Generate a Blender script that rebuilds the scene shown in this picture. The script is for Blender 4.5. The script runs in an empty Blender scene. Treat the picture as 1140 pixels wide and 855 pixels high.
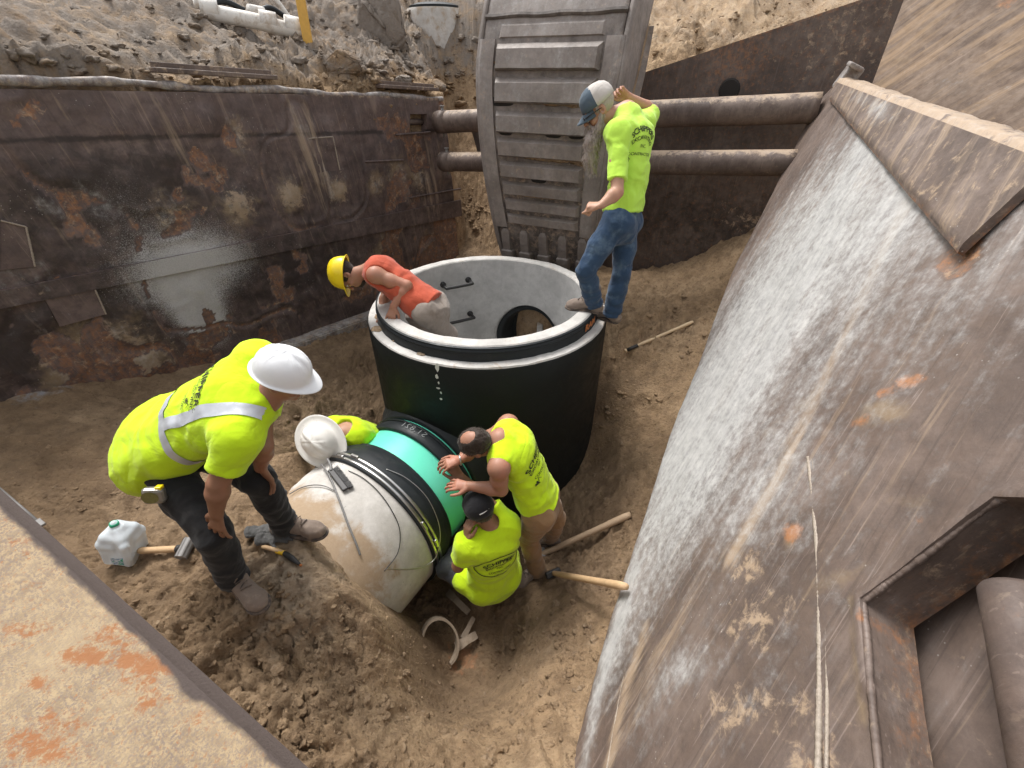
import bpy, bmesh, math, random
import numpy as np
from mathutils import Vector, Matrix, Quaternion
from mathutils.bvhtree import BVHTree

random.seed(7); rng = np.random.default_rng(7)
scene = bpy.context.scene
COL = scene.collection
R = math.radians

# ------------------------------------------------------------------ camera
FPX, PITCH, CAMH = 495.0, R(35.0), 1.64
cam_d = bpy.data.cameras.new('camera'); cam = bpy.data.objects.new('camera', cam_d); COL.objects.link(cam)
cam.location = (0, 0, CAMH); cam.rotation_euler = (R(90) - PITCH, 0, 0)
cam_d.sensor_width = 36; cam_d.lens = 36 * FPX / 1140; cam_d.clip_start = 0.02; cam_d.clip_end = 500
scene.camera = cam
# ------------------------------------------------------------------ sky and sun (bright overcast)
SUN_EL, SUN_AZ = R(62), R(-35)     # azimuth measured from +Y towards +X
w = bpy.data.worlds.new('World'); scene.world = w; w.use_nodes = True
wn = w.node_tree.nodes; wl = w.node_tree.links
bg = wn['Background']
sky = wn.new('ShaderNodeTexSky'); sky.sky_type = 'NISHITA'; sky.sun_disc = False
sky.sun_elevation = SUN_EL; sky.sun_rotation = SUN_AZ; sky.air_density = 1.0; sky.dust_density = 3.0; sky.ozone_density = 1.0
hs = wn.new('ShaderNodeHueSaturation'); hs.inputs['Saturation'].default_value = 0.15
wl.new(sky.outputs[0], hs.inputs['Color']); wl.new(hs.outputs[0], bg.inputs['Color'])
bg.inputs['Strength'].default_value = 0.14
sun_d = bpy.data.lights.new('sun', 'SUN'); sun_d.energy = 1.6; sun_d.angle = R(20); sun_d.color = (1.0, 0.965, 0.92)
sun = bpy.data.objects.new('sun', sun_d); COL.objects.link(sun)
sdir = Vector((math.sin(SUN_AZ) * math.cos(SUN_EL), math.cos(SUN_AZ) * math.cos(SUN_EL), math.sin(SUN_EL)))
sun.rotation_euler = sdir.to_track_quat('Z', 'Y').to_euler()
scene.view_settings.view_transform = 'Standard'; scene.view_settings.look = 'None'
scene.view_settings.gamma = 1.0; scene.view_settings.use_curve_mapping = False
scene.view_settings.exposure = 1.06
try:
    scene.cycles.max_bounces = 6; scene.cycles.diffuse_bounces = 4
except Exception: pass

# ------------------------------------------------------------------ geometry helpers
CA = np.array([0, 0, CAMH]); CC, SS = math.cos(PITCH), math.sin(PITCH)
def V(*a): return np.array(a, float)
def nrm(v): v = np.asarray(v, float); return v / np.linalg.norm(v)
def ray(px, py):
    x = (px - 570) / FPX; u = (427.5 - py) / FPX
    return np.array([x, CC + u * SS, -SS + u * CC])
def at(px, py, t): return CA + t * ray(px, py)
def at_z(px, py, z):
    r = ray(px, py); return CA + r * (z - CAMH) / r[2]
def at_pl(px, py, p0, n):
    r = ray(px, py); return CA + r * ((np.asarray(p0) - CA) @ n) / (r @ n)
def sstep(a, b, x):
    t = np.clip((x - a) / (b - a), 0, 1); return t * t * (3 - 2 * t)

_perm = np.random.default_rng(3).random(65536).astype(np.float32)
def _h(ix, iy, iz, seed):
    k = (ix.astype(np.int64) * 73856093) ^ (iy.astype(np.int64) * 19349663) ^ (iz.astype(np.int64) * 83492791) ^ (seed * 2654435)
    k = (k ^ (k >> 13)) * 1274126177
    return _perm[(k ^ (k >> 16)) & 65535]
def vnoise(P, seed=0):
    P = np.asarray(P, np.float64); f = np.floor(P); i = f.astype(np.int64); t = P - f; t = t * t * t * (t * (t * 6 - 15) + 10)
    x, y, z = i[:, 0], i[:, 1], i[:, 2]; a, b, c = t[:, 0], t[:, 1], t[:, 2]
    o = 0
    for dx in (0, 1):
        for dy in (0, 1):
            for dz in (0, 1):
                o = o + (a if dx else 1 - a) * (b if dy else 1 - b) * (c if dz else 1 - c) * _h(x + dx, y + dy, z + dz, seed)
    return o * 2 - 1
def fbm(P, octv=4, gain=.5, lac=2.03, seed=0):
    o = 0; a = 1; s = 0
    for k in range(octv):
        o = o + a * vnoise(P, seed + k * 11); s += a; a *= gain; P = np.asarray(P) * lac + 17.3
    return o / s

def mesh_np(name, verts, faces):
    me = bpy.data.meshes.new(name); me.from_pydata([tuple(v) for v in verts], [], [tuple(f) for f in faces]); me.update(); return me
def quads_np(name, verts, quads):
    me = bpy.data.meshes.new(name); verts = np.asarray(verts, np.float32); quads = np.asarray(quads, np.int32)
    me.vertices.add(len(verts)); me.vertices.foreach_set('co', verts.ravel())
    n = quads.shape[1]
    me.loops.add(quads.size); me.loops.foreach_set('vertex_index', quads.ravel())
    me.polygons.add(len(quads)); me.polygons.foreach_set('loop_start', np.arange(0, quads.size, n, dtype=np.int32))
    me.polygons.foreach_set('loop_total', np.full(len(quads), n, np.int32)); me.update(calc_edges=True); me.validate(); return me
def smooth(me, on=True):
    me.polygons.foreach_set('use_smooth', np.full(len(me.polygons), on)); me.update()
def get_co(me):
    a = np.empty(len(me.vertices) * 3, np.float32); me.vertices.foreach_get('co', a); return a.reshape(-1, 3).astype(np.float64)
def set_co(me, a): me.vertices.foreach_set('co', np.asarray(a, np.float32).ravel()); me.update()
def get_no(me):
    a = np.empty(len(me.vertices) * 3, np.float32); me.vertex_normals.foreach_get('vector', a); return a.reshape(-1, 3).astype(np.float64)
def set_attr(me, name, vals):
    at_ = me.attributes.new(name, 'FLOAT', 'POINT'); at_.data.foreach_set('value', np.asarray(vals, np.float32))

def link(name, me, mat, parent=None, loc=None, sm=None):
    o = bpy.data.objects.new(name, me); COL.objects.link(o)
    if mat is not None:
        for m_ in (mat if isinstance(mat, (list, tuple)) else [mat]): me.materials.append(m_)
    if sm is not None: smooth(me, sm)
    if parent is not None: o.parent = parent
    if loc is not None: o.location = tuple(loc)
    return o
def thing(name, label, cat, loc=(0, 0, 0), group=None):
    o = bpy.data.objects.new(name, None); o.empty_display_size = .1; COL.objects.link(o); o.location = tuple(loc)
    return tag(o, label, cat, group)
def tag(o, label=None, cat=None, group=None, kind=None):
    if label: o['label'] = label
    if cat: o['category'] = cat
    if group: o['group'] = group
    if kind: o['kind'] = kind
    return o
def bm_mesh(bm, name='mesh', sm=False):
    me = bpy.data.meshes.new(name); bm.normal_update(); bm.to_mesh(me); bm.free()
    if sm: smooth(me)
    return me
def box_bm(bm, c, sx, sy, sz, M=None, bev=0.0):
    r = bmesh.ops.create_cube(bm, size=1.0); vs = r['verts']
    for v in vs: v.co = Vector((v.co.x * sx, v.co.y * sy, v.co.z * sz))
    if bev: 
        es = list({e for v in vs for e in v.link_edges})
        rr = bmesh.ops.bevel(bm, geom=es, offset=bev, segments=2, affect='EDGES', profile=.5)
        vs = list({v for f in rr['faces'] for v in f.verts} | {v for v in vs if v.is_valid})
        # gather connected island
        seen = set(vs); st = list(vs)
        while st:
            v = st.pop()
            for e in v.link_edges:
                q = e.other_vert(v)
                if q not in seen: seen.add(q); st.append(q)
        vs = list(seen)
    T = Matrix.Translation(Vector(tuple(c))) @ (M.to_4x4() if M is not None else Matrix.Identity(4))
    for v in vs: v.co = T @ v.co
    return vs
def frame(x, y=None, z=None):
    """3x3 matrix whose columns are the given axes (completes a missing one)"""
    if z is None: z = np.cross(x, y)
    if y is None: y = np.cross(z, x)
    if x is None: x = np.cross(y, z)
    return Matrix((tuple(x), tuple(y), tuple(z))).transposed()
def tube_np(path, rad, seg=12, caps=True, closed=False):
    """verts, faces of a tube along a polyline; rad scalar or list"""
    P = np.asarray(path, float); n = len(P); rad = np.broadcast_to(np.asarray(rad, float), (n,))
    T = np.gradient(P, axis=0) if not closed else np.roll(P, -1, 0) - np.roll(P, 1, 0)
    T /= np.linalg.norm(T, axis=1)[:, None] + 1e-12
    a = V(0, 0, 1) if abs(T[0][2]) < .9 else V(1, 0, 0)
    U = nrm(np.cross(T[0], a)); vs = []
    for i in range(n):
        U = U - T[i] * (U @ T[i]); U /= np.linalg.norm(U) + 1e-12; W = np.cross(T[i], U)
        for k in range(seg):
            th = 2 * math.pi * k / seg; vs.append(P[i] + rad[i] * (math.cos(th) * U + math.sin(th) * W))
    fs = []
    m = n if closed else n - 1
    for i in range(m):
        j = (i + 1) % n
        for k in range(seg):
            k2 = (k + 1) % seg; fs.append((i * seg + k, i * seg + k2, j * seg + k2, j * seg + k))
    if caps and not closed:
        fs.append(tuple(reversed(range(seg)))); fs.append(tuple(range((n - 1) * seg, n * seg)))
    return vs, fs
def tube(name, path, rad, mat, parent=None, seg=12, closed=False, sm=True):
    me = mesh_np(name, *tube_np(path, rad, seg, True, closed)); return link(name, me, mat, parent, sm=sm)
def curve_pts(pts, n=12):
    """Catmull-Rom through points"""
    P = np.asarray(pts, float); P = np.vstack([2 * P[0] - P[1], P, 2 * P[-1] - P[-2]]); out = []
    for i in range(1, len(P) - 2):
        for t in np.linspace(0, 1, n, endpoint=False):
            a, b, c, d = P[i - 1], P[i], P[i + 1], P[i + 2]
            out.append(.5 * (2 * b + (c - a) * t + (2 * a - 5 * b + 4 * c - d) * t * t + (3 * b - 3 * c + d - a) * t ** 3))
    out.append(P[-2]); return np.array(out)
def lathe_np(prof, seg=64, a0=0, a1=2 * math.pi, close_ends=False):
    full = abs(a1 - a0 - 2 * math.pi) < 1e-6; n = seg if full else seg + 1
    vs = []; fs = []
    for i in range(n):
        th = a0 + (a1 - a0) * i / seg
        for r, z in prof: vs.append((r * math.cos(th), r * math.sin(th), z))
    m = len(prof)
    for i in range(seg):
        j = (i + 1) % n
        for k in range(m - 1): fs.append((i * m + k, j * m + k, j * m + k + 1, i * m + k + 1))
    return vs, fs
def blob_np(r, sub=2, amp=.25, freq=1.3, seed=0, flat=1.0):
    bm = bmesh.new(); bmesh.ops.create_icosphere(bm, subdivisions=sub, radius=1.0)
    P = np.array([v.co[:] for v in bm.verts]); Fc = [[v.index for v in f.verts] for f in bm.faces]; bm.free()
    d = 1 + amp * fbm(P * freq + seed * 7.7, 3, .55, seed=seed)
    P = P * d[:, None] * r; P[:, 2] *= flat
    return P, Fc

# ------------------------------------------------------------------ signed-distance bodies and surface nets
class Field:
    def __init__(s, lo, hi, h):
        s.lo = np.asarray(lo, float); s.h = h; s.n = np.maximum(4, np.ceil((np.asarray(hi, float) - s.lo) / h).astype(int) + 1)
        s.pad = .09; s.f = np.full(s.n, s.pad, np.float32)
    def _sub(s, lo, hi):
        a = np.maximum(0, np.floor((lo - s.lo) / s.h).astype(int)); b = np.minimum(s.n, np.ceil((hi - s.lo) / s.h).astype(int) + 1)
        if np.any(b <= a): return None
        g = [s.lo[i] + s.h * np.arange(a[i], b[i]) for i in range(3)]
        X, Y, Z = np.meshgrid(*g, indexing='ij', copy=False)
        return (slice(a[0], b[0]), slice(a[1], b[1]), slice(a[2], b[2])), np.stack([X, Y, Z], -1).astype(np.float32)
    def _put(s, sl, d, k, clips, P, sub=False):
        for c, n in clips: d = np.maximum(d, (P - np.asarray(c, np.float32)) @ np.asarray(n, np.float32))
        A = s.f[sl]
        if sub: 
            if k > 0:
                hh = np.maximum(k - np.abs(A + d), 0) / k; s.f[sl] = np.maximum(A, -d) + hh * hh * k * .25
            else: s.f[sl] = np.maximum(A, -d)
        else:
            if k > 0:
                hh = np.maximum(k - np.abs(A - d), 0) / k; s.f[sl] = np.minimum(A, d) - hh * hh * k * .25
            else: s.f[sl] = np.minimum(A, d)
    def cone(s, a, b, ra, rb, k=.02, clips=(), sub=False):
        a = np.asarray(a, float); b = np.asarray(b, float); m = max(ra, rb) + s.pad
        q = s._sub(np.minimum(a, b) - m, np.maximum(a, b) + m)
        if q is None: return
        sl, P = q; ab = (b - a).astype(np.float32); L2 = float(ab @ ab) + 1e-9
        t = np.clip(((P - a.astype(np.float32)) @ ab) / L2, 0, 1)
        d = np.linalg.norm(P - a.astype(np.float32) - t[..., None] * ab, axis=-1) - (ra + (rb - ra) * t)
        s._put(sl, d, k, clips, P, sub)
    def econe(s, a, b, w, ra, rb, k=.03, clips=(), sub=False):
        """tapered capsule with elliptical section: ra=(half width along w, half depth)"""
        a = np.asarray(a, float); b = np.asarray(b, float); m = max(*ra, *rb) + s.pad
        q = s._sub(np.minimum(a, b) - m, np.maximum(a, b) + m)
        if q is None: return
        sl, P = q; ab = (b - a).astype(np.float32); L2 = float(ab @ ab) + 1e-9
        w = nrm(w - ab * ((w @ ab) / L2)).astype(np.float32)
        t = np.clip(((P - a.astype(np.float32)) @ ab) / L2, 0, 1)
        Q = P - a.astype(np.float32) - t[..., None] * ab; x = Q @ w
        y = np.sqrt(np.maximum((Q * Q).sum(-1) - x * x, 0))
        rw = ra[0] + (rb[0] - ra[0]) * t; rd = ra[1] + (rb[1] - ra[1]) * t
        k0 = np.sqrt((x / rw) ** 2 + (y / rd) ** 2); k1 = np.sqrt((x / rw ** 2) ** 2 + (y / rd ** 2) ** 2) + 1e-6
        d = np.where(k0 < .3, -np.minimum(rw, rd) * .7, k0 * (k0 - 1) / k1)
        s._put(sl, d, k, clips, P, sub)
    def ell(s, c, M, r, k=.015, clips=(), sub=False):
        """ellipsoid; M 3x3 rows = axes"""
        c = np.asarray(c, float); m = max(r) + s.pad
        q = s._sub(c - m, c + m)
        if q is None: return
        sl, P = q; M = np.asarray(M, np.float32); r = np.asarray(r, np.float32)
        L = (P - c.astype(np.float32)) @ M.T
        k0 = np.linalg.norm(L / r, axis=-1); k1 = np.linalg.norm(L / r ** 2, axis=-1) + 1e-6
        d = np.where(k0 < .3, -r.min() * .7, k0 * (k0 - 1) / k1)
        s._put(sl, d, k, clips, P, sub)
    def cut(s, c, n):
        """remove everything on the +n side of a plane"""
        q = s._sub(s.lo, s.lo + s.h * s.n); sl, P = q
        s.f = np.maximum(s.f[sl], (P - np.asarray(c, np.float32)) @ np.asarray(n, np.float32)).astype(np.float32)
    def mesh(s):
        f = s.f; nx, ny, nz = f.shape; ins = f < 0
        c = np.zeros((nx - 1, ny - 1, nz - 1), np.int8)
        for dx in (0, 1):
            for dy in (0, 1):
                for dz in (0, 1): c += ins[dx:nx - 1 + dx, dy:ny - 1 + dy, dz:nz - 1 + dz]
        act = (c > 0) & (c < 8); idx = np.full(act.shape, -1, np.int64); I = np.argwhere(act); idx[act] = np.arange(len(I))
        acc = np.zeros((len(I), 3)); cnt = np.zeros(len(I))
        offs = [np.array(o) for o in np.ndindex(2, 2, 2)]
        for a in offs:
            for ax in range(3):
                if a[ax]: continue
                b = a.copy(); b[ax] = 1
                va = f[tuple((I + a).T)].astype(float); vb = f[tuple((I + b).T)].astype(float); m = (va < 0) != (vb < 0)
                t = va[m] / (va[m] - vb[m]); p = np.repeat(a[None].astype(float), m.sum(), 0); p[:, ax] += t
                acc[m] += p; cnt[m] += 1
        Vv = (I + acc / cnt[:, None]) * s.h + s.lo
        quads = []
        for ax in range(3):
            sa = [slice(None)] * 3; sb = [slice(None)] * 3; sa[ax] = slice(0, -1); sb[ax] = slice(1, None)
            x = ins[tuple(sa)] != ins[tuple(sb)]; E = np.argwhere(x); u, v = (ax + 1) % 3, (ax + 2) % 3
            ok = (E[:, u] > 0) & (E[:, v] > 0) & (E[:, u] < f.shape[u] - 1) & (E[:, v] < f.shape[v] - 1); E = E[ok]
            q = []
            for du, dv in ((1, 1), (0, 1), (0, 0), (1, 0)):
                G = E.copy(); G[:, u] -= du; G[:, v] -= dv; q.append(idx[tuple(G.T)])
            q = np.stack(q, 1); flip = ~ins[tuple(E.T)]; q[flip] = q[flip][:, ::-1]; quads.append(q)
        Q = np.vstack(quads); Q = Q[(Q >= 0).all(1)]
        return Vv, Q

def text_np(body, size=1.0, spacing=1.0, bold=0.0):
    cu = bpy.data.curves.new('letters', 'FONT'); cu.body = body; cu.size = size; cu.align_x = 'CENTER'; cu.align_y = 'CENTER'
    cu.space_character = spacing; cu.resolution_u = 3; cu.offset = bold; cu.fill_mode = 'FRONT'
    o = bpy.data.objects.new('letters', cu); COL.objects.link(o)
    dg = bpy.context.evaluated_depsgraph_get(); me = bpy.data.meshes.new_from_object(o.evaluated_get(dg))
    bpy.data.objects.remove(o); bpy.data.curves.remove(cu)
    P = get_co(me); Fc = [list(p.vertices) for p in me.polygons]; bpy.data.meshes.remove(me)
    return P, Fc
def bend(P, rad):
    """bend text on a circular arc (rad > 0 arches up)"""
    th = P[:, 0] / rad; r = rad + P[:, 1]; Q = P.copy(); Q[:, 0] = r * np.sin(th); Q[:, 1] = r * np.cos(th) - rad; return Q
# ------------------------------------------------------------------ materials
class NT:
    def __init__(s, name):
        s.m = bpy.data.materials.new(name); s.m.use_nodes = True; s.t = s.m.node_tree; s.b = s.t.nodes['Principled BSDF']; s._c = {}
    def n(s, typ, **k):
        x = s.t.nodes.new(typ)
        for a, b in k.items(): setattr(x, a, b)
        return x
    def l(s, a, b): s.t.links.new(a, b)
    def inp(s, sock, v):
        if v is None: return
        if isinstance(v, bpy.types.NodeSocket): s.l(v, sock)
        elif isinstance(v, (tuple, list)) and sock.type == 'RGBA' and len(v) == 3: sock.default_value = (*v, 1)
        else: sock.default_value = v
    def co(s, which='Object'):
        if which not in s._c: s._c[which] = s.n('ShaderNodeTexCoord').outputs[which]
        return s._c[which]
    def map(s, vec, scale=(1, 1, 1), rot=(0, 0, 0), loc=(0, 0, 0)):
        x = s.n('ShaderNodeMapping'); s.l(vec, x.inputs['Vector']); x.inputs['Scale'].default_value = scale
        x.inputs['Rotation'].default_value = rot; x.inputs['Location'].default_value = loc; return x.outputs[0]
    def noise(s, scale, detail=5, rough=.6, dist=0, vec=None):
        x = s.n('ShaderNodeTexNoise'); x.inputs['Scale'].default_value = scale; x.inputs['Detail'].default_value = detail
        x.inputs['Roughness'].default_value = rough; x.inputs['Distortion'].default_value = dist
        s.l(vec if vec is not None else s.co(), x.inputs['Vector']); return x.outputs['Fac']
    def voro(s, scale, feature='F1', vec=None, rnd=1.0, out='Distance'):
        x = s.n('ShaderNodeTexVoronoi', feature=feature); x.inputs['Scale'].default_value = scale
        x.inputs['Randomness'].default_value = rnd; s.l(vec if vec is not None else s.co(), x.inputs['Vector']); return x.outputs[out]
    def attr(s, name): return s.n('ShaderNodeAttribute', attribute_name=name).outputs['Fac']
    def math(s, op, a, b=None, clamp=False):
        x = s.n('ShaderNodeMath', operation=op, use_clamp=clamp); s.inp(x.inputs[0], a); s.inp(x.inputs[1], b); return x.outputs[0]
    def rng(s, v, a, b, c=0, d=1, smooth=True):
        x = s.n('ShaderNodeMapRange', interpolation_type='SMOOTHSTEP' if smooth else 'LINEAR'); s.inp(x.inputs['Value'], v)
        for k, q in zip(('From Min', 'From Max', 'To Min', 'To Max'), (a, b, c, d)): x.inputs[k].default_value = q
        return x.outputs['Result']
    def mix(s, f, a, b, blend='MIX'):
        x = s.n('ShaderNodeMix', data_type='RGBA', blend_type=blend); s.inp(x.inputs['Factor'], f)
        s.inp(x.inputs[6], a); s.inp(x.inputs[7], b); return x.outputs[2]
    def ramp(s, f, stops):
        x = s.n('ShaderNodeValToRGB'); e = x.color_ramp.elements
        while len(e) < len(stops): e.new(.5)
        for el, (p, c) in zip(e, stops): el.position = p; el.color = (*c, 1)
        s.l(f, x.inputs[0]); return x.outputs[0]
    def mask(s, attr, soft=.12, amt=.55, scale=9, vec=None, rough=.65):
        """ragged mask: attribute 0..1 broken up by noise"""
        nn = s.noise(scale, 6, rough, .4, vec)
        v = s.math('ADD', s.attr(attr), s.math('MULTIPLY', s.math('SUBTRACT', nn, .5), amt * 2))
        return s.rng(v, .5 - soft, .5 + soft)
    def bump(s, h, strength=.3, dist=.01):
        x = s.n('ShaderNodeBump'); x.inputs['Strength'].default_value = strength; x.inputs['Distance'].default_value = dist
        s.inp(x.inputs['Height'], h); s.l(x.outputs[0], s.b.inputs['Normal']); return x
    def out(s, col=None, rough=None, metal=None, spec=None):
        s.inp(s.b.inputs['Base Color'], col); s.inp(s.b.inputs['Roughness'], rough); s.inp(s.b.inputs['Metallic'], metal)
        if spec is not None: s.b.inputs['Specular IOR Level'].default_value = spec
        return s.m

def simple(name, col, rough=.6, var=.15, scale=30, bump=.0, metal=0, spec=None, dirt=None, dirt_amt=.45, dscale=7):
    t = NT(name); n1 = t.noise(scale, 4, .6)
    c = t.mix(n1, tuple(x * (1 - var) for x in col), tuple(min(1, x * (1 + var)) for x in col))
    if dirt:
        d = t.rng(t.noise(dscale, 6, .7, .5), 1 - dirt_amt - .12, 1 - dirt_amt + .14); c = t.mix(d, c, dirt)
    if bump: t.bump(n1, bump, .004)
    return t.out(c, rough, metal, spec)

SAND_C = (.30, .205, .13)
def mat_sand():
    t = NT('sand'); co = t.co('Object')
    big = t.noise(1.3, 6, .65); mid = t.noise(9, 6, .7); fine = t.noise(70, 5, .75); grain = t.noise(420, 2, .5)
    c = t.ramp(big, [(.30, (.225, .145, .080)), (.48, (.36, .245, .142)), (.68, (.49, .35, .215))])
    c = t.mix(t.rng(mid, .38, .68), c, t.mix(.62, c, (.145, .092, .054)))
    c = t.mix(t.rng(fine, .52, .75), c, t.mix(.55, c, (.45, .34, .23)))
    c = t.mix(t.rng(grain, .58, .72, 0, .35), c, (.52, .43, .32))
    c = t.mix(t.rng(grain, .30, .42, .4, 0), c, (.09, .06, .04)); c = t.mix(t.rng(t.noise(30, 6, .75), .36, .44, .55, 0), c, (.085, .055, .035))  # last mix: dark cracks painted in for the crisp shadows between clumps
    c = t.mix(t.math('MULTIPLY', t.mask('wet', .25, .35, 5), .62), c, (.125, .082, .05))
    c = t.mix(t.math('MULTIPLY', t.mask('pale', .25, .4, 7), .85), c, t.mix(mid, (.38, .29, .20), (.52, .43, .33)))
    c = t.mix(t.math('MULTIPLY', t.mask('grey', .2, .45, 6), .85), c, t.mix(mid, (.13, .11, .095), (.34, .31, .28)))
    c = t.mix(t.math('MULTIPLY', t.mask('cement', .12, .35, 12), .9), c, t.mix(fine, (.25, .25, .26), (.42, .42, .43)))
    c = t.mix(t.math('MULTIPLY', t.mask('red', .16, .6, 24), .75), c, t.mix(fine, (.28, .13, .065), (.36, .19, .1)))
    h = t.math('ADD', t.math('MULTIPLY', t.noise(28, 7, .72, .3), 1.0), t.math('ADD', t.math('MULTIPLY', t.rng(t.voro(34), 0, .5), .35), t.math('MULTIPLY', t.noise(160, 4, .7), .45)))
    t.bump(h, 1.0, .02)
    return t.out(c, .93, 0, .25)

def mat_steel(name, base, dark, light, sand=(.36, .27, .19), streak_rot=0.0, rough=.55, speck=0.0, streak_amt=.5, bump=.35, fine_scale=60):
    """old scraped steel plate; local X along the plate, Z up it. Vertex attributes: pale, soil, rust, soot, yellow"""
    t = NT(name); co = t.co('Object')
    rc = t.map(co, (1, 1, 1), (0, streak_rot, 0)); st = t.map(rc, (8, 8, .55)); st2 = t.map(rc, (30, 30, .8), (0, 0, 0), (3, 1, 2))
    big = t.noise(2.1, 7, .68, .4); mid = t.noise(11, 7, .72, .3); fine = t.noise(fine_scale, 5, .75)
    s1 = t.noise(1.0, 5, .66, .3, st); s2 = t.noise(1.0, 4, .65, .2, st2)
    c = t.ramp(big, [(.28, dark), (.5, base), (.74, light)])
    c = t.mix(t.rng(mid, .35, .7, 0, .6), c, dark)
    c = t.mix(t.math('MULTIPLY', t.rng(s1, .52, .72), streak_amt), c, light)
    c = t.mix(t.math('MULTIPLY', t.rng(s2, .58, .70), streak_amt * .7), c, sand)
    c = t.mix(t.rng(fine, .60, .78, 0, .4), c, light)
    sd2 = t.noise(1.0, 3, .6, .15, t.map(rc, (75, 75, 1.3), (0, 0, 0), (7, 2, 5))); c = t.mix(t.math('MULTIPLY', t.rng(sd2, .42, .34), streak_amt * .6), c, tuple(x * .65 for x in dark)); c = t.mix(t.math('MULTIPLY', t.rng(sd2, .62, .70), streak_amt * .8), c, tuple(min(1, x * 1.5) for x in light))
    c = t.mix(t.math('MULTIPLY', t.mask('soot', .2, .5, 8), .8), c, tuple(x * .45 for x in dark))
    c = t.mix(t.math('MULTIPLY', t.mask('soil', .12, .7, 14, rough=.75), .85), c, t.mix(fine, tuple(x * .75 for x in sand), tuple(min(1, x * 1.3) for x in sand)))
    c = t.mix(t.math('MULTIPLY', t.mask('soils', .16, .75, 1.0, st, .72), .8), c, t.mix(s2, tuple(x * .7 for x in sand), tuple(min(1, x * 1.25) for x in sand)))
    c = t.mix(t.math('MULTIPLY', t.mask('yellow', .25, .5, 10), .75), c, t.mix(mid, (.17, .115, .065), (.34, .255, .165)))
    c = t.mix(t.math('MULTIPLY', t.mask('rust', .32, .75, 26, rough=.75), .8), c, t.mix(mid, (.30, .11, .035), (.46, .20, .07)))
    iso = t.noise(26, 6, .75)
    pv = t.math('ADD', t.attr('pale'), t.math('ADD', t.math('MULTIPLY', t.math('SUBTRACT', s1, .5), .75), t.math('ADD', t.math('MULTIPLY', t.math('SUBTRACT', mid, .5), .8), t.math('MULTIPLY', t.math('SUBTRACT', iso, .5), .7))))
    pm = t.rng(pv, .12, .92)
    pc = t.ramp(t.math('ADD', t.math('MULTIPLY', s2, .3), t.math('ADD', t.math('MULTIPLY', mid, .3), t.math('MULTIPLY', iso, .4))), [(.36, (.26, .258, .258)), (.5, (.42, .415, .405)), (.62, (.53, .52, .50))])
    c = t.mix(t.math('MULTIPLY', pm, .9), c, pc)
    sp = t.mask('spray', .22, .75, 120, rough=.75)
    c = t.mix(t.math('MULTIPLY', sp, .85), c, t.mix(t.noise(90, 4, .75), (.30, .295, .29), (.66, .65, .64)))
    if speck:
        vs = t.voro(38, 'F1'); on = t.rng(t.noise(3, 3, .5), .52, .62)
        c = t.mix(t.math('MULTIPLY', t.rng(vs, .07, .12, 1, 0), t.math('MULTIPLY', on, speck)), c, (.55, .52, .48))
    rr = t.rng(mid, .3, .7, rough - .1, rough + .2)
    h = t.math('ADD', t.math('MULTIPLY', mid, .7), t.math('ADD', t.math('MULTIPLY', fine, .4), t.math('MULTIPLY', s2, .25)))
    t.bump(h, bump, .008)
    return t.out(c, rr, 0, .4)

M = {}
M['sand'] = mat_sand()
M['left'] = mat_steel('dark_scraped_steel', (.125, .088, .080), (.058, .043, .041), (.20, .150, .136), streak_rot=.12, speck=.7, streak_amt=.4, rough=.5)
M['tan'] = mat_steel('mud_smeared_steel', (.175, .125, .092), (.085, .062, .05), (.25, .19, .145), sand=(.30, .205, .125), streak_rot=-.5, streak_amt=.4, rough=.8)
M['far'] = mat_steel('dull_steel_plate', (.115, .086, .072), (.055, .042, .037), (.18, .145, .125), streak_amt=.25, rough=.6)
M['strut'] = mat_steel('muddy_pipe_steel', (.135, .097, .08), (.07, .052, .045), (.22, .17, .14), streak_amt=.3, rough=.6)
M['bucket'] = mat_steel('worn_grey_bucket_steel', (.235, .20, .178), (.13, .108, .095), (.34, .30, .275), sand=(.34, .255, .19), streak_amt=.12, rough=.55)
M['weld'] = simple('weld_bead', (.30, .25, .20), .6, .4, 120, .6)
M['hole'] = simple('dark_inside', (.02, .017, .015), .9)

def mat_beam():
    t = NT('rusty_tan_beam'); fine = t.noise(150, 5, .8); mid = t.noise(38, 6, .75); big = t.noise(5, 6, .7)
    c = t.mix(t.rng(mid, .40, .62), (.37, .275, .16), (.24, .175, .11))
    c = t.mix(t.rng(fine, .44, .60), c, (.19, .15, .125)); c = t.mix(t.math('MULTIPLY', t.rng(t.noise(70, 5, .8), .57, .64), .8), c, (.30, .12, .045))
    c = t.mix(t.rng(big, .35, .7), c, t.mix(.45, c, (.43, .33, .20)))
    c = t.mix(t.math('MULTIPLY', t.mask('rust', .20, 1.1, 75, rough=.85), .85), c, t.mix(fine, (.20, .065, .02), (.38, .16, .06)))
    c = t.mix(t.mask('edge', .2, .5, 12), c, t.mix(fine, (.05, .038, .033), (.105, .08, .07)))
    t.bump(t.math('ADD', mid, t.math('MULTIPLY', fine, .7)), .55, .006); return t.out(c, .8, 0, .3)
M['beam'] = mat_beam()

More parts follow.
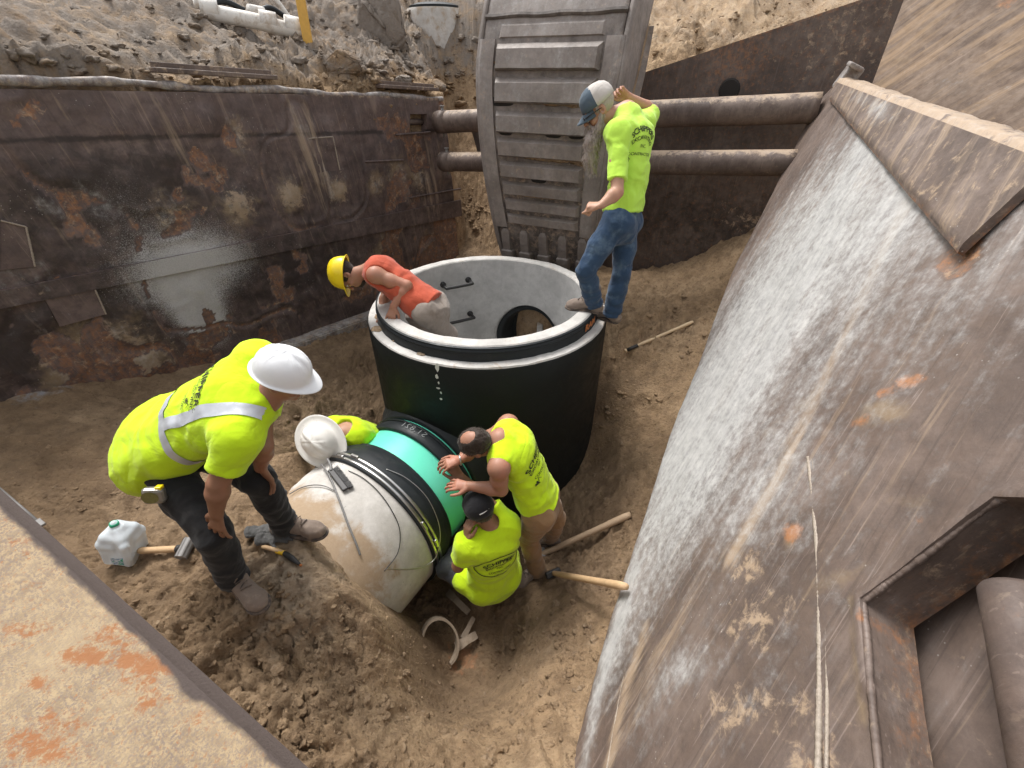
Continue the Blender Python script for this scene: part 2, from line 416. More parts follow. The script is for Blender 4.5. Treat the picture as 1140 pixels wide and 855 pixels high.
def mat_concrete(name, lo, hi, dirt=None, dscale=4, damt=.4, pits=True, bump=.35):
    t = NT(name); big = t.noise(3, 6, .65); mid = t.noise(18, 6, .7); fine = t.noise(140, 4, .7)
    c = t.mix(t.rng(big, .3, .7), lo, hi); c = t.mix(t.rng(mid, .4, .7, 0, .35), c, tuple(x * .75 for x in lo))
    c = t.mix(t.rng(fine, .55, .75, 0, .35), c, tuple(min(1, x * 1.25) for x in hi))
    if pits: c = t.mix(t.math('MULTIPLY', t.rng(t.voro(22), .05, .10, 1, 0), t.rng(t.noise(6, 2), .5, .56)), c, tuple(x * .35 for x in lo))
    if dirt: c = t.mix(t.rng(t.noise(dscale, 7, .72, .4), 1 - damt - .1, 1 - damt + .16), c, dirt)
    t.bump(t.math('ADD', mid, t.math('MULTIPLY', fine, .6)), bump, .006); return t, c
t_, c_ = mat_concrete('grey_concrete', (.40, .395, .385), (.55, .545, .53)); M['conc'] = t_.out(c_, .85, 0, .3)
t_, c_ = mat_concrete('pale_shoulder_concrete', (.40, .385, .36), (.58, .56, .53), (.33, .23, .15), 6, .36); M['conc_rim'] = t_.out(c_, .85, 0, .3)
t_, c_ = mat_concrete('dusty_pipe_concrete', (.44, .415, .38), (.60, .575, .54)); 
c_ = t_.mix(t_.mask('soil', .2, .6, 7), c_, t_.mix(t_.noise(60, 5, .7), (.27, .19, .12), (.42, .32, .22))); M['conc_pipe'] = t_.out(c_, .88, 0, .3)
def mat_black(name, col=(.008, .010, .010), rough=.55, dust=.28, dcol=(.05, .045, .038)):
    t = NT(name); n = t.noise(5, 7, .75, .6); f = t.noise(60, 4, .7)
    c = t.mix(f, tuple(x * .7 for x in col), tuple(x * 1.5 for x in col)); c = t.mix(t.math('MULTIPLY', t.rng(n, .5, .8), dust), c, dcol)
    c = t.mix(t.math('MULTIPLY', t.rng(t.voro(60), .04, .07, 1, 0), t.rng(t.noise(4, 2), .52, .6)), c, (.25, .24, .22))
    t.bump(t.noise(14, 5, .6), .15, .006); return t.out(c, t.rng(n, .3, .8, rough - .08, rough + .3), 0, .25)
M['bitumen'] = mat_black('black_bitumen_coating')
M['rubber'] = mat_black('black_rubber', (.016, .019, .021), .45, .3, (.10, .095, .085))
def mat_green():
    t = NT('mint_green_pvc'); n = t.noise(7, 6, .7); c = t.mix(n, (.10, .64, .44), (.17, .74, .55))
    c = t.mix(t.rng(t.noise(35, 6, .75), .62, .75, 0, .5), c, (.04, .33, .24)); t.bump(t.noise(60, 3), .06, .003); return t.out(c, .38, 0, .5)
M['green'] = mat_green()
M['band'] = simple('stainless_band', (.55, .54, .52), .28, .2, 40, 0, 1.0)
M['wire'] = simple('grey_strap', (.17, .165, .16), .5, .2, 60)
M['white_pvc'] = simple('dirty_white_pvc', (.70, .68, .64), .5, .1, 20, 0, 0, None, (.38, .30, .22), .42, 9)
M['yellow_wood'] = simple('yellow_marker_stake', (.62, .36, .07), .55, .2, 30, .1)
M['chalk'] = simple('white_chalk', (.62, .62, .60), .9, .2, 200)
M['chalk_dim'] = simple('dim_chalk', (.24, .25, .25), .9, .2, 200)
M['orange_paint'] = simple('orange_marking_paint', (.45, .16, .05), .8, .4, 90)
M['ink'] = simple('black_print', (.022, .026, .012), .85, .4, 90)
def mat_wood(name, a, b):
    t = NT(name); v = t.map(t.co(), (22, 22, 3)); n = t.noise(1.5, 6, .7, 1.2, v); c = t.mix(n, a, b)
    c = t.mix(t.rng(t.noise(9, 5, .7), .55, .75, 0, .55), c, (.22, .145, .085)); t.bump(n, .15, .003); return t.out(c, .6, 0, .35)
M['wood'] = mat_wood('hickory_handle', (.42, .27, .145), (.62, .43, .25))
M['wood_pale'] = mat_wood('pale_handle', (.55, .41, .25), (.72, .56, .37))
M['wood_grey'] = mat_wood('muddy_handle', (.30, .21, .135), (.44, .32, .21))
M['iron'] = simple('grey_iron_head', (.22, .21, .20), .5, .3, 50, .3, 0, None, (.28, .22, .16), .3)
M['blackiron'] = simple('black_iron', (.025, .024, .024), .5, .3, 60, .2, 0)

def mat_cloth(name, col, var=.10, rough=.9, dirt=None, damt=.35, dscale=6, fade=None):
    t = NT(name); n = t.noise(6, 5, .65, .5); f = t.noise(240, 3, .6)
    c = t.mix(n, tuple(x * (1 - var) for x in col), tuple(min(1, x * (1 + var)) for x in col))
    c = t.mix(t.rng(f, .45, .65, 0, .12), c, tuple(x * .7 for x in col))
    if fade: c = t.mix(t.rng(t.noise(9, 5, .6), .48, .72, 0, .8), c, fade)
    if dirt: c = t.mix(t.rng(t.noise(dscale, 7, .72, .5), 1 - damt - .1, 1 - damt + .16, 0, .8), c, dirt)
    wr = t.math('ABSOLUTE', t.math('SUBTRACT', t.noise(4.5, 3, .5, 1.2), .5)); wr2 = t.math('ABSOLUTE', t.math('SUBTRACT', t.noise(13, 2, .5, .8), .5))
    t.bump(t.math('ADD', t.math('MULTIPLY', f, .04), t.math('ADD', t.math('MULTIPLY', wr, 2.0), t.math('MULTIPLY', wr2, .35))), .45, .022)
    t.b.inputs['Sheen Weight'].default_value = .15; return t.out(c, rough, 0, .2)
M['hivis'] = mat_cloth('hi_vis_yellow_cloth', (.53, .76, .014), .10, dirt=(.33, .35, .07), damt=.27, dscale=11)
M['hivis_b'] = mat_cloth('hi_vis_lime_cloth', (.48, .76, .085), .10, dirt=(.36, .50, .10), damt=.2, dscale=9)
M['orange'] = mat_cloth('coral_orange_cloth', (.44, .082, .042), .15, dirt=(.28, .10, .06), damt=.3)
M['jeans'] = mat_cloth('faded_blue_denim', (.032, .062, .115), .3, dirt=(.34, .33, .32), damt=.30, dscale=8, fade=(.10, .15, .21))
M['blackpants'] = mat_cloth('black_work_cloth', (.016, .016, .017), .3, dirt=(.07, .062, .055), damt=.3)
M['khaki'] = mat_cloth('brown_work_cloth', (.27, .165, .085), .15, dirt=(.20, .13, .08), damt=.4)
M['greypants'] = mat_cloth('muddy_grey_cloth', (.30, .255, .22), .18, dirt=(.17, .13, .10), damt=.42)
M['navy'] = mat_cloth('dark_grey_denim', (.045, .048, .055), .2, dirt=(.16, .12, .09), damt=.35)
M['glove'] = mat_cloth('dusty_grey_knit', (.10, .098, .095), .3, dirt=(.22, .18, .14), damt=.35)
M['boot'] = mat_cloth('dusty_brown_leather', (.20, .155, .125), .2, .75, dirt=(.36, .28, .21), damt=.4, dscale=12)
M['sole'] = mat_cloth('boot_rubber', (.06, .05, .045), .2, .8, dirt=(.25, .18, .13), damt=.5, dscale=14)
M['hair'] = mat_cloth('dark_hair', (.030, .020, .014), .3, .6)
def mat_beard():
    t = NT('grey_beard'); v = t.map(t.co(), (110, 110, 16)); n = t.noise(1, 4, .6, .8, v); c = t.mix(n, (.20, .15, .12), (.56, .50, .46)); t.bump(n, .6, .006); return t.out(c, .8)
M['beard'] = mat_beard()
def mat_skin(name, a, b, red=.3):
    t = NT(name); n = t.noise(14, 5, .6); f = t.noise(180, 3, .6); c = t.mix(n, a, b); c = t.mix(t.rng(t.noise(5, 4, .6), .45, .7, 0, red), c, (.48, .17, .11))
    t.bump(t.math('ADD', f, n), .12, .003); t.b.inputs['Subsurface Weight'].default_value = .06; t.b.inputs['Subsurface Radius'].default_value = (.01, .004, .002)
    return t.out(c, .5, 0, .4)
M['skin'] = mat_skin('tanned_skin', (.38, .20, .125), (.47, .27, .18))
M['skin_d'] = mat_skin('deeply_tanned_skin', (.21, .105, .062), (.30, .16, .10), .25)
M['skin_r'] = mat_skin('sunburnt_skin', (.30, .145, .09), (.39, .20, .135), .45)
M['eye'] = simple('eye_white', (.6, .58, .55), .2, .05)
M['pupil'] = simple('pupil', (.02, .015, .012), .2)
M['hat_white'] = simple('white_plastic', (.78, .79, .80), .3, .03, 10, 0, 0, .5)
M['hat_yellow'] = simple('yellow_plastic', (.80, .60, .012), .32, .06, 10, 0, 0, .5, (.45, .33, .08), .25, 9)
M['hat_cream'] = simple('scuffed_cream_plastic', (.70, .675, .63), .45, .06, 20, 0, 0, .4, (.30, .25, .20), .30, 26)
M['cap_white'] = mat_cloth('pale_cap_cloth', (.50, .465, .43), .1, dirt=(.30, .25, .21), damt=.3)
M['cap_blue'] = mat_cloth('slate_cap_cloth', (.075, .105, .135), .2, dirt=(.2, .19, .18), damt=.3)
M['cap_black'] = mat_cloth('black_cap_cloth', (.014, .014, .016), .2)
def mat_refl():
    t = NT('silver_reflective_tape'); v = t.noise(30, 4, .6); c = t.mix(v, (.46, .48, .52), (.62, .64, .68)); t.bump(t.noise(40, 3), .2, .004); return t.out(c, .38, .25, .5)
M['refl'] = mat_refl()
M['glass_dark'] = simple('dark_lens', (.015, .012, .012), .12)
# ------------------------------------------------------------------ planes of the trench
Wd = nrm(V(.6, .8, 0)); Wn = V(.8, -.6, 0)                 # left shield: direction away from the camera, normal into the trench
WB = at(497, 107, 5.75)                                    # its far top corner
SL, SR = at(487, 136, 5.65), at(903, 120, 3.95)            # upper strut ends
SL2, SR2 = at(492, 180, 5.72), at(878, 181, 3.98)
Sd = nrm((SR - SL) * V(1, 1, 0)); Sq = V(-Sd[1], Sd[0], 0)  # along the struts / away from the camera
RP1, RP2, RP3 = at(935, 80, 3.95), at(1140, 195, 1.45), at_z(640, 850, -1.05)
Rn = nrm(np.cross(RP2 - RP1, RP3 - RP1)); Rn = Rn if Rn[0] > 0 else -Rn   # right shield normal, pointing out of the trench
MH = V(-.22, 3.81, 0); PD = V(-.511, -.859, 0); PN = V(.859, -.511, 0); PZ = -1.33   # manhole centre, pipe direction, pipe axis height

# ------------------------------------------------------------------ ground
CTRL = [(60,440,-.5),(10,430,-.42),(150,430,-.68),(240,398,-.82),(330,370,-.93),(412,345,-1.02),(30,500,-.55),(100,520,-.62),(60,560,-.66),(143,620,-.7),
 (90,600,-.72),(200,640,-.66),(268,690,-.60),(320,700,-.68),(330,585,-.52),(300,620,-.57),(345,640,-.6),(390,658,-.70),(420,690,-.85),(443,722,-1.15),
 (495,720,-1.9),(520,690,-1.88),(545,660,-1.78),(470,690,-1.9),(520,745,-1.88),(458,745,-1.25),(482,782,-1.42),(530,795,-1.48),(520,765,-1.9),(500,758,-1.88),(545,765,-1.85),(590,755,-1.42),(610,700,-1.45),(640,672,-1.42),
 (560,825,-1.2),(500,835,-1.08),(400,850,-.78),(350,780,-.75),(300,740,-.72),(420,770,-.97),(380,720,-.82),(620,800,-1.15),(640,850,-1.05),(600,850,-1.0),(660,740,-1.2),(680,690,-1.2),
 (597,640,-1.75),(615,590,-1.75),(640,600,-1.72),(660,625,-1.58),(655,560,-1.62),(690,560,-1.4),(690,500,-1.3),(690,430,-1.0),(720,420,-.9),(735,375,-.62),(700,365,-.62),
 (760,340,-.45),(790,320,-.3),(740,290,-.3),(820,270,-.1),(700,300,-.35),(480,270,-.75),(530,280,-.65),(390,400,-1.05),(400,440,-1.2),(420,455,-1.3),(350,450,-.92),(330,500,-.72),(370,470,-1.1)]
WCTRL = [(-1.45,2.95,-1.4),(-1.75,2.75,-1.2),(-.9,2.0,-1.95),(-.6,2.6,-1.95),(-.45,2.0,-1.9),(-.2,3.8,-1.9),(-.2,2.65,-1.85),(.3,2.8,-1.8),(-1.1,3.3,-1.7),(-1.25,2.6,-1.9),(.8,3.2,-1.6),
 (-1.85,2.35,-.72),(-1.7,2.05,-.62),(-1.35,1.55,-.55),(0,0,-.8),(-1,0,-.7),(1,0,-1),(-2.5,0,-.6),(-3.5,1,-.5),(2,1,-1),(3,3,-.3),(2,2,-.8),(3.5,5,0),(-4.5,2.5,-.4),(-.5,6.8,-.72),(.3,5.6,-.6),(1.5,6.2,-.4),(2.9,5.8,-.1),
 (.12,1.2,-1.3),(.25,1.5,-1.5),(-.15,1.75,-1.85),(-.75,1.85,-1.95)]
_pl = [at_pl(x, y, SL + Sq * .40, -Sq) for x, y in ((700, 304), (735, 298), (775, 285), (810, 268), (835, 258), (870, 232), (915, 205))]
_cp = np.array([at_z(*c) for c in CTRL if c[:2] not in ((740, 290), (820, 270))] + [V(*c) for c in WCTRL if c not in ((1.5, 6.2, -.4), (2.9, 5.8, -.1), (3.5, 5, 0))] + _pl)
_phi = lambda r: np.sqrt(r * r + .02 ** 2)
_A = _phi(np.linalg.norm(_cp[:, None, :2] - _cp[None, :, :2], axis=-1)); np.fill_diagonal(_A, .02 - .012)
_B = np.zeros((len(_cp) + 1,) * 2); _B[:-1, :-1] = _A; _B[-1, :-1] = _B[:-1, -1] = 1
_wt = np.linalg.solve(_B, np.append(_cp[:, 2], 0))
def ground_base(X, Y):
    sh = X.shape; P = np.stack([X.ravel(), Y.ravel()], 1); z = np.empty(len(P))
    for i in range(0, len(P), 20000):
        q = P[i:i + 20000]; z[i:i + 20000] = _phi(np.linalg.norm(q[:, None] - _cp[None, :, :2], axis=-1)) @ _wt[:-1] + _wt[-1]
    far = np.hypot(P[:, 0], P[:, 1] - 2.5); z = np.clip(z, -2.0, .75)
    z = z + (2.9 - z) * sstep(6.5, 9.5, far)
    # outside the left shield
    sd = (P - WB[:2]) @ Wn[:2]; a = (P - WB[:2]) @ Wd[:2]
    d = np.maximum(-sd, 0)
    lump = fbm(np.stack([P[:, 0] * .9, P[:, 1] * .9, 0 * z], 1), 3, .5, seed=5)
    zl = 1.44 - .07 * a * (a < 0) * .9 + .12 * sstep(.1, .4, d) + 1.5 * sstep(.3, 4.2, d) + .25 * lump * sstep(.1, 1.2, d) + .9 * sstep(3, 12, d)
    zl = np.minimum(zl, 3.5)
    wid = .05 + 1.6 * sstep(.0, 1.0, a)
    m = 1 - sstep(-.06 - wid, -.06, sd); z1 = z + (zl - z) * m
    # bank beyond the far end of the trench
    e = (P - SL[:2]) @ Sq[:2] - .25
    ring_ = .95 * np.exp(-(((P[:, 0] + 1.0) / 1.7) ** 2 + ((P[:, 1] - 9.6) / 1.2) ** 2))
    ze = -.75 + ring_ * sstep(.4, 1.6, e) + 2.7 * sstep(.1, 2.9, e + .25 * lump) + .8 * sstep(2.0, 6, e) + .22 * lump * sstep(.2, 1, e)
    z2 = np.where(e > 0, np.maximum(z1, ze), z1)
    return z2.reshape(sh)
def gz(x, y): 
    return float(ground_base(np.array([x]), np.array([y]))[0])

def axis_pts(segs):
    out = [segs[0][0]]
    for a, b, h in segs:
        n = max(1, int(round((b - a) / h))); out += list(np.linspace(a, b, n + 1)[1:])
    return np.array(out)
gx = axis_pts([(-120, -30, 15), (-30, -10, 2), (-10, -4.6, .12), (-4.6, -2.7, .035), (-2.7, -1.9, .02), (-1.9, .75, .0115), (.75, 1.6, .018), (1.6, 4.2, .035), (4.2, 10, .12), (10, 30, 2), (30, 120, 15)])
gy = axis_pts([(-120, -30, 15), (-30, -6, 2), (-6, .2, .12), (.2, 2.3, .0115), (2.3, 3.6, .017), (3.6, 8.5, .03), (8.5, 14, .11), (14, 40, 2), (40, 120, 15)])
GX, GY = np.meshgrid(gx, gy, indexing='ij'); GZ = ground_base(GX, GY)
P2 = np.stack([GX.ravel(), GY.ravel(), np.zeros(GX.size)], 1)
near = (np.abs(P2[:, 0]) < 10) & (P2[:, 1] > -6) & (P2[:, 1] < 14)
Pn = P2[near]; Pw = Pn + .10 * np.stack([vnoise(Pn * 2.5 + 9, 1), vnoise(Pn * 2.5 + 31, 2), 0 * Pn[:, 0]], 1)
rough_m = .48 + 1.1 * sstep(-.18, .30, fbm(Pn * .9, 3, .5, seed=21))          # churned versus trodden patches
trod = np.exp(-(((Pn[:, 0] + 1.35) / .75) ** 2 + ((Pn[:, 1] - 1.5) / .35) ** 2)); rough_m *= 1 - .45 * trod
bank = sstep(1.2, 1.8, GZ.ravel()[near]); rough_m = rough_m + bank * .9
n1 = fbm(Pw * 2.2, 4, .5, seed=40); n2 = 1 - np.abs(fbm(Pw * 6.5, 4, .55, seed=50)) * 2.2; n3 = 1 - np.abs(fbm(Pw * 17, 3, .55, seed=60)) * 2
n4 = fbm(Pw * 42, 2, .6, seed=70)
cell = np.abs(fbm(Pw * 11, 2, .5, seed=77))
n5 = 1 - np.abs(fbm(Pw * 29 + 3, 3, .6, seed=65)) * 2
dz = .045 * n1 + rough_m * (.034 * (n2 - .55) + .024 * (n3 - .5) + .013 * (n5 - .5) + .007 * n4) - rough_m * .022 * sstep(.06, .02, cell)
dz += bank * (.22 * fbm(Pn * 1.1, 3, .5, seed=90) + .09 * (1 - 2 * np.abs(fbm(Pn * 3.1, 3, .5, seed=95))))
# drag marks sloping to the pit on the left bench
dz += .018 * np.sin(Pn[:, 1] * 14 + 4 * n1 + Pn[:, 0] * 3) * np.exp(-(((Pn[:, 0] + 2.7) / .8) ** 2 + ((Pn[:, 1] - 2.2) / .7) ** 2))
zz = GZ.ravel().copy()
# boot prints trodden into the damp sand
for px, py, zz0, ang in ((150, 560, -.68, .6), (205, 585, -.66, .2), (100, 590, -.7, 1.0), (235, 690, -.62, -.6), (330, 735, -.72, .4), (260, 735, -.7, -.2), (385, 765, -.85, .9), (440, 810, -.95, .2), (520, 850, -1.05, 1.2), (610, 820, -1.15, .5), (650, 655, -1.4, .8), (670, 560, -1.6, -.5),
                         (690, 610, -1.5, .3), (60, 520, -.6, .9), (200, 470, -.7, .1), (330, 460, -.85, .8), (340, 410, -.9, .5), (720, 460, -1.1, .9), (700, 400, -.8, .3), (740, 330, -.45, 1.0), (300, 650, -.6, .9), (370, 700, -.75, -.3), (570, 700, -1.6, .2), (560, 850, -1.05, -.4)):
    c_ = at_z(px, py, zz0); dx_, dy_ = Pn[:, 0] - c_[0], Pn[:, 1] - c_[1]; ca, sa = math.cos(ang + 1.2), math.sin(ang + 1.2); l_, w_ = dx_ * ca + dy_ * sa, -dx_ * sa + dy_ * ca
    q_ = (np.abs(l_) / .15) ** 3.5 + (np.abs(w_) / (.055 + .012 * np.sign(l_))) ** 3; dz += np.where(q_ < 1.4, -.030 * sstep(1.4, .6, q_) + .005 * np.sin(l_ * 260) * sstep(1.0, .5, q_), 0) + .012 * np.exp(-((q_ - 2.2) / .8) ** 2) * (q_ > 1.2)
# keep the sand below the boots' tread and clear of the pipe
zz[near] += dz; GZ = zz.reshape(GX.shape)
nx_, ny_ = GX.shape
ii, jj = np.meshgrid(np.arange(nx_ - 1), np.arange(ny_ - 1), indexing='ij'); k0 = (ii * ny_ + jj).ravel()
gq = np.stack([k0, k0 + ny_, k0 + ny_ + 1, k0 + 1], 1)
gverts = np.stack([GX.ravel(), GY.ravel(), GZ.ravel()], 1)
gme = quads_np('ground', gverts, gq)
def blob(px, py, z, r, soft=1.0):
    c = at_z(px, py, z); return np.exp(-(((gverts[:, 0] - c[0]) ** 2 + (gverts[:, 1] - c[1]) ** 2) / (r * r)) * soft)
z_ = gverts[:, 2]
wet = .28 + .42 * sstep(-.9, -1.6, z_) * (1 - sstep(1.0, 1.5, z_)) + .28 * sstep(.5, -2.5, gverts[:, 0]) * (1 - sstep(.9, 1.4, z_))
wet = wet - .3 * blob(560, 815, -1.1, .45) + .25 * blob(500, 700, -1.9, .35) + .25 * blob(370, 430, -1, .5) + .35 * blob(690, 430, -1, .25)
wet = wet + .55 * blob(320, 66, 1.85, .9) + .4 * blob(120, 60, 2.0, 1.2)
set_attr(gme, 'wet', wet)
pale = .08 + .45 * blob(320, 620, -.57, .33) + .25 * blob(330, 690, -.7, .25) + .22 * blob(620, 720, -1.35, .3) + .35 * sstep(1.6, 2.1, z_) * sstep(-2, 1, gverts[:, 0])
set_attr(gme, 'pale', pale)
grey = .50 * sstep(1.35, 1.75, z_) * (1 - sstep(-.5, 1.2, gverts[:, 0])) + .08
set_attr(gme, 'grey', grey)
set_attr(gme, 'cement', .52 * blob(40, 436, -.48, .34, .9) + .28 * blob(20, 520, -.55, .2))
set_attr(gme, 'red', (.62 * blob(520, 740, -1.88, .17) + .35 * blob(505, 720, -1.9, .12)) * (.75 + .5 * np.clip(fbm(gverts * 14, 3, .6, seed=3), -1, 1)))
ground = link('ground', gme, M['sand'], sm=True); tag(ground, kind='structure')
gbvh = BVHTree.FromPolygons([tuple(v) for v in gverts], gq.tolist())
def gnd(x, y):
    h = gbvh.ray_cast(Vector((x, y, 6)), Vector((0, 0, -1))); return h[0].z if h[0] else 0.0
def on_ground(px, py, dz=0.0):
    r = ray(px, py); h = gbvh.ray_cast(Vector(CA), Vector(r)); return np.array(h[0]) + V(0, 0, dz)

# ------------------------------------------------------------------ clods of sand lying about (nobody could count them)
def scatter():
    vs, fs, att = [], [], []; off = 0
    protos = [blob_np(1, 1, .8, 1.8, s) for s in range(6)] + [blob_np(1, 3, .95, 1.7, s + 20, .8) for s in range(6)]
    def put(x, y, r, big):
        nonlocal off
        z = gnd(x, y) - r * .25; P, Fc = protos[(6 if big else 0) + rng.integers(6)]
        a = rng.random() * 6.28; c, s_ = math.cos(a), math.sin(a); Q = P * r * V(1, .55 + .5 * rng.random(), .4 + .4 * rng.random())
        Q = Q @ np.array([[c, s_, 0], [-s_, c, 0], [0, 0, 1]]) + V(x, y, z + r * .12)
        vs.append(Q); fs.extend([[i + off for i in f] for f in Fc]); off += len(P)
    # (px, py, spread px, count, size range)
    zones = [(560,800,120,420,.006,.03),(330,740,110,300,.006,.026),(440,800,100,260,.006,.026),(150,660,90,170,.005,.02),(620,720,60,260,.008,.035),(650,560,60,120,.006,.022),
             (90,540,110,200,.006,.022),(300,700,70,120,.006,.03),(740,340,70,160,.008,.03),(690,450,40,120,.008,.03),(370,430,60,120,.008,.03),(480,700,45,90,.006,.018),(520,240,25,160,.015,.05)]
    for px, py, sp, n, r0, r1 in zones:
        for _ in range(int(n * .75)):
            qx, qy = px + rng.normal() * sp * .6, py + rng.normal() * sp * .5
            if not (-40 < qx < 1000 and 95 < qy < 900): continue
            h = gbvh.ray_cast(Vector(CA), Vector(ray(qx, qy)))
            if h[0] is None or h[3] > 12: continue
            r = r0 + (r1 - r0) * rng.random() ** 4; put(h[0].x, h[0].y, r, r > .012)
    for px, py, sp, n, r0, r1 in [(450,95,80,420,.012,.10),(320,55,110,120,.012,.06),(120,50,120,110,.012,.07),(820,40,90,170,.012,.05),(240,70,80,60,.01,.04)]:
        for _ in range(n):
            qx, qy = px + rng.normal() * sp * .7, py + rng.normal() * 40
            h = gbvh.ray_cast(Vector(CA), Vector(ray(qx, qy)))
            if h[0] is None or h[3] > 16 or h[0].z < 1.2: continue
            r = r0 + (r1 - r0) * rng.random() ** 3; put(h[0].x, h[0].y, r, True)
    Vv = np.vstack(vs); me = mesh_np('sand_clods', Vv, fs)
    zc = Vv[:, 2]
    set_attr(me, 'wet', .3 + .4 * sstep(-.9, -1.6, zc)); set_attr(me, 'pale', .2 + .2 * rng.random(len(Vv))); set_attr(me, 'grey', .6 * sstep(1.35, 1.75, zc) * (Vv[:, 0] < .3)); set_attr(me, 'cement', 0 * zc); set_attr(me, 'red', 0 * zc)
    tag(link('sand_clods', me, M['sand'], sm=True), 'loose crumbs and clods of brown sand over the trench floor', 'clods', kind='stuff')
scatter()

# ------------------------------------------------------------------ steel plates: dense dented sheet with thickness
ATTRS = ('pale', 'soil', 'soils', 'rust', 'soot', 'yellow', 'spray', 'edge')
def plate_frame(p0, n, xdir):
    """n points out of the seen face towards the viewer; local -Y is that side"""
    n = nrm(n); x = nrm(np.asarray(xdir) - n * (np.asarray(xdir) @ n)); y = -n; z = np.cross(x, y)
    if z[2] < 0: x = -x; z = np.cross(x, y)
    return np.asarray(p0, float), np.stack([x, y, z])
def to_uv(fr, P): L = (np.asarray(P) - fr[0]) @ fr[1].T; return L[..., [0, 2]]
def pix_uv(fr, px, py): return to_uv(fr, at_pl(px, py, fr[0], fr[1][1]))
def inside_poly(U, poly):
    c = np.zeros(len(U), bool); n = len(poly)
    for i in range(n):
        a, b = poly[i], poly[(i + 1) % n]
        m = ((a[1] > U[:, 1]) != (b[1] > U[:, 1])) & (U[:, 0] < (b[0] - a[0]) * (U[:, 1] - a[1]) / (b[1] - a[1] + 1e-12) + a[0]); c ^= m
    return c
def seg_dist(U, pts):
    d = np.full(len(U), 9.0)
    for a, b in zip(pts[:-1], pts[1:]):
        a = np.asarray(a); b = np.asarray(b); ab = b - a; t = np.clip(((U - a) @ ab) / (ab @ ab + 1e-12), 0, 1)
        d = np.minimum(d, np.linalg.norm(U - a - t[:, None] * ab, axis=1))
    return d
def plate(name, fr, poly, res, thick, mat, parent=None, disp=None, masks=None, holes=(), hole_depth=None):
    poly = np.asarray(poly, float)
    if np.sum(poly[:, 0] * np.roll(poly[:, 1], -1) - np.roll(poly[:, 0], -1) * poly[:, 1]) < 0: poly = poly[::-1]
    lo, hi = poly.min(0) - res, poly.max(0) + res; nu, nv = [int(np.ceil(d / res)) + 1 for d in hi - lo]
    u = np.linspace(lo[0], hi[0], nu); v = np.linspace(lo[1], hi[1], nv); Ug, Vg = np.meshgrid(u, v, indexing='ij')
    ii, jj = np.meshgrid(np.arange(nu - 1), np.arange(nv - 1), indexing='ij'); k = (ii * nv + jj).ravel()
    me = quads_np(name, np.stack([Ug.ravel(), 0 * Ug.ravel(), Vg.ravel()], 1), np.stack([k, k + nv, k + nv + 1, k + 1], 1))
    bm = bmesh.new(); bm.from_mesh(me); bpy.data.meshes.remove(me)
    def edges(pl, clear):
        for i in range(len(pl)):
            a, b = pl[i], pl[(i + 1) % len(pl)]; d = b - a; nn = Vector((d[1], 0, -d[0]))
            bmesh.ops.bisect_plane(bm, geom=bm.verts[:] + bm.edges[:] + bm.faces[:], plane_co=Vector((a[0], 0, a[1])), plane_no=nn, clear_outer=clear, dist=1e-5)
    edges(poly, True)
    for h in holes:
        h = np.asarray(h, float); lo_, hi_ = h.min(0) - .05, h.max(0) + .05
        for i in range(len(h)):
            a, b = h[i], h[(i + 1) % len(h)]; d = b - a
            geom = [f for f in bm.faces if all(lo_[0] - .1 < q.co.x < hi_[0] + .1 and lo_[1] - .1 < q.co.z < hi_[1] + .1 for q in f.verts)]
            geom = list({e for f in geom for e in f.edges} | {q for f in geom for q in f.verts}) + geom
            bmesh.ops.bisect_plane(bm, geom=geom, plane_co=Vector((a[0], 0, a[1])), plane_no=Vector((d[1], 0, -d[0])), dist=1e-5)
        ctr = np.array([[f.calc_center_median().x, f.calc_center_median().z] for f in bm.faces]); inn = inside_poly(ctr, h)
        bm.faces.ensure_lookup_table(); bmesh.ops.delete(bm, geom=[bm.faces[i] for i in np.where(inn)[0]], context='FACES')
    be = [e for e in bm.edges if e.is_boundary]
    for e in be: e.smooth = False
    hole_pts = [np.asarray(h, float) for h in holes]
    r = bmesh.ops.extrude_edge_only(bm, edges=be)
    for g in r['geom']:
        if isinstance(g, bmesh.types.BMVert): g.co.y += thick
    bm.faces.ensure_lookup_table()
    vs = [bm.verts.new(Vector((p[0], thick, p[1]))) for p in poly]
    if not holes: bm.faces.new(vs)
    me = bpy.data.meshes.new(name); bm.normal_update(); bm.to_mesh(me); bm.free()
    C_ = get_co(me); UV = C_[:, [0, 2]]; front = C_[:, 1] < 1e-6
    if disp is not None: C_[:, 1] -= np.where(front, disp(UV), 0)
    set_co(me, C_); sm_ = np.ones(len(me.polygons), bool); me.polygons.foreach_set('use_smooth', sm_)
    me.update()
    mk = masks(UV) if masks else {}
    inner = C_[:, 1] > .01
    for a in ATTRS: set_attr(me, a, np.where(inner, .36 if a in ('soil', 'rust') else 0, mk.get(a, np.zeros(len(UV)))))
    o = link(name, me, mat, parent)
    o.matrix_world = Matrix.Translation(Vector(fr[0])) @ Matrix(fr[1].T.tolist()).to_4x4()
    return o
def gell(U, c, ru, rv, rot=0.0):
    x = U - np.asarray(c); cs, sn = math.cos(rot), math.sin(rot)
    return np.exp(-(((x[..., 0] * cs + x[..., 1] * sn) / ru) ** 2 + ((-x[..., 0] * sn + x[..., 1] * cs) / rv) ** 2))
def uvn(U, f, seed, o=3): return fbm(np.stack([U[:, 0] * f, U[:, 1] * f, 0 * U[:, 0] + seed], 1), o, .55, seed=seed)
def put(o, fr, uv, y=0.0):
    o.matrix_world = Matrix.Translation(Vector(fr[0] + uv[0] * fr[1][0] + y * fr[1][1] + uv[1] * fr[1][2])) @ Matrix(fr[1].T.tolist()).to_4x4()
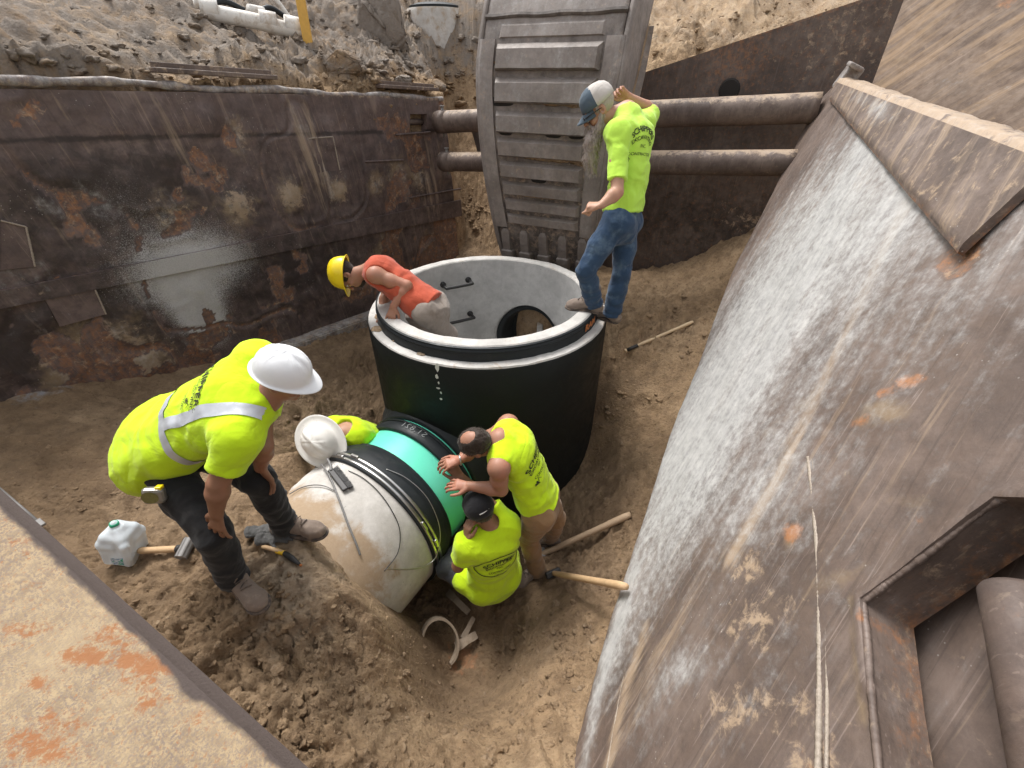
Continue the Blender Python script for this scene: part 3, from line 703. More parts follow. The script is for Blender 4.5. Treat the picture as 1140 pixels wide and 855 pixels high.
def fpt(fr, uv, y=0.0): return fr[0] + uv[0] * fr[1][0] + y * fr[1][1] + uv[1] * fr[1][2]
def weld(name, fr, uvs, rad, mat, parent, lump=.3, seed=0, y=-.002):
    pts = curve_pts([np.array([u[0], y, u[1]]) for u in uvs], 90); r = rad * (1 + lump * .4 * vnoise(pts * 170 + seed, seed) + lump * .35 * vnoise(pts * 40 + seed, seed))
    me = mesh_np(name, *tube_np(pts, r, 6)); o = link(name, me, mat, parent, sm=True)
    for a in ATTRS: set_attr(me, a, np.zeros(len(me.vertices)))
    o.matrix_world = Matrix.Translation(Vector(fr[0])) @ Matrix(fr[1].T.tolist()).to_4x4(); return o

# ---- left shield panel
FL = plate_frame(WB, Wn, Wd)
lp = lambda x, y: pix_uv(FL, x, y)
tl = lp(0, 86); uL = tl[0] - 1.3; slope = (lp(440, 107)[1] - tl[1]) / (lp(440, 107)[0] - tl[0])
tr_ = lp(494, 108)
polyL = [(uL, tl[1] + slope * (uL - tl[0])), tuple(tl), tuple(lp(440, 107)), tuple(tr_), tuple(lp(512, 285)), (lp(512, 285)[0], -2.6), (uL, -2.3)]
holeL = [tuple(lp(457, 127)), tuple(lp(475, 127)), tuple(lp(475, 147)), tuple(lp(457, 147))]
def dispL(U):
    d = .034 * uvn(U, 1.1, 3) + .020 * uvn(U, 3.2, 4) + .006 * uvn(U, 9, 5)
    crease = np.abs(uvn(U * [1, .8], 1.7, 8, 2)); d += -.020 * sstep(.10, .0, crease) + .010 * sstep(.18, .05, crease)
    for (x, y, r, a) in ((232, 135, .10, .03), (255, 150, .09, -.03), (267, 228, .13, .035), (325, 218, .12, .03), (376, 210, .11, .03), (60, 240, .3, -.03), (140, 180, .25, .02)):
        d += a * gell(U, lp(x, y), r, r * 1.2)
    return d
def maskL(U):
    m = {a: np.zeros(len(U)) for a in ATTRS}; z = U[:, 1]; top = tl[1] + slope * (U[:, 0] - tl[0])
    m['pale'] += .40 * gell(U, lp(226, 350), .20, .30, .2)
    m['spray'] = .98 * gell(U, lp(226, 354), .21, .34, .2) + .50 * gell(U, lp(240, 290), .55, .40) + .42 * gell(U, lp(180, 300), .5, .35) + .25 * gell(U, lp(130, 220), .4, .3)
    m['pale'] = m['pale'] + .42 * gell(U, lp(110, 225), .10, .16, .5) + .40 * gell(U, lp(62, 235), .05, .14, .6) + .3 * gell(U, lp(345, 160), .09, .45, .25) + .25 * gell(U, lp(160, 320), .25, .2) + .3 * gell(U, lp(20, 300), .2, .2)
    m['yellow'] = 0
    for x, y, r in ((267, 228, .17), (325, 217, .15), (376, 210, .14), (195, 240, .18), (443, 195, .17), (468, 200, .15), (418, 205, .12), (150, 400, .30), (100, 410, .3), (480, 270, .18), (430, 275, .16), (265, 150, .14)):
        e_ = gell(U, lp(x, y), r * 1.15, r * 1.3); q_ = U - lp(x, y); m['yellow'] = m['yellow'] + (1.15 * e_ - .55 * gell(U, lp(x, y) + V(.02, -.02), r * .7, r * .85)) * (.75 + .5 * uvn(U, 6, int(x)))
        m['pale'] = m['pale'] + .26 * e_; m['soil'] = (m['soil'] if np.ndim(m['soil']) else 0) + .34 * e_
    m['soil'] = m['soil'] + .22 + .2 * gell(U, lp(267, 228), .13, .12) + .3 * gell(U, lp(325, 217), .12, .12) + .3 * gell(U, lp(376, 212), .1, .12) + .22 * gell(U, lp(160, 420), .3, .2) + .2 * gell(U, lp(30, 320), .12, .15)
    m['soil'] = m['soil'] + .4 * sstep(.07, 0, top - z) - .1
    m['soils'] = .20 + .3 * gell(U, lp(345, 180), .25, .7) + .2 * gell(U, lp(200, 150), .2, .5) + .2 * gell(U, lp(480, 200), .3, .6)
    m['soot'] = .42 * sstep(.15, -.5, z) + .30 * gell(U, lp(60, 380), 1.0, .35) + .25 * gell(U, lp(130, 200), .8, .5) + .45 * sstep(.03, 0, np.abs(top - z - .36)) + .3 * gell(U, lp(330, 300), .5, .3)
    m['rust'] = -.34 + .28 * gell(U, lp(380, 100), .1, .2) + .25 * gell(U, lp(268, 228), .1, .1) + .3 * gell(U, lp(468, 203), .1, .12)
    return m
left = thing('trench_shield_panel', 'long dark scraped steel trench wall with a white splatter along the left side', 'trench shield', fpt(FL, (-1.5, -2.3), .05))
def adopt(o, root):
    bpy.context.view_layer.update(); mw = o.matrix_world.copy(); o.parent = root; o.matrix_parent_inverse = root.matrix_world.inverted(); o.matrix_world = mw; return o
def A(root, o):
    root_m = Matrix.Translation(root.location); mw = o.matrix_basis.copy() if o.parent is None else o.matrix_world.copy()
    o.parent = root; o.matrix_parent_inverse = root_m.inverted(); o.matrix_basis = mw; return o
A(left, plate('face_plate', FL, polyL, .02, .16, M['left'], None, dispL, maskL, [holeL]))
# rolled top rim
pts = [V(polyL[0][0], .03, polyL[0][1] + .005)] + [V(tl[0] + (tr_[0] - tl[0]) * t, .03, 0) for t in np.linspace(0, 1, 14)]
for p in pts[1:]: p[2] = tl[1] + slope * (p[0] - tl[0]) + .012 * math.sin(p[0] * 5) - .004
me = mesh_np('top_rim', *tube_np(curve_pts(pts, 8), .030 * (1 + .35 * vnoise(curve_pts(pts, 8) * 7, 3)), 10)); o = link('top_rim', me, M['left'], sm=True)
for a in ATTRS: set_attr(me, a, np.full(len(me.vertices), .42 if a in ('soil', 'pale') else 0))
put(o, FL, (0, 0)); A(left, o)
def raised(name, fr, poly, thick, mat, root, y=-.0, masks=None, res=.03, disp=None, label=None):
    f2 = (fr[0] + fr[1][1] * y, fr[1]); o = plate(name, f2, poly, res, thick, mat, None, disp, masks); A(root, o)
    if label: o['label'] = label
    return o
flat_mask = lambda **k: (lambda U: {a: np.full(len(U), k[a]) for a in k})
# welded cover plates, the bottom flange and seam rails
for q in ([(48, 330), (104, 320), (117, 349), (66, 363)], [(342, 154), (369, 152), (377, 189), (353, 192)], [(0, 245), (28, 252), (38, 296), (0, 300)]):
    raised('cover_plate', FL, [tuple(lp(*p)) for p in q], .012, M['left'], left, -.022, flat_mask(soil=.2, soot=.2), .02, lambda U: .004 * uvn(U, 6, 5))
    c = [lp(*p) for p in q]; A(left, weld('weld_bead', FL, [c[0], (c[0] + c[1]) / 2, c[1]], .007, M['weld'], None, .5, 3, -.024))
    A(left, weld('weld_bead', FL, [c[1], (c[1] + c[2]) / 2, c[2]], .007, M['weld'], None, .5, 5, -.024))
for a, b in (((405, 180), (448, 178)), ((440, 150), (478, 147)), ((456, 220), (512, 210))):
    A(left, weld('seam', FL, [lp(*a), (lp(*a) + lp(*b)) / 2, lp(*b)], .012, M['left'], None, .3, 7, -.012))
c0, c1 = lp(0, 318) - V(.9, 0), lp(512, 232)
raised('lower_rail', FL, [(uL, lp(0, 335)[1]), (c1[0], lp(512, 240)[1]), (c1[0], lp(512, 222)[1]), (uL, lp(0, 317)[1])], .03, M['left'], left, -.035, maskL, .02, lambda U: .006 * uvn(U, 3, 9))
# base flange leaning out at the foot
b0, b1 = lp(235, 402), lp(418, 340)
fl_y = -.16; fA, fB = fpt(FL, (b0[0] - 1.2, b0[1] - .02)), fpt(FL, (b1[0] + .6, b1[1] - .12))
bm = bmesh.new(); L_ = np.linalg.norm(fB - fA); xd = nrm(fB - fA); zd = nrm(np.cross(xd, FL[1][1]));  zd = zd if zd[2] > 0 else -zd
Mx = frame(xd, z=zd)
box_bm(bm, (fA + fB) / 2 - FL[1][1] * .07 + zd * .02, L_, .17, .035, Mx, .008); box_bm(bm, (fA + fB) / 2 - FL[1][1] * .15 - zd * .06, L_, .03, .16, Mx, .006)
o = link('base_flange', bm_mesh(bm), M['left'], sm=False); A(left, o)
for a in ATTRS: set_attr(o.data, a, np.full(len(o.data.vertices), .48 if a in ('soil', 'pale') else 0))  # soil and pale tone here also imitate the light on this ledge
# pin bar across the lifting window
pA, pB = fpt(FL, lp(455, 136), .08), fpt(FL, lp(477, 136), .08); A(left, tube('lifting_pin', [pA, pB], .035, M['strut']))
# loose bars lying on top
for (x0, y0, x1, y1, lab) in ((176, 88, 311, 95, 'long flat steel bar lying on the middle of the left trench wall rim'), (426, 103, 489, 106, 'short flat steel bar lying on the far end of the left trench wall rim')):
    a = fpt(FL, lp(x0, y0), .05) + V(0, 0, .06); b = fpt(FL, lp(x1, y1), .05) + V(0, 0, .06); a = a - Wd * .0
    bm = bmesh.new(); box_bm(bm, (a + b) / 2, np.linalg.norm(b - a), .12, .035, frame(nrm(b - a), z=nrm(np.cross(nrm(b - a), V(.8, -.6, 0) * -1))), .006)
    box_bm(bm, (a + b) / 2 + V(0, 0, .03) - Wn * .03, np.linalg.norm(b - a) * .98, .02, .05, frame(nrm(b - a), z=nrm(np.cross(nrm(b - a), V(.8, -.6, 0) * -1))), .004)
    o = link('steel_bar', bm_mesh(bm), M['strut']); tag(o, lab, 'steel bar')
    for at_n in ATTRS: set_attr(o.data, at_n, np.full(len(o.data.vertices), .35 if at_n == 'soil' else 0))

# ---- spreader struts across the far end
def strut(a, b, r, lab):
    root = thing('spreader_pipe', lab, 'strut', (a + b) / 2, 'spreader pipes across the trench')
    n = 60; t = np.linspace(0, 1, n)[:, None]; P = a + (b - a) * t; me = mesh_np('pipe', *tube_np(P, r, 28)); o = link('pipe', me, M['strut'], sm=True)
    c = get_co(me); up = c[:, 2] - np.repeat(P[:, 2], 28)
    for a_ in ATTRS: set_attr(me, a_, np.zeros(len(c)))
    me.attributes['soil'].data.foreach_set('value', np.asarray(.18 + .42 * sstep(.3, 1, up / r) + .12 * uvn(c[:, :2], 3, 4), np.float32)); A(root, o)
    d = nrm(b - a)
    for e, s in ((a, 1),):
        A(root, tube('end_collar', [e + d * s * .02, e + d * s * .16], r * 1.05, M['strut'], seg=28))
    for e, s in ((a, 1),):
        p = e + d * s * .09; A(root, tube('collar_pin', [p - V(0, 0, r * 1.35), p + V(0, 0, r * 1.45)], .016, M['iron'])); A(root, tube('pin_head', [p + V(0, 0, r * 1.36), p + V(0, 0, r * 1.45)], .03, M['iron'], seg=8))
    return root
strut(SL, SR + Sd * .06, .122, 'upper of the two rusty spreader pipes behind the excavator bucket')
strut(SL2, SR2 + Sd * .06, .110, 'lower of the two rusty spreader pipes behind the excavator bucket')
for nm in ('end_collar',):
    for o in [x for x in bpy.data.objects if x.name.startswith(nm)]:
        for a in ATTRS: set_attr(o.data, a, np.zeros(len(o.data.vertices)))

# ---- far end plate
FF = plate_frame(SL + Sq * .42, -Sq, Sd); fp = lambda x, y: pix_uv(FF, x, y)
bot = fp(575, 292); polyF = [tuple(fp(527, 141)), tuple(fp(740, 73)), tuple(fp(962, -2)), tuple(fp(1010, -10)), (fp(1010, 0)[0], -2.3), (bot[0] + .1, -2.3), tuple(bot)]
endp = thing('end_plate', 'dull grey steel sheet standing on sand behind the spreader pipes', 'steel plate', fpt(FF, (1.5, -2)))
def maskF(U):
    return dict(soil=.2 + .2 * gell(U, fp(940, 40), .5, .4) + .25 * gell(U, fp(860, 250), .6, .2), rust=.2 + .15 * gell(U, fp(820, 60), .3, .3), soot=.05 + .5 * gell(U, fp(800, 250), 2.2, .6), soils=.08 + 0 * U[:, 0])  # sheet gets darker over its lower part
A(endp, plate('sheet', FF, polyF, .05, .03, M['far'], None, lambda U: .012 * uvn(U, .9, 3) + .003 * uvn(U, 6, 4), maskF))
c = fp(527, 141); c2 = bot
o = tube('edge_stiffener', [fpt(FF, c + V(.06, 0), -.04), fpt(FF, c2 + V(.06, -.3), -.04)], .065, M['far'], seg=8, sm=False); A(endp, o)
for a in ATTRS: set_attr(o.data, a, np.zeros(len(o.data.vertices)))
for (x, y) in ((812, 100),):
    bm = bmesh.new(); bmesh.ops.create_cone(bm, cap_ends=True, segments=20, radius1=.10, radius2=.085, depth=.02)
    o = link('round_plug', bm_mesh(bm), M['hole']); put(o, FF, fp(x, y), -.016); o.matrix_basis = o.matrix_basis @ Matrix.Rotation(R(90), 4, 'X'); A(endp, o)

# ---- leaning tan plate, top right
TP = [at(1004, -30, 4.7), at(962, 93, 4.75), at(1230, 160, 3.2)]
Tn = nrm(np.cross(TP[1] - TP[0], TP[2] - TP[0])); Tn = Tn if Tn @ (CA - TP[0]) > 0 else -Tn
FT = plate_frame(TP[1], Tn, TP[2] - TP[1]); tp = lambda x, y: pix_uv(FT, x, y)
polyT = [tuple(tp(1010, -60)), tuple(tp(1340, -110)), tuple(tp(1400, 340)), tuple(tp(905, 265))]
tan = thing('leaning_plate', 'tall leaning tan plate smeared with mud behind the right trench wall', 'steel plate', TP[1] - V(0, 0, 1.5))
def maskT(U):
    return dict(soils=.30 + .25 * gell(U, tp(1000, 60), .3, .8) + .25 * gell(U, tp(1120, 60), .2, .5), soil=.26 + 0 * U[:, 0], pale=.22 * gell(U, tp(1075, 95), .4, .2), yellow=.4 * gell(U, tp(1010, 60), .15, .8) + .35 * gell(U, tp(1125, 60), .12, .3), soot=.3 * gell(U, tp(1060, 30), .25, .2))
A(tan, plate('sheet', FT, polyT, .03, .05, M['tan'], None, lambda U: .02 * uvn(U, 1.0, 3) + .008 * uvn(U, 5, 4), maskT))

# ---- right shield panel
FR = plate_frame(RP1, -Rn, RP2 - RP1)
rp = lambda x, y: pix_uv(FR, x, y)
edge_top, edge_bot = rp(933, 92), rp(628, 872)
sd_ = rp(1005, 200) - rp(775, 590); ANG = math.atan2(sd_[0], sd_[1])
M['right'] = mat_steel('scraped_brown_steel', (.145, .106, .086), (.075, .056, .048), (.235, .185, .16), sand=(.38, .28, .19), streak_rot=-ANG, streak_amt=.45, speck=.5, rough=.55)
dirE = edge_bot - edge_top
EDGE = [rp(933, 86), rp(908, 112), rp(880, 168), rp(814, 298), rp(740, 490), rp(668, 713), rp(622, 880)]; EDGE.append(EDGE[-1] + (EDGE[-1] - EDGE[-2]) * 1.2)
polyR = [tuple(edge_top), tuple(rp(1140, 200)), tuple(rp(1140, 200) + (rp(1140, 200) - edge_top) * 1.7), tuple(rp(1140, 200) + (rp(1140, 200) - edge_top) * 1.7 + V(0, -2.6)), tuple(EDGE[-1])] + [tuple(q) for q in EDGE[1:-1][::-1]]
cav = [rp(962, 668), rp(1112, 556), rp(1190, 560), rp(1240, 880), rp(985, 930), rp(968, 760)]
def dispR(U):
    d = .014 * uvn(U, 1.3, 3) + .006 * uvn(U, 4, 4) + .0022 * uvn(U, 14, 5)
    d += .022 * gell(U, rp(850, 140), .4, .1) - .02 * gell(U, rp(800, 210), .3, .3)
    for x, y, a in ((985, 455, .012), (1060, 290, -.015), (890, 330, .012)): d += a * gell(U, rp(x, y), .12, .09)
    e = seg_dist(U, EDGE); d -= .035 * np.exp(-(e / .045) ** 2)      # edge rolled back
    for h_ in (cav,):
        e = seg_dist(U, [h_[5], h_[0], h_[1], h_[2]]); d += .010 * np.exp(-((e - .01) / .016) ** 2)
    return d
def maskR(U):
    m = {a: np.zeros(len(U)) for a in ATTRS}
    P = lambda *q: [rp(*p) for p in q]
    zone = [(950, 1004, 150), (912, 1003, 196), (850, 985, 268), (794, 912, 358), (745, 850, 447), (722, 797, 537), (688, 745, 626), (664, 705, 720)]
    zc = curve_pts([np.append(rp((a + b) / 2, y), np.linalg.norm(rp(a, y) - rp(b, y)) / 2) for a, b, y in zone], 8)
    stn = fbm(np.stack([(U[:, 0] * math.cos(ANG) - U[:, 1] * math.sin(ANG)) * 5, (U[:, 0] * math.sin(ANG) + U[:, 1] * math.cos(ANG)) * .7, 0 * U[:, 0]], 1), 3, .55, seed=33)
    low = sstep(-.2, .9, (U - rp(690, 640)) @ nrm(sd_))
    m['pale'] = (.92 + .4 * stn) * (.55 + .45 * low) * np.max([np.exp(-.52 * ((U[:, 0] - q[0]) ** 2 + (U[:, 1] - q[1]) ** 2) / q[2] ** 2) for q in zc], axis=0) + .50 * np.exp(-(seg_dist(U, P((705, 640), (670, 760), (650, 860))) / .075) ** 2)
    m['pale'] += .45 * gell(U, rp(985, 135), .25, .07) + .28 * gell(U, rp(860, 560), .2, .3) + .3 * gell(U, rp(780, 740), .07, .25)
    m['pale'] += .34 * gell(U, rp(730, 780), .12, .4, -ANG) + .25 * gell(U, rp(860, 760), .08, .4, -ANG)
    m['soils'] = .16 + .3 * gell(U, rp(720, 760), .2, .5, -ANG) + .42 * np.exp(-(seg_dist(U, P((1010, 220), (965, 320), (915, 430), (860, 540), (815, 620))) / .07) ** 2) + .3 * np.exp(-(seg_dist(U, P((720, 700), (690, 790), (680, 850))) / .05) ** 2)
    m['soil'] = .20 + .35 * gell(U, rp(845, 690), .09, .16) + .32 * gell(U, rp(820, 790), .06, .25) + .25 * gell(U, rp(905, 840), .12, .1) + .35 * gell(U, rp(835, 630), .06, .1) + .25 * gell(U, rp(700, 500), .1, .2) + .28 * gell(U, rp(960, 200), .2, .08) + .2 * gell(U, rp(1050, 250), .3, .06)
    for x, y, r, a in ((1012, 425, .055, .72), (985, 440, .04, .6), (960, 470, .05, .65), (885, 590, .05, .85), (880, 600, .04, .6), (900, 855, .05, .3), (968, 690, .03, .6), (1020, 580, .025, .4)):
        m['rust'] += a * gell(U, rp(x, y), r, r * .55, .9)
    m['yellow'] = .65 * gell(U, rp(985, 460), .16, .07, .8) + .4 * gell(U, rp(880, 460), .1, .3) + .55 * gell(U, rp(930, 650), .05, .12) + .5 * gell(U, rp(880, 600), .07, .05) + .4 * gell(U, rp(1015, 560), .1, .04, .8)
    m['yellow'] += .5 * np.exp(-(seg_dist(U, P((950, 668), (960, 800))) / .02) ** 2)
    m['soot'] = .45 * gell(U, rp(880, 500), .06, .4, -.1) + .5 * np.exp(-((seg_dist(U, EDGE) - .05) / .05) ** 2) * (stn > -.15) + .35 * gell(U, rp(1080, 370), .35, .2) + .4 * np.exp(-(seg_dist(U, P((925, 120), (800, 420), (690, 680))) / .05) ** 2) + .3 * gell(U, rp(730, 730), .05, .3)
    return m
right = thing('trench_shield_panel', 'broad brown steel trench wall on the right scraped white down its middle', 'trench shield', fpt(FR, (.5, -2.6), .05))
A(right, plate('face_plate', FR, polyR, .016, .15, M['right'], None, dispR, maskR, [cav]))
# capped top band
band = [rp(930, 97), rp(926, 113), rp(949, 144), rp(985, 182), rp(1031, 229), rp(1072, 285)]
b_end = [rp(1072, 285), rp(1145, 218), rp(1150, 200), rp(933, 93)]
bp = [tuple(p) for p in [rp(934, 93)] + band[1:2] + [band[5]] + [rp(1180, 186)]]
def maskB(U):
    return dict(pale=.5 * gell(U, rp(985, 125), .35, .06) + .3 * gell(U, rp(960, 110), .3, .05), soil=.34 + 0 * U[:, 0], soils=.35 + 0 * U[:, 0], soot=.5 * np.exp(-(seg_dist(U, [band[1], band[2], band[3], band[4], band[5]]) / .012) ** 2) + .2 * gell(U, rp(1080, 220), .2, .1))  # thin dark line follows the lower edge of the band
raised('top_band', FR, bp, .034, M['right'], right, -.036, maskB, .016, lambda U: .006 * uvn(U, 5, 4) + .003 * uvn(U, 15, 7) - .014 * np.exp(-(seg_dist(U, [band[1], band[5]]) / .015) ** 2))
# mud-covered top face
ta, tb = rp(934, 90), rp(1180, 184); pa, pb = fpt(FR, ta, -.03), fpt(FR, tb, -.03)
nU, nW = 120, 9; vs = []; out_dir = nrm(FR[1][1] * V(1, 1, .25))
for i in range(nU):
    for j in range(nW):
        p = pa + (pb - pa) * (i / (nU - 1)) + out_dir * (j / (nW - 1)) * .19; vs.append(p)
vs = np.array(vs); jw = np.tile(np.linspace(0, 1, nW), nU)
vs[:, 2] += .022 * np.sin(np.pi * np.clip(jw, 0, 1)) ** .6 + .014 * fbm(vs * 14, 3, .5, seed=4) - .05 * (jw == 0) - .3 * (jw == 1)
ii, jj = np.meshgrid(np.arange(nU - 1), np.arange(nW - 1), indexing='ij'); k = (ii * nW + jj).ravel()
me = quads_np('top_face', vs, np.stack([k, k + 1, k + nW + 1, k + nW], 1)); o = link('top_face', me, M['right'], sm=True)
for a in ATTRS: set_attr(me, a, np.full(len(vs), {'soil': .62, 'soils': .4, 'pale': .2}.get(a, 0)))
A(right, o)
# lifting lug at the far top corner
lug = fpt(FR, rp(938, 84), .05); bm = bmesh.new()
box_bm(bm, lug + V(0, 0, .0), .16, .12, .20, frame(FR[1][0], y=FR[1][1]), .02); box_bm(bm, lug + FR[1][0] * .12 + V(0, 0, .09), .14, .12, .035, frame(FR[1][0], y=FR[1][1]), .012)
o = link('lifting_lug', bm_mesh(bm), M['right']); A(right, o)
for a in ATTRS: set_attr(o.data, a, np.full(len(o.data.vertices), .45 if a == 'pale' else 0))
# weld beads
A(right, weld('weld_bead', FR, [rp(901, 510), rp(907, 560), rp(913, 640), rp(914, 740), rp(912, 880)], .0085, M['weld'], None, .35, 2, -.004))
A(right, weld('weld_bead', FR, [rp(906, 512), rp(913, 570), rp(920, 650), rp(922, 760), rp(921, 880)], .005, M['weld'], None, .4, 8, -.003))
A(right, weld('weld_bead', FR, [rp(703, 722), rp(690, 780), rp(676, 858)], .0045, M['weld'], None, .5, 4, -.003))
# socket behind the cut-out and the pipe standing in it
cu = [c_ + 0 for c_ in cav]
back = np.array(cu); f2 = (FR[0] + FR[1][1] * .20, FR[1])
A(right, plate('socket_back', f2, [tuple(back.min(0) - .3), (back[:, 0].max() + .3, back[:, 1].min() - .3), tuple(back.max(0) + .3), (back[:, 0].min() - .3, back[:, 1].max() + .3)], .03, .02, M['right'], None, lambda U: .004 * uvn(U, 6, 2), flat_mask(soot=.18, soil=.25, pale=.05)))
sp_a, sp_b = fpt(FR, rp(1085, 632), .10), fpt(FR, rp(1150, 1000), .10)
o = tube('socket_pipe', [sp_a, sp_a + (sp_b - sp_a) * .02, sp_b], [.055, .062, .062], M['strut'], seg=32); A(right, o)
for a in ATTRS: set_attr(o.data, a, np.full(len(o.data.vertices), .22 if a in ('soil', 'soot') else 0))
A(right, weld('cut_edge', FR, [cav[4], cav[5], (cav[5] + cav[0]) / 2, cav[0] + V(0, -.006), cav[0], (cav[0] + cav[1]) / 2, cav[1], cav[2]], .0095, M['right'], None, .3, 6, .002))
# inner ledge
la, lb = fpt(FR, rp(960, 672), .12), fpt(FR, rp(1112, 562), .12)

# ---- near rusty beam, bottom left
BP = [at(0, 556, 1.30), at(340, 852, 1.02), at(0, 855, .92)]
Bn = nrm(np.cross(BP[1] - BP[0], BP[2] - BP[0])); Bn = Bn if Bn @ (CA - BP[0]) > 0 else -Bn
FB = plate_frame(BP[0], Bn, BP[1] - BP[0]); bpx = lambda x, y: pix_uv(FB, x, y)
e0, e1 = bpx(0, 562), bpx(318, 855); de = e1 - e0; pe = np.array([de[1], -de[0]]); pe = pe / np.linalg.norm(pe)
if (bpx(100, 800) - e0) @ pe < 0: pe = -pe
polyB = [tuple(e0 - de * .6), tuple(e1 + de * .5), tuple(e1 + de * .5 + pe * .7), tuple(e0 - de * .6 + pe * .7)]
def maskBm(U):
    brng = np.random.default_rng(12)
    m = dict(rust=.16 + 0 * U[:, 0], edge=.7 * np.exp(-(seg_dist(U, [e0 - de, e1 + de]) / .016) ** 2) + .55 * gell(U, bpx(225, 755), .05, .07))
    for x, y, r, a in ((105, 728, .035, .8), (85, 735, .03, .6), (115, 705, .03, .7), (165, 740, .05, .8), (190, 742, .03, .8), (145, 735, .03, .7), (30, 825, .05, .7), (60, 840, .05, .6), (42, 760, .03, .6), (150, 705, .02, .6), (170, 780, .03, .6), (25, 700, .02, .6), (40, 700, .02, .6), (155, 765, .025, .6), (70, 800, .04, .5), (20, 603, .02, .7), (215, 800, .03, .45), (40, 655, .015, .5)):
        m['rust'] = m['rust'] + .42 * a * gell(U, bpx(x, y), r * 1.3, r * .6, .55)
        for k_ in range(5): m['rust'] = m['rust'] + .5 * a * gell(U, bpx(x + brng.normal() * 16, y + brng.normal() * 9), .006 + .012 * brng.random(), .004 + .005 * brng.random(), .55)
    return m
beam = thing('rusty_beam', 'tan rust spotted steel beam close up in the bottom left corner', 'steel beam', fpt(FB, e0, .3))
A(beam, plate('top_plate', FB, polyB, .012, .03, M['beam'], None, lambda U: .0022 * uvn(U, 9, 3) + .001 * uvn(U, 26, 5), maskBm))
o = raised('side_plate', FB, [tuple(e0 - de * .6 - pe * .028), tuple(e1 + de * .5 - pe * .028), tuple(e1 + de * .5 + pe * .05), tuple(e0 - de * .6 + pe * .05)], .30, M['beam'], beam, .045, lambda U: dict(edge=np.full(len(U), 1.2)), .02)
# ------------------------------------------------------------------ excavator bucket
BC = at(604, 80, 4.03); BX = V(.9, -.436, 0); BN = V(.436, .9, 0)     # width axis (to the right, nearer), away from the camera
def bk(u, n, z): return V(BC[0], BC[1], 0) + BX * u + BN * n + V(0, 0, z)
prof = np.array([(2.75, .62), (2.35, .36), (1.98, .15), (1.65, .045), (1.3, .0), (.9, .01), (.5, .075), (.1, .175), (-.22, .29), (-.55, .43)])
PZs = np.linspace(2.75, -.55, 80); PNs = np.interp(-PZs, -prof[:, 0], prof[:, 1]); 
kk = np.ones(13) / 13; PNs = np.convolve(np.pad(PNs, 6, mode='reflect', reflect_type='odd'), kk, 'valid')
def halfw(z): return .665 * np.interp(z, [-.55, .0, 1.65, 2.75], [.74, .83, 1.0, 1.0])
def bn(z): return float(np.interp(-z, -PZs, PNs))
bucket = thing('excavator_bucket', 'big grey ribbed excavator bucket hanging teeth down behind the manhole', 'excavator bucket', bk(0, .3, -.55))
def zero_attr(o, **k):
    for a in ATTRS: set_attr(o.data, a, np.full(len(o.data.vertices), k.get(a, 0.0)))
    return o
# curved back plate
nU = 40; vs = []
for i, z in enumerate(PZs):
    for j in range(nU):
        u = -1 + 2 * j / (nU - 1); hw = halfw(z); vs.append(bk(u * hw, PNs[i], z))
vs = np.array(vs); vs += -BN * (.012 * fbm(vs * 2.5, 3, .5, seed=3))[:, None]
ii, jj = np.meshgrid(np.arange(79), np.arange(nU - 1), indexing='ij'); k = (ii * nU + jj).ravel()
me = quads_np('back_plate', vs, np.stack([k, k + nU, k + nU + 1, k + 1], 1)); o = link('back_plate', me, M['bucket'], sm=True)
for a in ATTRS: set_attr(me, a, {'soil': .28 + .15 * sstep(1.9, .2, vs[:, 2]), 'soot': .42 + .15 * sstep(1.3, .2, vs[:, 2]) - .5 * sstep(1.95, 2.1, vs[:, 2]), 'pale': .30 * sstep(1.6, 2.3, vs[:, 2])}.get(a, 0 * vs[:, 0]))  # dirt-dark tone, also painted as the shade in the gaps between bars
sol = o.modifiers.new('thickness', 'SOLIDIFY'); sol.thickness = .04; sol.offset = -1; A(bucket, o)
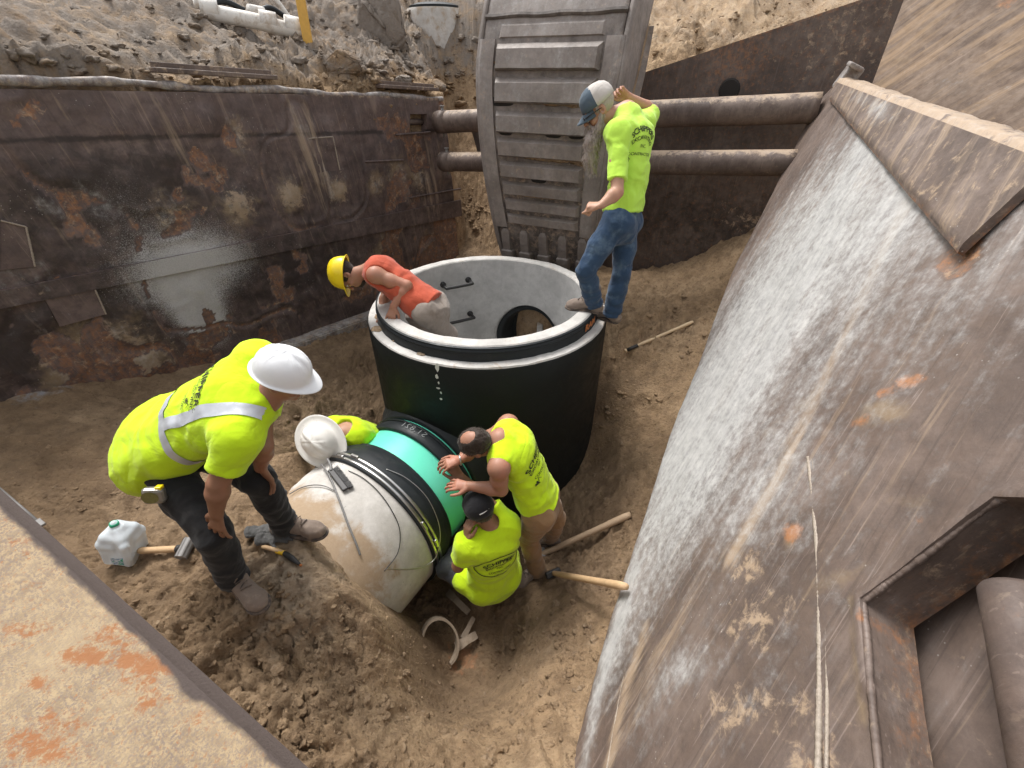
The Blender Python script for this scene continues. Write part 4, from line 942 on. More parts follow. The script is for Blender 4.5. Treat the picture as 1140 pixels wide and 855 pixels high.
# side plates
def side_pts(s):
    zs = np.linspace(2.7, -.35, 40); outer = [(n_ := bn(z)) for z in zs]
    dep = np.interp(zs[::-1], [-.35, .2, .8, 1.3, 1.9, 2.7], [.04, .20, .38, .52, .62, .62])[::-1]
    A_ = [bk(s * (halfw(z) + .012), n - .012, z) for z, n in zip(zs, outer)]; B_ = [bk(s * (halfw(z) + .012), n + d, z) for z, n, d in zip(zs, outer, dep)]
    return zs, A_, B_
for s in (-1, 1):
    zs, A_, B_ = side_pts(s); vs = []; fs = []; m = 8
    for i in range(40):
        for j in range(m): vs.append(A_[i] + (B_[i] - A_[i]) * j / (m - 1))
    for i in range(39):
        for j in range(m - 1): fs.append((i * m + j, i * m + j + 1, (i + 1) * m + j + 1, (i + 1) * m + j))
    me = mesh_np('side_plate', vs, fs); o = link('side_plate', me, M['bucket'], sm=True); zero_attr(o, soil=.25, pale=.16, yellow=.12)
    sol = o.modifiers.new('thickness', 'SOLIDIFY'); sol.thickness = .045; sol.offset = 1 if s < 0 else -1; A(bucket, o)
    # worn edge strip and cutter shroud
    e = [B_[i] + BX * s * .03 for i in range(9, 34)]; o = tube('edge_strip', e, .028, M['tan'], seg=8); zero_attr(o, soil=.5, yellow=.6); A(bucket, o)
    sh = [B_[i] + BN * .10 * math.sin(min(1, (i - 9) / 8) * 1.57) for i in range(9, 32)]; vs = []; fs = []
    for i, p in enumerate(sh):
        q = B_[i + 9]; vs += [q + BX * s * .02, p + BX * s * .10, p + BX * s * .06 + BN * .03, q - BX * s * .02]
    for i in range(len(sh) - 1):
        for j in range(4): fs.append((i * 4 + j, i * 4 + (j + 1) % 4, i * 4 + 4 + (j + 1) % 4, i * 4 + 4 + j))
    fs += [(3, 2, 1, 0), tuple(range(len(vs) - 4, len(vs)))]
    o = link('side_cutter', mesh_np('side_cutter', vs, fs), M['bucket']); zero_attr(o, soil=.35, yellow=.3); A(bucket, o)
    # border strap wrapping the corner
    vs = []; fs = []; zz_ = np.linspace(1.9, .18, 50)
    for z in zz_:
        for du, dn in ((.0, -.035), (-.13, -.022), (-.13, .0), (.035, .0), (.035, .02), (.03, -.02)): vs.append(bk(s * (halfw(z) + du), bn(z) + dn, z))
    for i in range(49):
        for j in range(6): fs.append((i * 6 + j, i * 6 + (j + 1) % 6, i * 6 + 6 + (j + 1) % 6, i * 6 + 6 + j))
    o = link('corner_strap', mesh_np('corner_strap', vs, fs), M['bucket'], sm=False); zero_attr(o, pale=.2, soil=.3); A(bucket, o)
# wear bars
bars = [(1.96, .06, .018), (1.76, .105, .07), (1.50, .105, .07), (1.24, .095, .07), (1.02, .086, .065), (.81, .078, .06), (.625, .069, .055), (.455, .062, .05), (.295, .056, .05)]
for zi, hh, th in bars:
    vs = []; fs = []; n = 30
    for i in range(n):
        u = (-1 + 2 * i / (n - 1)); 
        for dz, dn in ((hh, .0), (hh * .60, -th), (-hh * .80, -th), (-hh, .0)):
            z = zi + dz; uu = u * (halfw(zi) - .15 - (.03 if dn < 0 else 0)); 
            wob = .0015 * vnoise(np.array([[uu * 6, z * 9, 3.0]]), 4)[0]
            vs.append(bk(uu, bn(z) + dn * 1.0 + wob * (dn < 0), z + wob))
    for i in range(n - 1):
        for j in range(3): fs.append((i * 4 + j, i * 4 + j + 1, i * 4 + 5 + j, i * 4 + 4 + j))
    fs += [(0, 1, 2, 3), tuple(reversed(range(4 * n - 4, 4 * n)))]
    o = link('wear_bar', mesh_np('wear_bar', vs, fs), M['bucket'], sm=False); zero_attr(o, pale=.1 + .14 * (zi > 1.2), soil=.27, yellow=.25 * (zi < 1.1)); A(bucket, o)
# seam lip above the bars
o = tube('seam_lip', [bk(u * .672, bn(2.07) - .012, 2.07 + .004 * math.sin(u * 9)) for u in np.linspace(-1, 1, 30)], .022, M['bucket'], seg=6, sm=False); zero_attr(o, soot=.6); A(bucket, o)
# slots in the back plate and packed soil
for u, z, ln in ((-.42, 1.41, .13), (-.38, 1.165, .08), (.13, 1.165, .09), (-.02, .745, .09), (.36, 1.165, .08)):
    bm = bmesh.new(); bmesh.ops.create_uvsphere(bm, u_segments=20, v_segments=10, radius=1)
    for v in bm.verts: 
        q = v.co.copy(); sx = math.copysign(abs(q.x) ** .5, q.x); v.co = Vector(tuple(bk(u + sx * ln, bn(z) - .001 + q.y * .012, z + q.z * .042)))
    o = link('drain_slot', bm_mesh(bm), M['hole'], sm=True); A(bucket, o)
for u, z, ru, rz, sd_ in ((.22, 1.43, .30, .05, 3), (.1, .95, .26, .04, 6), (.45, .95, .15, .05, 7), (-.1, 1.19, .45, .022, 9), (-.2, 1.72, .4, .012, 4), (.0, .57, .4, .02, 5)):
    P, Fc = blob_np(1, 4, .55, 3.0, sd_); P = np.array([bk(u + p[0] * ru, bn(z + p[2] * rz) + p[1] * .022, z + p[2] * rz) for p in P])
    me = mesh_np('packed_soil', P, Fc); o = link('packed_soil', me, M['sand'], sm=True)
    for a in ('wet', 'pale', 'grey', 'cement', 'red'): set_attr(me, a, np.full(len(P), {'wet': .35, 'grey': .4}.get(a, 0)))
    A(bucket, o)
# tooth adapters along the lip
for u in np.linspace(-.47, .47, 5):
    vs = []; fs = []
    sec = [(.16, .035, .012), (.12, .06, .03), (.0, .06, .05), (-.10, .062, .055), (-.115, .085, .075), (-.17, .085, .08), (-.30, .07, .075), (-.42, .05, .04)]
    for dz, wv, th in sec:
        z = dz
        for a, b in ((-1, 0), (-.8, -1), (.8, -1), (1, 0)): vs.append(bk(u + a * wv, bn(z) + (b * th if b else .02), z))
    for i in range(len(sec) - 1):
        for j in range(4): fs.append((i * 4 + j, i * 4 + (j + 1) % 4, i * 4 + 4 + (j + 1) % 4, i * 4 + 4 + j))
    fs += [(3, 2, 1, 0), tuple(range(len(vs) - 4, len(vs)))]
    o = link('tooth_adapter', mesh_np('tooth_adapter', vs, fs), M['bucket']); zero_attr(o, soot=.15, soil=.25, pale=.1); A(bucket, o)
# cast emblem on the right cheek: oval ring with a bolt-like mark beside a vertical raised name bar
def cheek(n, z): return bk(halfw(z) + .016, bn(z) + n, z)
ovz, ovn = 1.50, .19
ring = [cheek(ovn + .062 * math.cos(t), ovz + .15 * math.sin(t)) for t in np.linspace(0, 2 * math.pi, 40, endpoint=False)]
o = tube('emblem_ring', ring, .013, M['bucket'], seg=8, closed=True); zero_attr(o, pale=.3); A(bucket, o)
zig = [(.03, .09), (-.025, .02), (.022, -.01), (-.03, -.09)]
o = tube('emblem_mark', [cheek(ovn + a, ovz + b) for a, b in zig], .014, M['far'], seg=6); zero_attr(o, soot=.7); A(bucket, o)
bar = [cheek(.31, 1.28 + .78 * t) for t in np.linspace(0, 1, 12)]
o = tube('name_rail', [p - BN * .05 for p in bar], .013, M['far'], seg=6); zero_attr(o, soot=.8); A(bucket, o)
for i, ch in enumerate('METAL'):
    P, Fc = text_np(ch, .12, 1, .006)
    vs = [cheek(.325 - q[1] * .85, 1.36 + i * .125 + q[0] * .85) + BX * .012 for q in P]
    o = link('raised_letter', mesh_np('raised_letter', vs, Fc), M['hole']); A(bucket, o)

# ------------------------------------------------------------------ manhole base
mh = thing('manhole_base', 'huge black coated round concrete manhole base open at the top', 'manhole', (MH[0], MH[1], -1.9))
seg = 160
def ring_part(name, prof, mat, sm=True, seg=seg, noise=0.0):
    vs, fs = lathe_np(prof, seg); vs = np.array(vs) + MH
    if noise: vs += (noise * fbm(vs * 9, 3, .6, seed=2))[:, None] * V(.3, .3, 1)
    me = mesh_np(name, vs, fs); bmx = bmesh.new(); bmx.from_mesh(me); bmesh.ops.recalc_face_normals(bmx, faces=bmx.faces); bmx.to_mesh(me); bmx.free()
    o = link(name, me, mat, sm=sm); A(mh, o)
    if sm:
        try: me.set_sharp_from_angle(angle=R(35))
        except Exception: pass
    return o
ring_part('coated_barrel', [(1.09, -1.95), (1.09, -1.4), (1.09, -.9), (1.09, -.4), (1.09, -.155), (1.082, -.140)], M['bitumen'])
ring_part('shoulder', [(1.0825, -.141), (1.076, -.128), (1.05, -.124), (1.03, -.122), (1.005, -.123)], M['conc_rim'], noise=.006)
ring_part('tongue', [(.985, -.012), (.975, -.002), (.95, .0), (.91, .002), (.878, -.001), (.868, -.012)], M['conc_rim'], noise=.006)
def gas(z): return 1.006 - .012 * (z + .12) / .11
prof_g = [(1.012, -.126)] + [(gas(z) + .006 * math.sin((z + .12) * 190) * (z > -.06), z) for z in np.linspace(-.118, -.016, 24)] + [(.985, -.010)]
ring_part('rubber_gasket', prof_g, M['rubber'])
# inner wall with the outlet opening
OD = V(.511, .859, 0)
hz, hr = -.93, .44
nz, nt = 110, 260; th = np.linspace(0, 2 * math.pi, nt, endpoint=False); zsw = np.linspace(-.010, -1.95, nz)
vs = np.array([(MH[0] + .868 * math.cos(t), MH[1] + .868 * math.sin(t), z) for z in zsw for t in th])
ii, jj = np.meshgrid(np.arange(nz - 1), np.arange(nt), indexing='ij'); j2 = (jj + 1) % nt
q = np.stack([(ii * nt + jj).ravel(), (ii * nt + j2).ravel(), ((ii + 1) * nt + j2).ravel(), ((ii + 1) * nt + jj).ravel()], 1)
rel = vs - MH; side = rel @ V(OD[1], -OD[0], 0); fwd = rel @ OD
rr_ = np.hypot(side, vs[:, 2] - hz); inner = (rr_ < hr) & (fwd > 0)
pull = (np.abs(rr_ - hr) < .025) & (fwd > 0)                     # snap the rim of the opening to the circle
sc = np.where(pull, hr / np.maximum(rr_, 1e-6), 1); sd2 = side * sc; vs[:, 2] = np.where(pull, hz + (vs[:, 2] - hz) * sc, vs[:, 2])
newxy = MH + np.outer(sd2, V(OD[1], -OD[0], 0)) + np.outer(np.sqrt(np.maximum(.868 ** 2 - sd2 ** 2, 0)), OD)
vs[pull, 0] = newxy[pull, 0]; vs[pull, 1] = newxy[pull, 1]; inner &= ~pull
q = q[~inner[q].any(1)]
vs[:, :2] += 0
me = quads_np('inner_wall', vs, q); o = link('inner_wall', me, M['conc'], sm=True); A(mh, o)
S_ = V(OD[1], -OD[0], 0)
def ocirc(r, d, n=64, dz=0): return [MH + OD * d + S_ * r * math.cos(t) + V(0, 0, hz + dz + r * math.sin(t)) for t in np.linspace(0, 2 * math.pi, n, endpoint=False)]
def loft(name, rings, mat, root, sm=True, cap=False):
    n = len(rings[0]); vs = [p for r in rings for p in r]; fs = []
    for i in range(len(rings) - 1):
        for j in range(n): fs.append((i * n + j, i * n + (j + 1) % n, (i + 1) * n + (j + 1) % n, (i + 1) * n + j))
    if cap: fs.append(tuple(range((len(rings) - 1) * n, len(rings) * n)))
    me = mesh_np(name, vs, fs); b = bmesh.new(); b.from_mesh(me); bmesh.ops.recalc_face_normals(b, faces=b.faces); b.to_mesh(me); b.free()
    o = link(name, me, mat, sm=sm); A(root, o); return o
# mortar lining of the hole, then the rubber boot and the pipe end inside it
def saddle(r, extra):
    out = []
    for t in np.linspace(0, 2 * math.pi, 64, endpoint=False):
        s_ = r * math.cos(t); out.append(MH + S_ * s_ + OD * (math.sqrt(.868 ** 2 - s_ * s_) + extra) + V(0, 0, hz + r * math.sin(t)))
    return out
loft('opening_lining', [saddle(hr + .012, -.002), saddle(hr, .004), saddle(hr - .02, .10)], M['conc'], mh)
loft('rubber_boot', [saddle(hr - .015, .03), saddle(hr - .055, .02), saddle(hr - .075, .05), ocirc(hr - .085, 1.0), ocirc(hr - .09, 1.06)], M['rubber'], mh)
o = loft('outlet_pipe_bed', [ocirc(hr - .09, 1.055), ocirc(.15, 1.02), ocirc(.02, 1.0)], M['sand'], mh, cap=True)
for a in ('wet', 'pale', 'grey', 'cement', 'red'): set_attr(o.data, a, np.full(len(o.data.vertices), .3 if a == 'pale' else 0))  # bed sits forward and paler, standing in for light coming through the pipe
bm = bmesh.new(); box_bm(bm, MH + OD * .97 + S_ * .06 + V(0, 0, hz + .12), .07, .34, .05, frame(nrm(S_ + OD * .5), z=nrm(V(0, 0, 1) - OD * .4)), .01)
o = link('bracing_block', bm_mesh(bm), M['conc_pipe']); set_attr(o.data, 'soil', np.full(len(o.data.vertices), .4)); A(mh, o)
vs, fs = lathe_np([(.868, -1.5), (.5, -1.5), (.0, -1.52)], 48); o = link('bench_floor', mesh_np('bench_floor', np.array(vs) + MH, fs), M['conc'], sm=True); A(mh, o)
# plastic step irons on the inner wall
def cyl_hit(px, py, r):
    d = ray(px, py); o_ = CA - MH; a = d[0] ** 2 + d[1] ** 2; b = 2 * (o_[0] * d[0] + o_[1] * d[1]); c = o_[0] ** 2 + o_[1] ** 2 - r * r
    t = (-b + math.sqrt(b * b - 4 * a * c)) / (2 * a); return CA + d * t
for (x0, y0, x1, y1) in ((493, 318, 521, 310), (496, 357, 523, 347)):
    p = cyl_hit(x0, y0, .868); q_ = cyl_hit(x1, y1, .868); zc = (p[2] + q_[2]) / 2; p[2] = q_[2] = zc
    inw = nrm((MH - (p + q_) / 2) * V(1, 1, 0)); pth = [p - inw * .02, p + inw * .10, p + inw * .125 + (q_ - p) * .08, q_ + inw * .125 - (q_ - p) * .08, q_ + inw * .10, q_ - inw * .02]
    st = thing('step_iron', '', ''); 
    for kx in ('label', 'category'): 
        if kx in st: del st[kx]
    bpy.data.objects.remove(st)
    s1 = tube('step_iron', curve_pts(pth, 5), .017, M['blackiron'], seg=10); A(mh, s1)
    for e in (p, q_): A(mh, tube('step_foot', [e - inw * .01, e + inw * .02], .032, M['blackiron'], seg=12))
# marks on the coating
def cyl_mark(pts_uv, az, z0, r=1.0915):
    return [MH + V(r * math.cos(az + u / r), r * math.sin(az + u / r), z0 + v) for u, v in pts_uv]
def front_hit(px, py, r):
    d = ray(px, py); o_ = CA - MH; a = d[0] ** 2 + d[1] ** 2; b = 2 * (o_[0] * d[0] + o_[1] * d[1]); c = o_[0] ** 2 + o_[1] ** 2 - r * r
    t = (-b - math.sqrt(b * b - 4 * a * c)) / (2 * a); return CA + d * t
def front_uv(px, py, r): p = front_hit(px, py, r); return math.atan2(p[1] - MH[1], p[0] - MH[0]), p[2]
def wrap_text(body, px, py, size, r, rot, mat, name, off=.002, sy=1.0, bold=.0):
    P, Fc = text_np(body, size, 1.0, bold); a0, z0 = front_uv(px, py, r); c, s = math.cos(rot), math.sin(rot); vs = []
    for p in P:
        u, v = p[0] * c - p[1] * sy * s, p[0] * s + p[1] * sy * c; rr = r + off
        vs.append(MH + V(rr * math.cos(a0 + u / r), rr * math.sin(a0 + u / r), (-.068 if name == 'orange_letters' else z0) + v))
    o = link(name, mesh_np(name, vs, Fc), mat); A(mh, o); return o
for i, (x, y, w_, h_) in enumerate(((487, 409, .030, .075), (486.5, 419, .022, .04), (488.5, 426, .012, .03), (488, 432, .030, .016), (491, 437, .012, .028), (491, 444, .022, .02))):
    a0, z0 = front_uv(x, y, 1.09); n = 14; vs = [MH + V(1.0925 * math.cos(a0), 1.0925 * math.sin(a0), z0)]
    for k in range(n):
        t = 2 * math.pi * k / n; f = 1 + .5 * (rng.random() - .5); u, v = w_ * .55 * f * math.cos(t), h_ * .5 * f * math.sin(t)
        vs.append(MH + V(1.0925 * math.cos(a0 + u / 1.09), 1.0925 * math.sin(a0 + u / 1.09), z0 + v))
    o = link('chalk_dash', mesh_np('chalk_dash', vs, [(0, 1 + k, 1 + (k + 1) % n) for k in range(n)]), M['chalk']); A(mh, o)
wrap_text('RAM', 657, 356, .10, 1.0, 0, M['orange_paint'], 'orange_letters', .010, .8, .005)
# mud smears on the shoulder
for px, py, r in ((423, 352, .055), (420, 366, .05), (470, 393, .04), (441, 378, .035)):
    p = at_z(px, py, -.122); P, Fc = blob_np(1, 3, .5, 2.2, int(px)); P = P * V(r, r, .008) + p
    o = link('mud_smear', mesh_np('mud_smear', P, Fc), M['sand'], sm=True)
    for a in ('wet', 'pale', 'grey', 'cement', 'red'): set_attr(o.data, a, np.full(len(P), .45 if a == 'pale' else 0))
    A(mh, o)

# ------------------------------------------------------------------ concrete pipe and coupling
def pcirc(s_, r, n=96): return [MH + PD * s_ + PN * r * math.cos(t) + V(0, 0, PZ + r * math.sin(t)) for t in np.linspace(0, 2 * math.pi, n, endpoint=False)]
pipe = thing('concrete_pipe', 'thick concrete pipe half buried in sand running to the manhole', 'pipe', MH + PD * 2.2 + V(0, 0, PZ - .64))
rings = [pcirc(s, .628) for s in np.linspace(1.62, 3.1, 50)]
o = loft('pipe_barrel', rings, M['conc_pipe'], pipe)
c = get_co(o.data); c += (nrm(V(0, 0, 1)) * .004) * fbm(c * 6, 3, .5, seed=3)[:, None]; set_co(o.data, c)
sl = (c - MH) @ PD; upn = (c[:, 2] - PZ) / .63
set_attr(o.data, 'soil', .15 + .62 * sstep(1.85, 2.3, sl) * sstep(-.1, .6, upn) + .2 * sstep(.5, -.5, upn))
loft('pipe_end', [pcirc(1.62, .628), pcirc(1.62, .50)], M['conc_pipe'], pipe)
coup = thing('pipe_coupling', 'mint green and black rubber coupling clamped between pipe and manhole', 'pipe coupling', MH + PD * 1.4 + V(0, 0, PZ - .6))
loft('green_sleeve', [pcirc(s, .563) for s in (1.02, 1.1, 1.14, 1.2, 1.27, 1.4, 1.53)], M['green'], coup)
loft('rubber_cuff', [pcirc(s, r) for s, r in ((1.50, .565), (1.495, .585), (1.51, .597), (1.535, .600), (1.545, .612), (1.60, .632), (1.64, .645), (1.66, .648), (1.70, .652), (1.775, .652), (1.782, .646), (1.782, .630))], M['rubber'], coup)
loft('rubber_cuff', [pcirc(s, r) for s, r in ((1.275, .564), (1.278, .584), (1.27, .594), (1.20, .598), (1.15, .592), (1.14, .584), (1.142, .564))], M['rubber'], coup)
loft('rubber_cuff', [pcirc(s, r) for s, r in ((1.115, .564), (1.113, .59), (1.10, .60), (1.06, .602), (1.045, .612), (1.02, .616), (.99, .64), (.95, .665), (.92, .70), (.85, .71))], M['rubber'], coup)
for s in (1.755, 1.715):
    loft('clamp_band', [pcirc(s + .011, .651), pcirc(s + .011, .657), pcirc(s + .004, .6585), pcirc(s - .004, .6585), pcirc(s - .011, .657), pcirc(s - .011, .651)], M['band'], coup)
for s in (1.55, 1.17):
    loft('clamp_band', [pcirc(s + .008, .60), pcirc(s + .008, .606), pcirc(s - .008, .606), pcirc(s - .008, .60)], M['rubber'], coup)
def pat(s_, deg, r): t = R(deg); return MH + PD * s_ + PN * r * math.cos(t) + V(0, 0, PZ + r * math.sin(t))
for s, dg in ((1.755, 106), (1.715, 96), (1.755, 30), (1.735, 14)):
    p = pat(s, dg, .666); tx = nrm(pat(s, dg + 1, .666) - pat(s, dg - 1, .666)); bm = bmesh.new(); box_bm(bm, p, .07, .02, .018, frame(tx, z=nrm(p - pat(s, dg, 0))), .004)
    a = p - PD * .012 + tx * .05; o = link('band_screw', bm_mesh(bm), M['band']); A(coup, o)
# loose ends of the straps
def pipe_hit(px, py, r):
    d = ray(px, py); o_ = CA - MH - V(0, 0, PZ); f = lambda v: v - PD * (v @ PD); d_, o2 = f(d), f(o_); a, b, c = d_ @ d_, 2 * d_ @ o2, o2 @ o2 - r * r; D = b * b - 4 * a * c
    t = (-b - math.sqrt(max(D, 0))) / (2 * a); return CA + d * t
def hang(name, pix, r, mat, lab, cat):
    o = tube(name, curve_pts([pipe_hit(x, y, rr) for x, y, rr in pix], 14), r, mat, seg=6); tag(o, lab, cat); return o
hang('loose_strap', [(358, 517, .668), (366, 529, .68), (373, 545, .665), (380, 563, .65), (388, 585, .645), (396, 604, .642), (401, 618, .637)], .0065, M['wire'], 'flat grey strap hanging loose over the dusty top of the concrete pipe', 'strap')
hang('thin_wire', [(388, 524, .634), (404, 532, .636), (421, 547, .637), (436, 568, .636), (445, 590, .636), (443, 615, .635), (428, 636, .634)], .0032, M['blackiron'], 'thin black wire curving round the bare side of the concrete pipe', 'wire')
hang('tie_wire', [(430, 522, .655), (452, 532, .66), (474, 552, .67), (487, 578, .69), (490, 600, .70), (484, 622, .68), (468, 632, .65), (448, 634, .638), (430, 633, .634)], .003, M['band'], 'thin bright wire looping off the black rubber cuff near its lower clamp', 'wire')
hang('cable', [(372, 546, .64), (361, 541, .645), (348, 540, .645), (335, 543, .64), (322, 550, .65)], .004, M['wire'], 'thin grey cable trailing over the pipe from the brush towards the worker', 'cable')
# chalk writing on the far cuff, upside down as seen
P, Fc = text_np('S1.821', .085, 1.15, .0); vs = []
for p in P: t = R(86) + p[0] / .6; s_ = 1.205 - p[1] * .9; vs.append(MH + PD * s_ + PN * .6005 * math.cos(t) + V(0, 0, PZ + .6005 * math.sin(t)))
o = link('chalk_number', mesh_np('chalk_number', vs, Fc), M['chalk_dim']); A(coup, o)
# scrubbing brush lying on the pipe
b0_, b1_ = pipe_hit(368, 524, .655), pipe_hit(385, 546, .645); br = thing('brush', 'black bristle brush with a grey handle on top of the pipe', 'brush', b0_)
ax0 = MH + V(0, 0, PZ); up_ = (b0_ + b1_) / 2 - ax0; up_ = nrm(up_ - PD * (up_ @ PD)); dx = nrm(b1_ - b0_); dyv = np.cross(up_, dx)
bm = bmesh.new(); box_bm(bm, (b0_ + b1_) / 2 + up_ * .008, np.linalg.norm(b1_ - b0_) * 1.02, .04, .018, frame(dx, z=up_), .006); A(br, link('block', bm_mesh(bm), M['blackiron']))
vs = []; fs = []
for i in range(700):
    p = b0_ + (b1_ - b0_) * rng.random() + dyv * (.022 + .0 * rng.random()) + up_ * (.018 * (rng.random() - .3)); e = p + dyv * (.028 + .01 * rng.random()) + up_ * rng.normal() * .006 + dx * rng.normal() * .006; w_ = dx * .0016
    k = len(vs); vs += [p - w_, p + w_, e + w_ * .5, e - w_ * .5]; fs.append((k, k + 1, k + 2, k + 3))
A(br, link('bristles', mesh_np('bristles', vs, fs), M['blackiron']))
h0 = b0_ + up_ * .015; A(br, tube('handle', curve_pts([h0 + dx * .02, h0 - dx * .03 + PD * -.02, h0 - dx * .10 - PD * .03], 6), [.010] * 13, M['wire'], seg=8))

# ------------------------------------------------------------------ tools and small things on the sand
def stick(name, a, b, r0, r1, mat, n=16, bow=.0):
    t = np.linspace(0, 1, n)[:, None]; P = a + (b - a) * t; P[:, 2] += bow * np.sin(np.pi * t[:, 0])
    r = r0 + (r1 - r0) * t[:, 0]; r = r * (1 - .25 * sstep(.93, 1, t[:, 0])) * (1 + .05 * np.sin(t[:, 0] * 7)); return mesh_np(name, *tube_np(P, r, 12))
def hammer_like(root, a, b, r0, r1, mat, head=None, grip=None):
    o = link('handle', stick('handle', a, b, r0, r1, mat), mat, sm=True); A(root, o)
    d = nrm(b - a)
    if grip: A(root, tube('grip', [a - d * .02, a + d * grip], max(r0, r1) * 1.12, M['blackiron'], seg=14))
    return d
# long handle on the slope beside the right wall
a = on_ground(699, 391, .02); b = on_ground(771, 361, .03); r_ = thing('tool_handle', 'slim pale wooden handle with a black ferrule on the slope right of the manhole', 'tool handle', a); hammer_like(r_, a, b, .017, .017, M['wood_pale'], grip=.11)
d = nrm(b - a); A(r_, tube('ferrule_tip', [a - d * .035, a - d * .015], .021, M['wood_pale'], seg=14))
a = on_ground(604, 617, .03); b = on_ground(701, 577, .05); r_ = thing('tool_handle', 'muddy wooden handle of a tool stuck in the sand behind the brown trousers', 'tool handle', a); hammer_like(r_, a - nrm(b - a) * .05 - V(0, 0, .03), b, .022, .030, M['wood_grey'])
P, Fc = blob_np(1, 3, .2, 1.5, 4); P = P * V(.05, .09, .04) + a - V(0, 0, .05); A(r_, link('shovel_socket', mesh_np('shovel_socket', P, Fc), M['iron'], sm=True))
a = on_ground(616, 641, .035); b = at_pl(697, 653, FR[0] - FR[1][1] * .05, FR[1][1]); r_ = thing('sledgehammer', 'sledgehammer with a black head leaning against the foot of the right wall', 'hammer', a); d = hammer_like(r_, a, b, .020, .024, M['wood'])
hx = nrm(np.cross(d, V(0, 0, 1))); bm = bmesh.new(); box_bm(bm, a - d * .01, .05, .13, .055, frame(d, y=hx), .012); A(r_, link('head', bm_mesh(bm), M['blackiron']))
# short hand sledge by the jug
a = on_ground(158, 617, .035); b = on_ground(205, 616, .045); r_ = thing('club_hammer', 'short wooden handled club hammer beside the water jug', 'hammer', a)
d = hammer_like(r_, b, a, .017, .020, M['wood']); A(r_, tube('collar', [b - nrm(a - b) * .0, b + nrm(a - b) * .022], .023, M['blackiron'], seg=14))
hx = nrm(np.cross(d, V(0, 0, 1))); bm = bmesh.new(); bmesh.ops.create_cone(bm, cap_ends=True, segments=8, radius1=.032, radius2=.032, depth=.10)
hz_ = nrm(hx + V(0, 0, .25)); hz_ = nrm(hz_ - d * (hz_ @ d)); Tm = Matrix.Translation(Vector(b - d * .03)) @ frame(d, z=hz_).to_4x4()
for v in bm.verts: v.co = Tm @ v.co
bmesh.ops.bevel(bm, geom=[e for e in bm.edges], offset=.004, segments=1, affect='EDGES'); A(r_, link('head', bm_mesh(bm), M['iron']))
P, Fc = text_np('HICKORY', .014, 1.1, .0); up_ = nrm(V(0, -.5, 1)); 
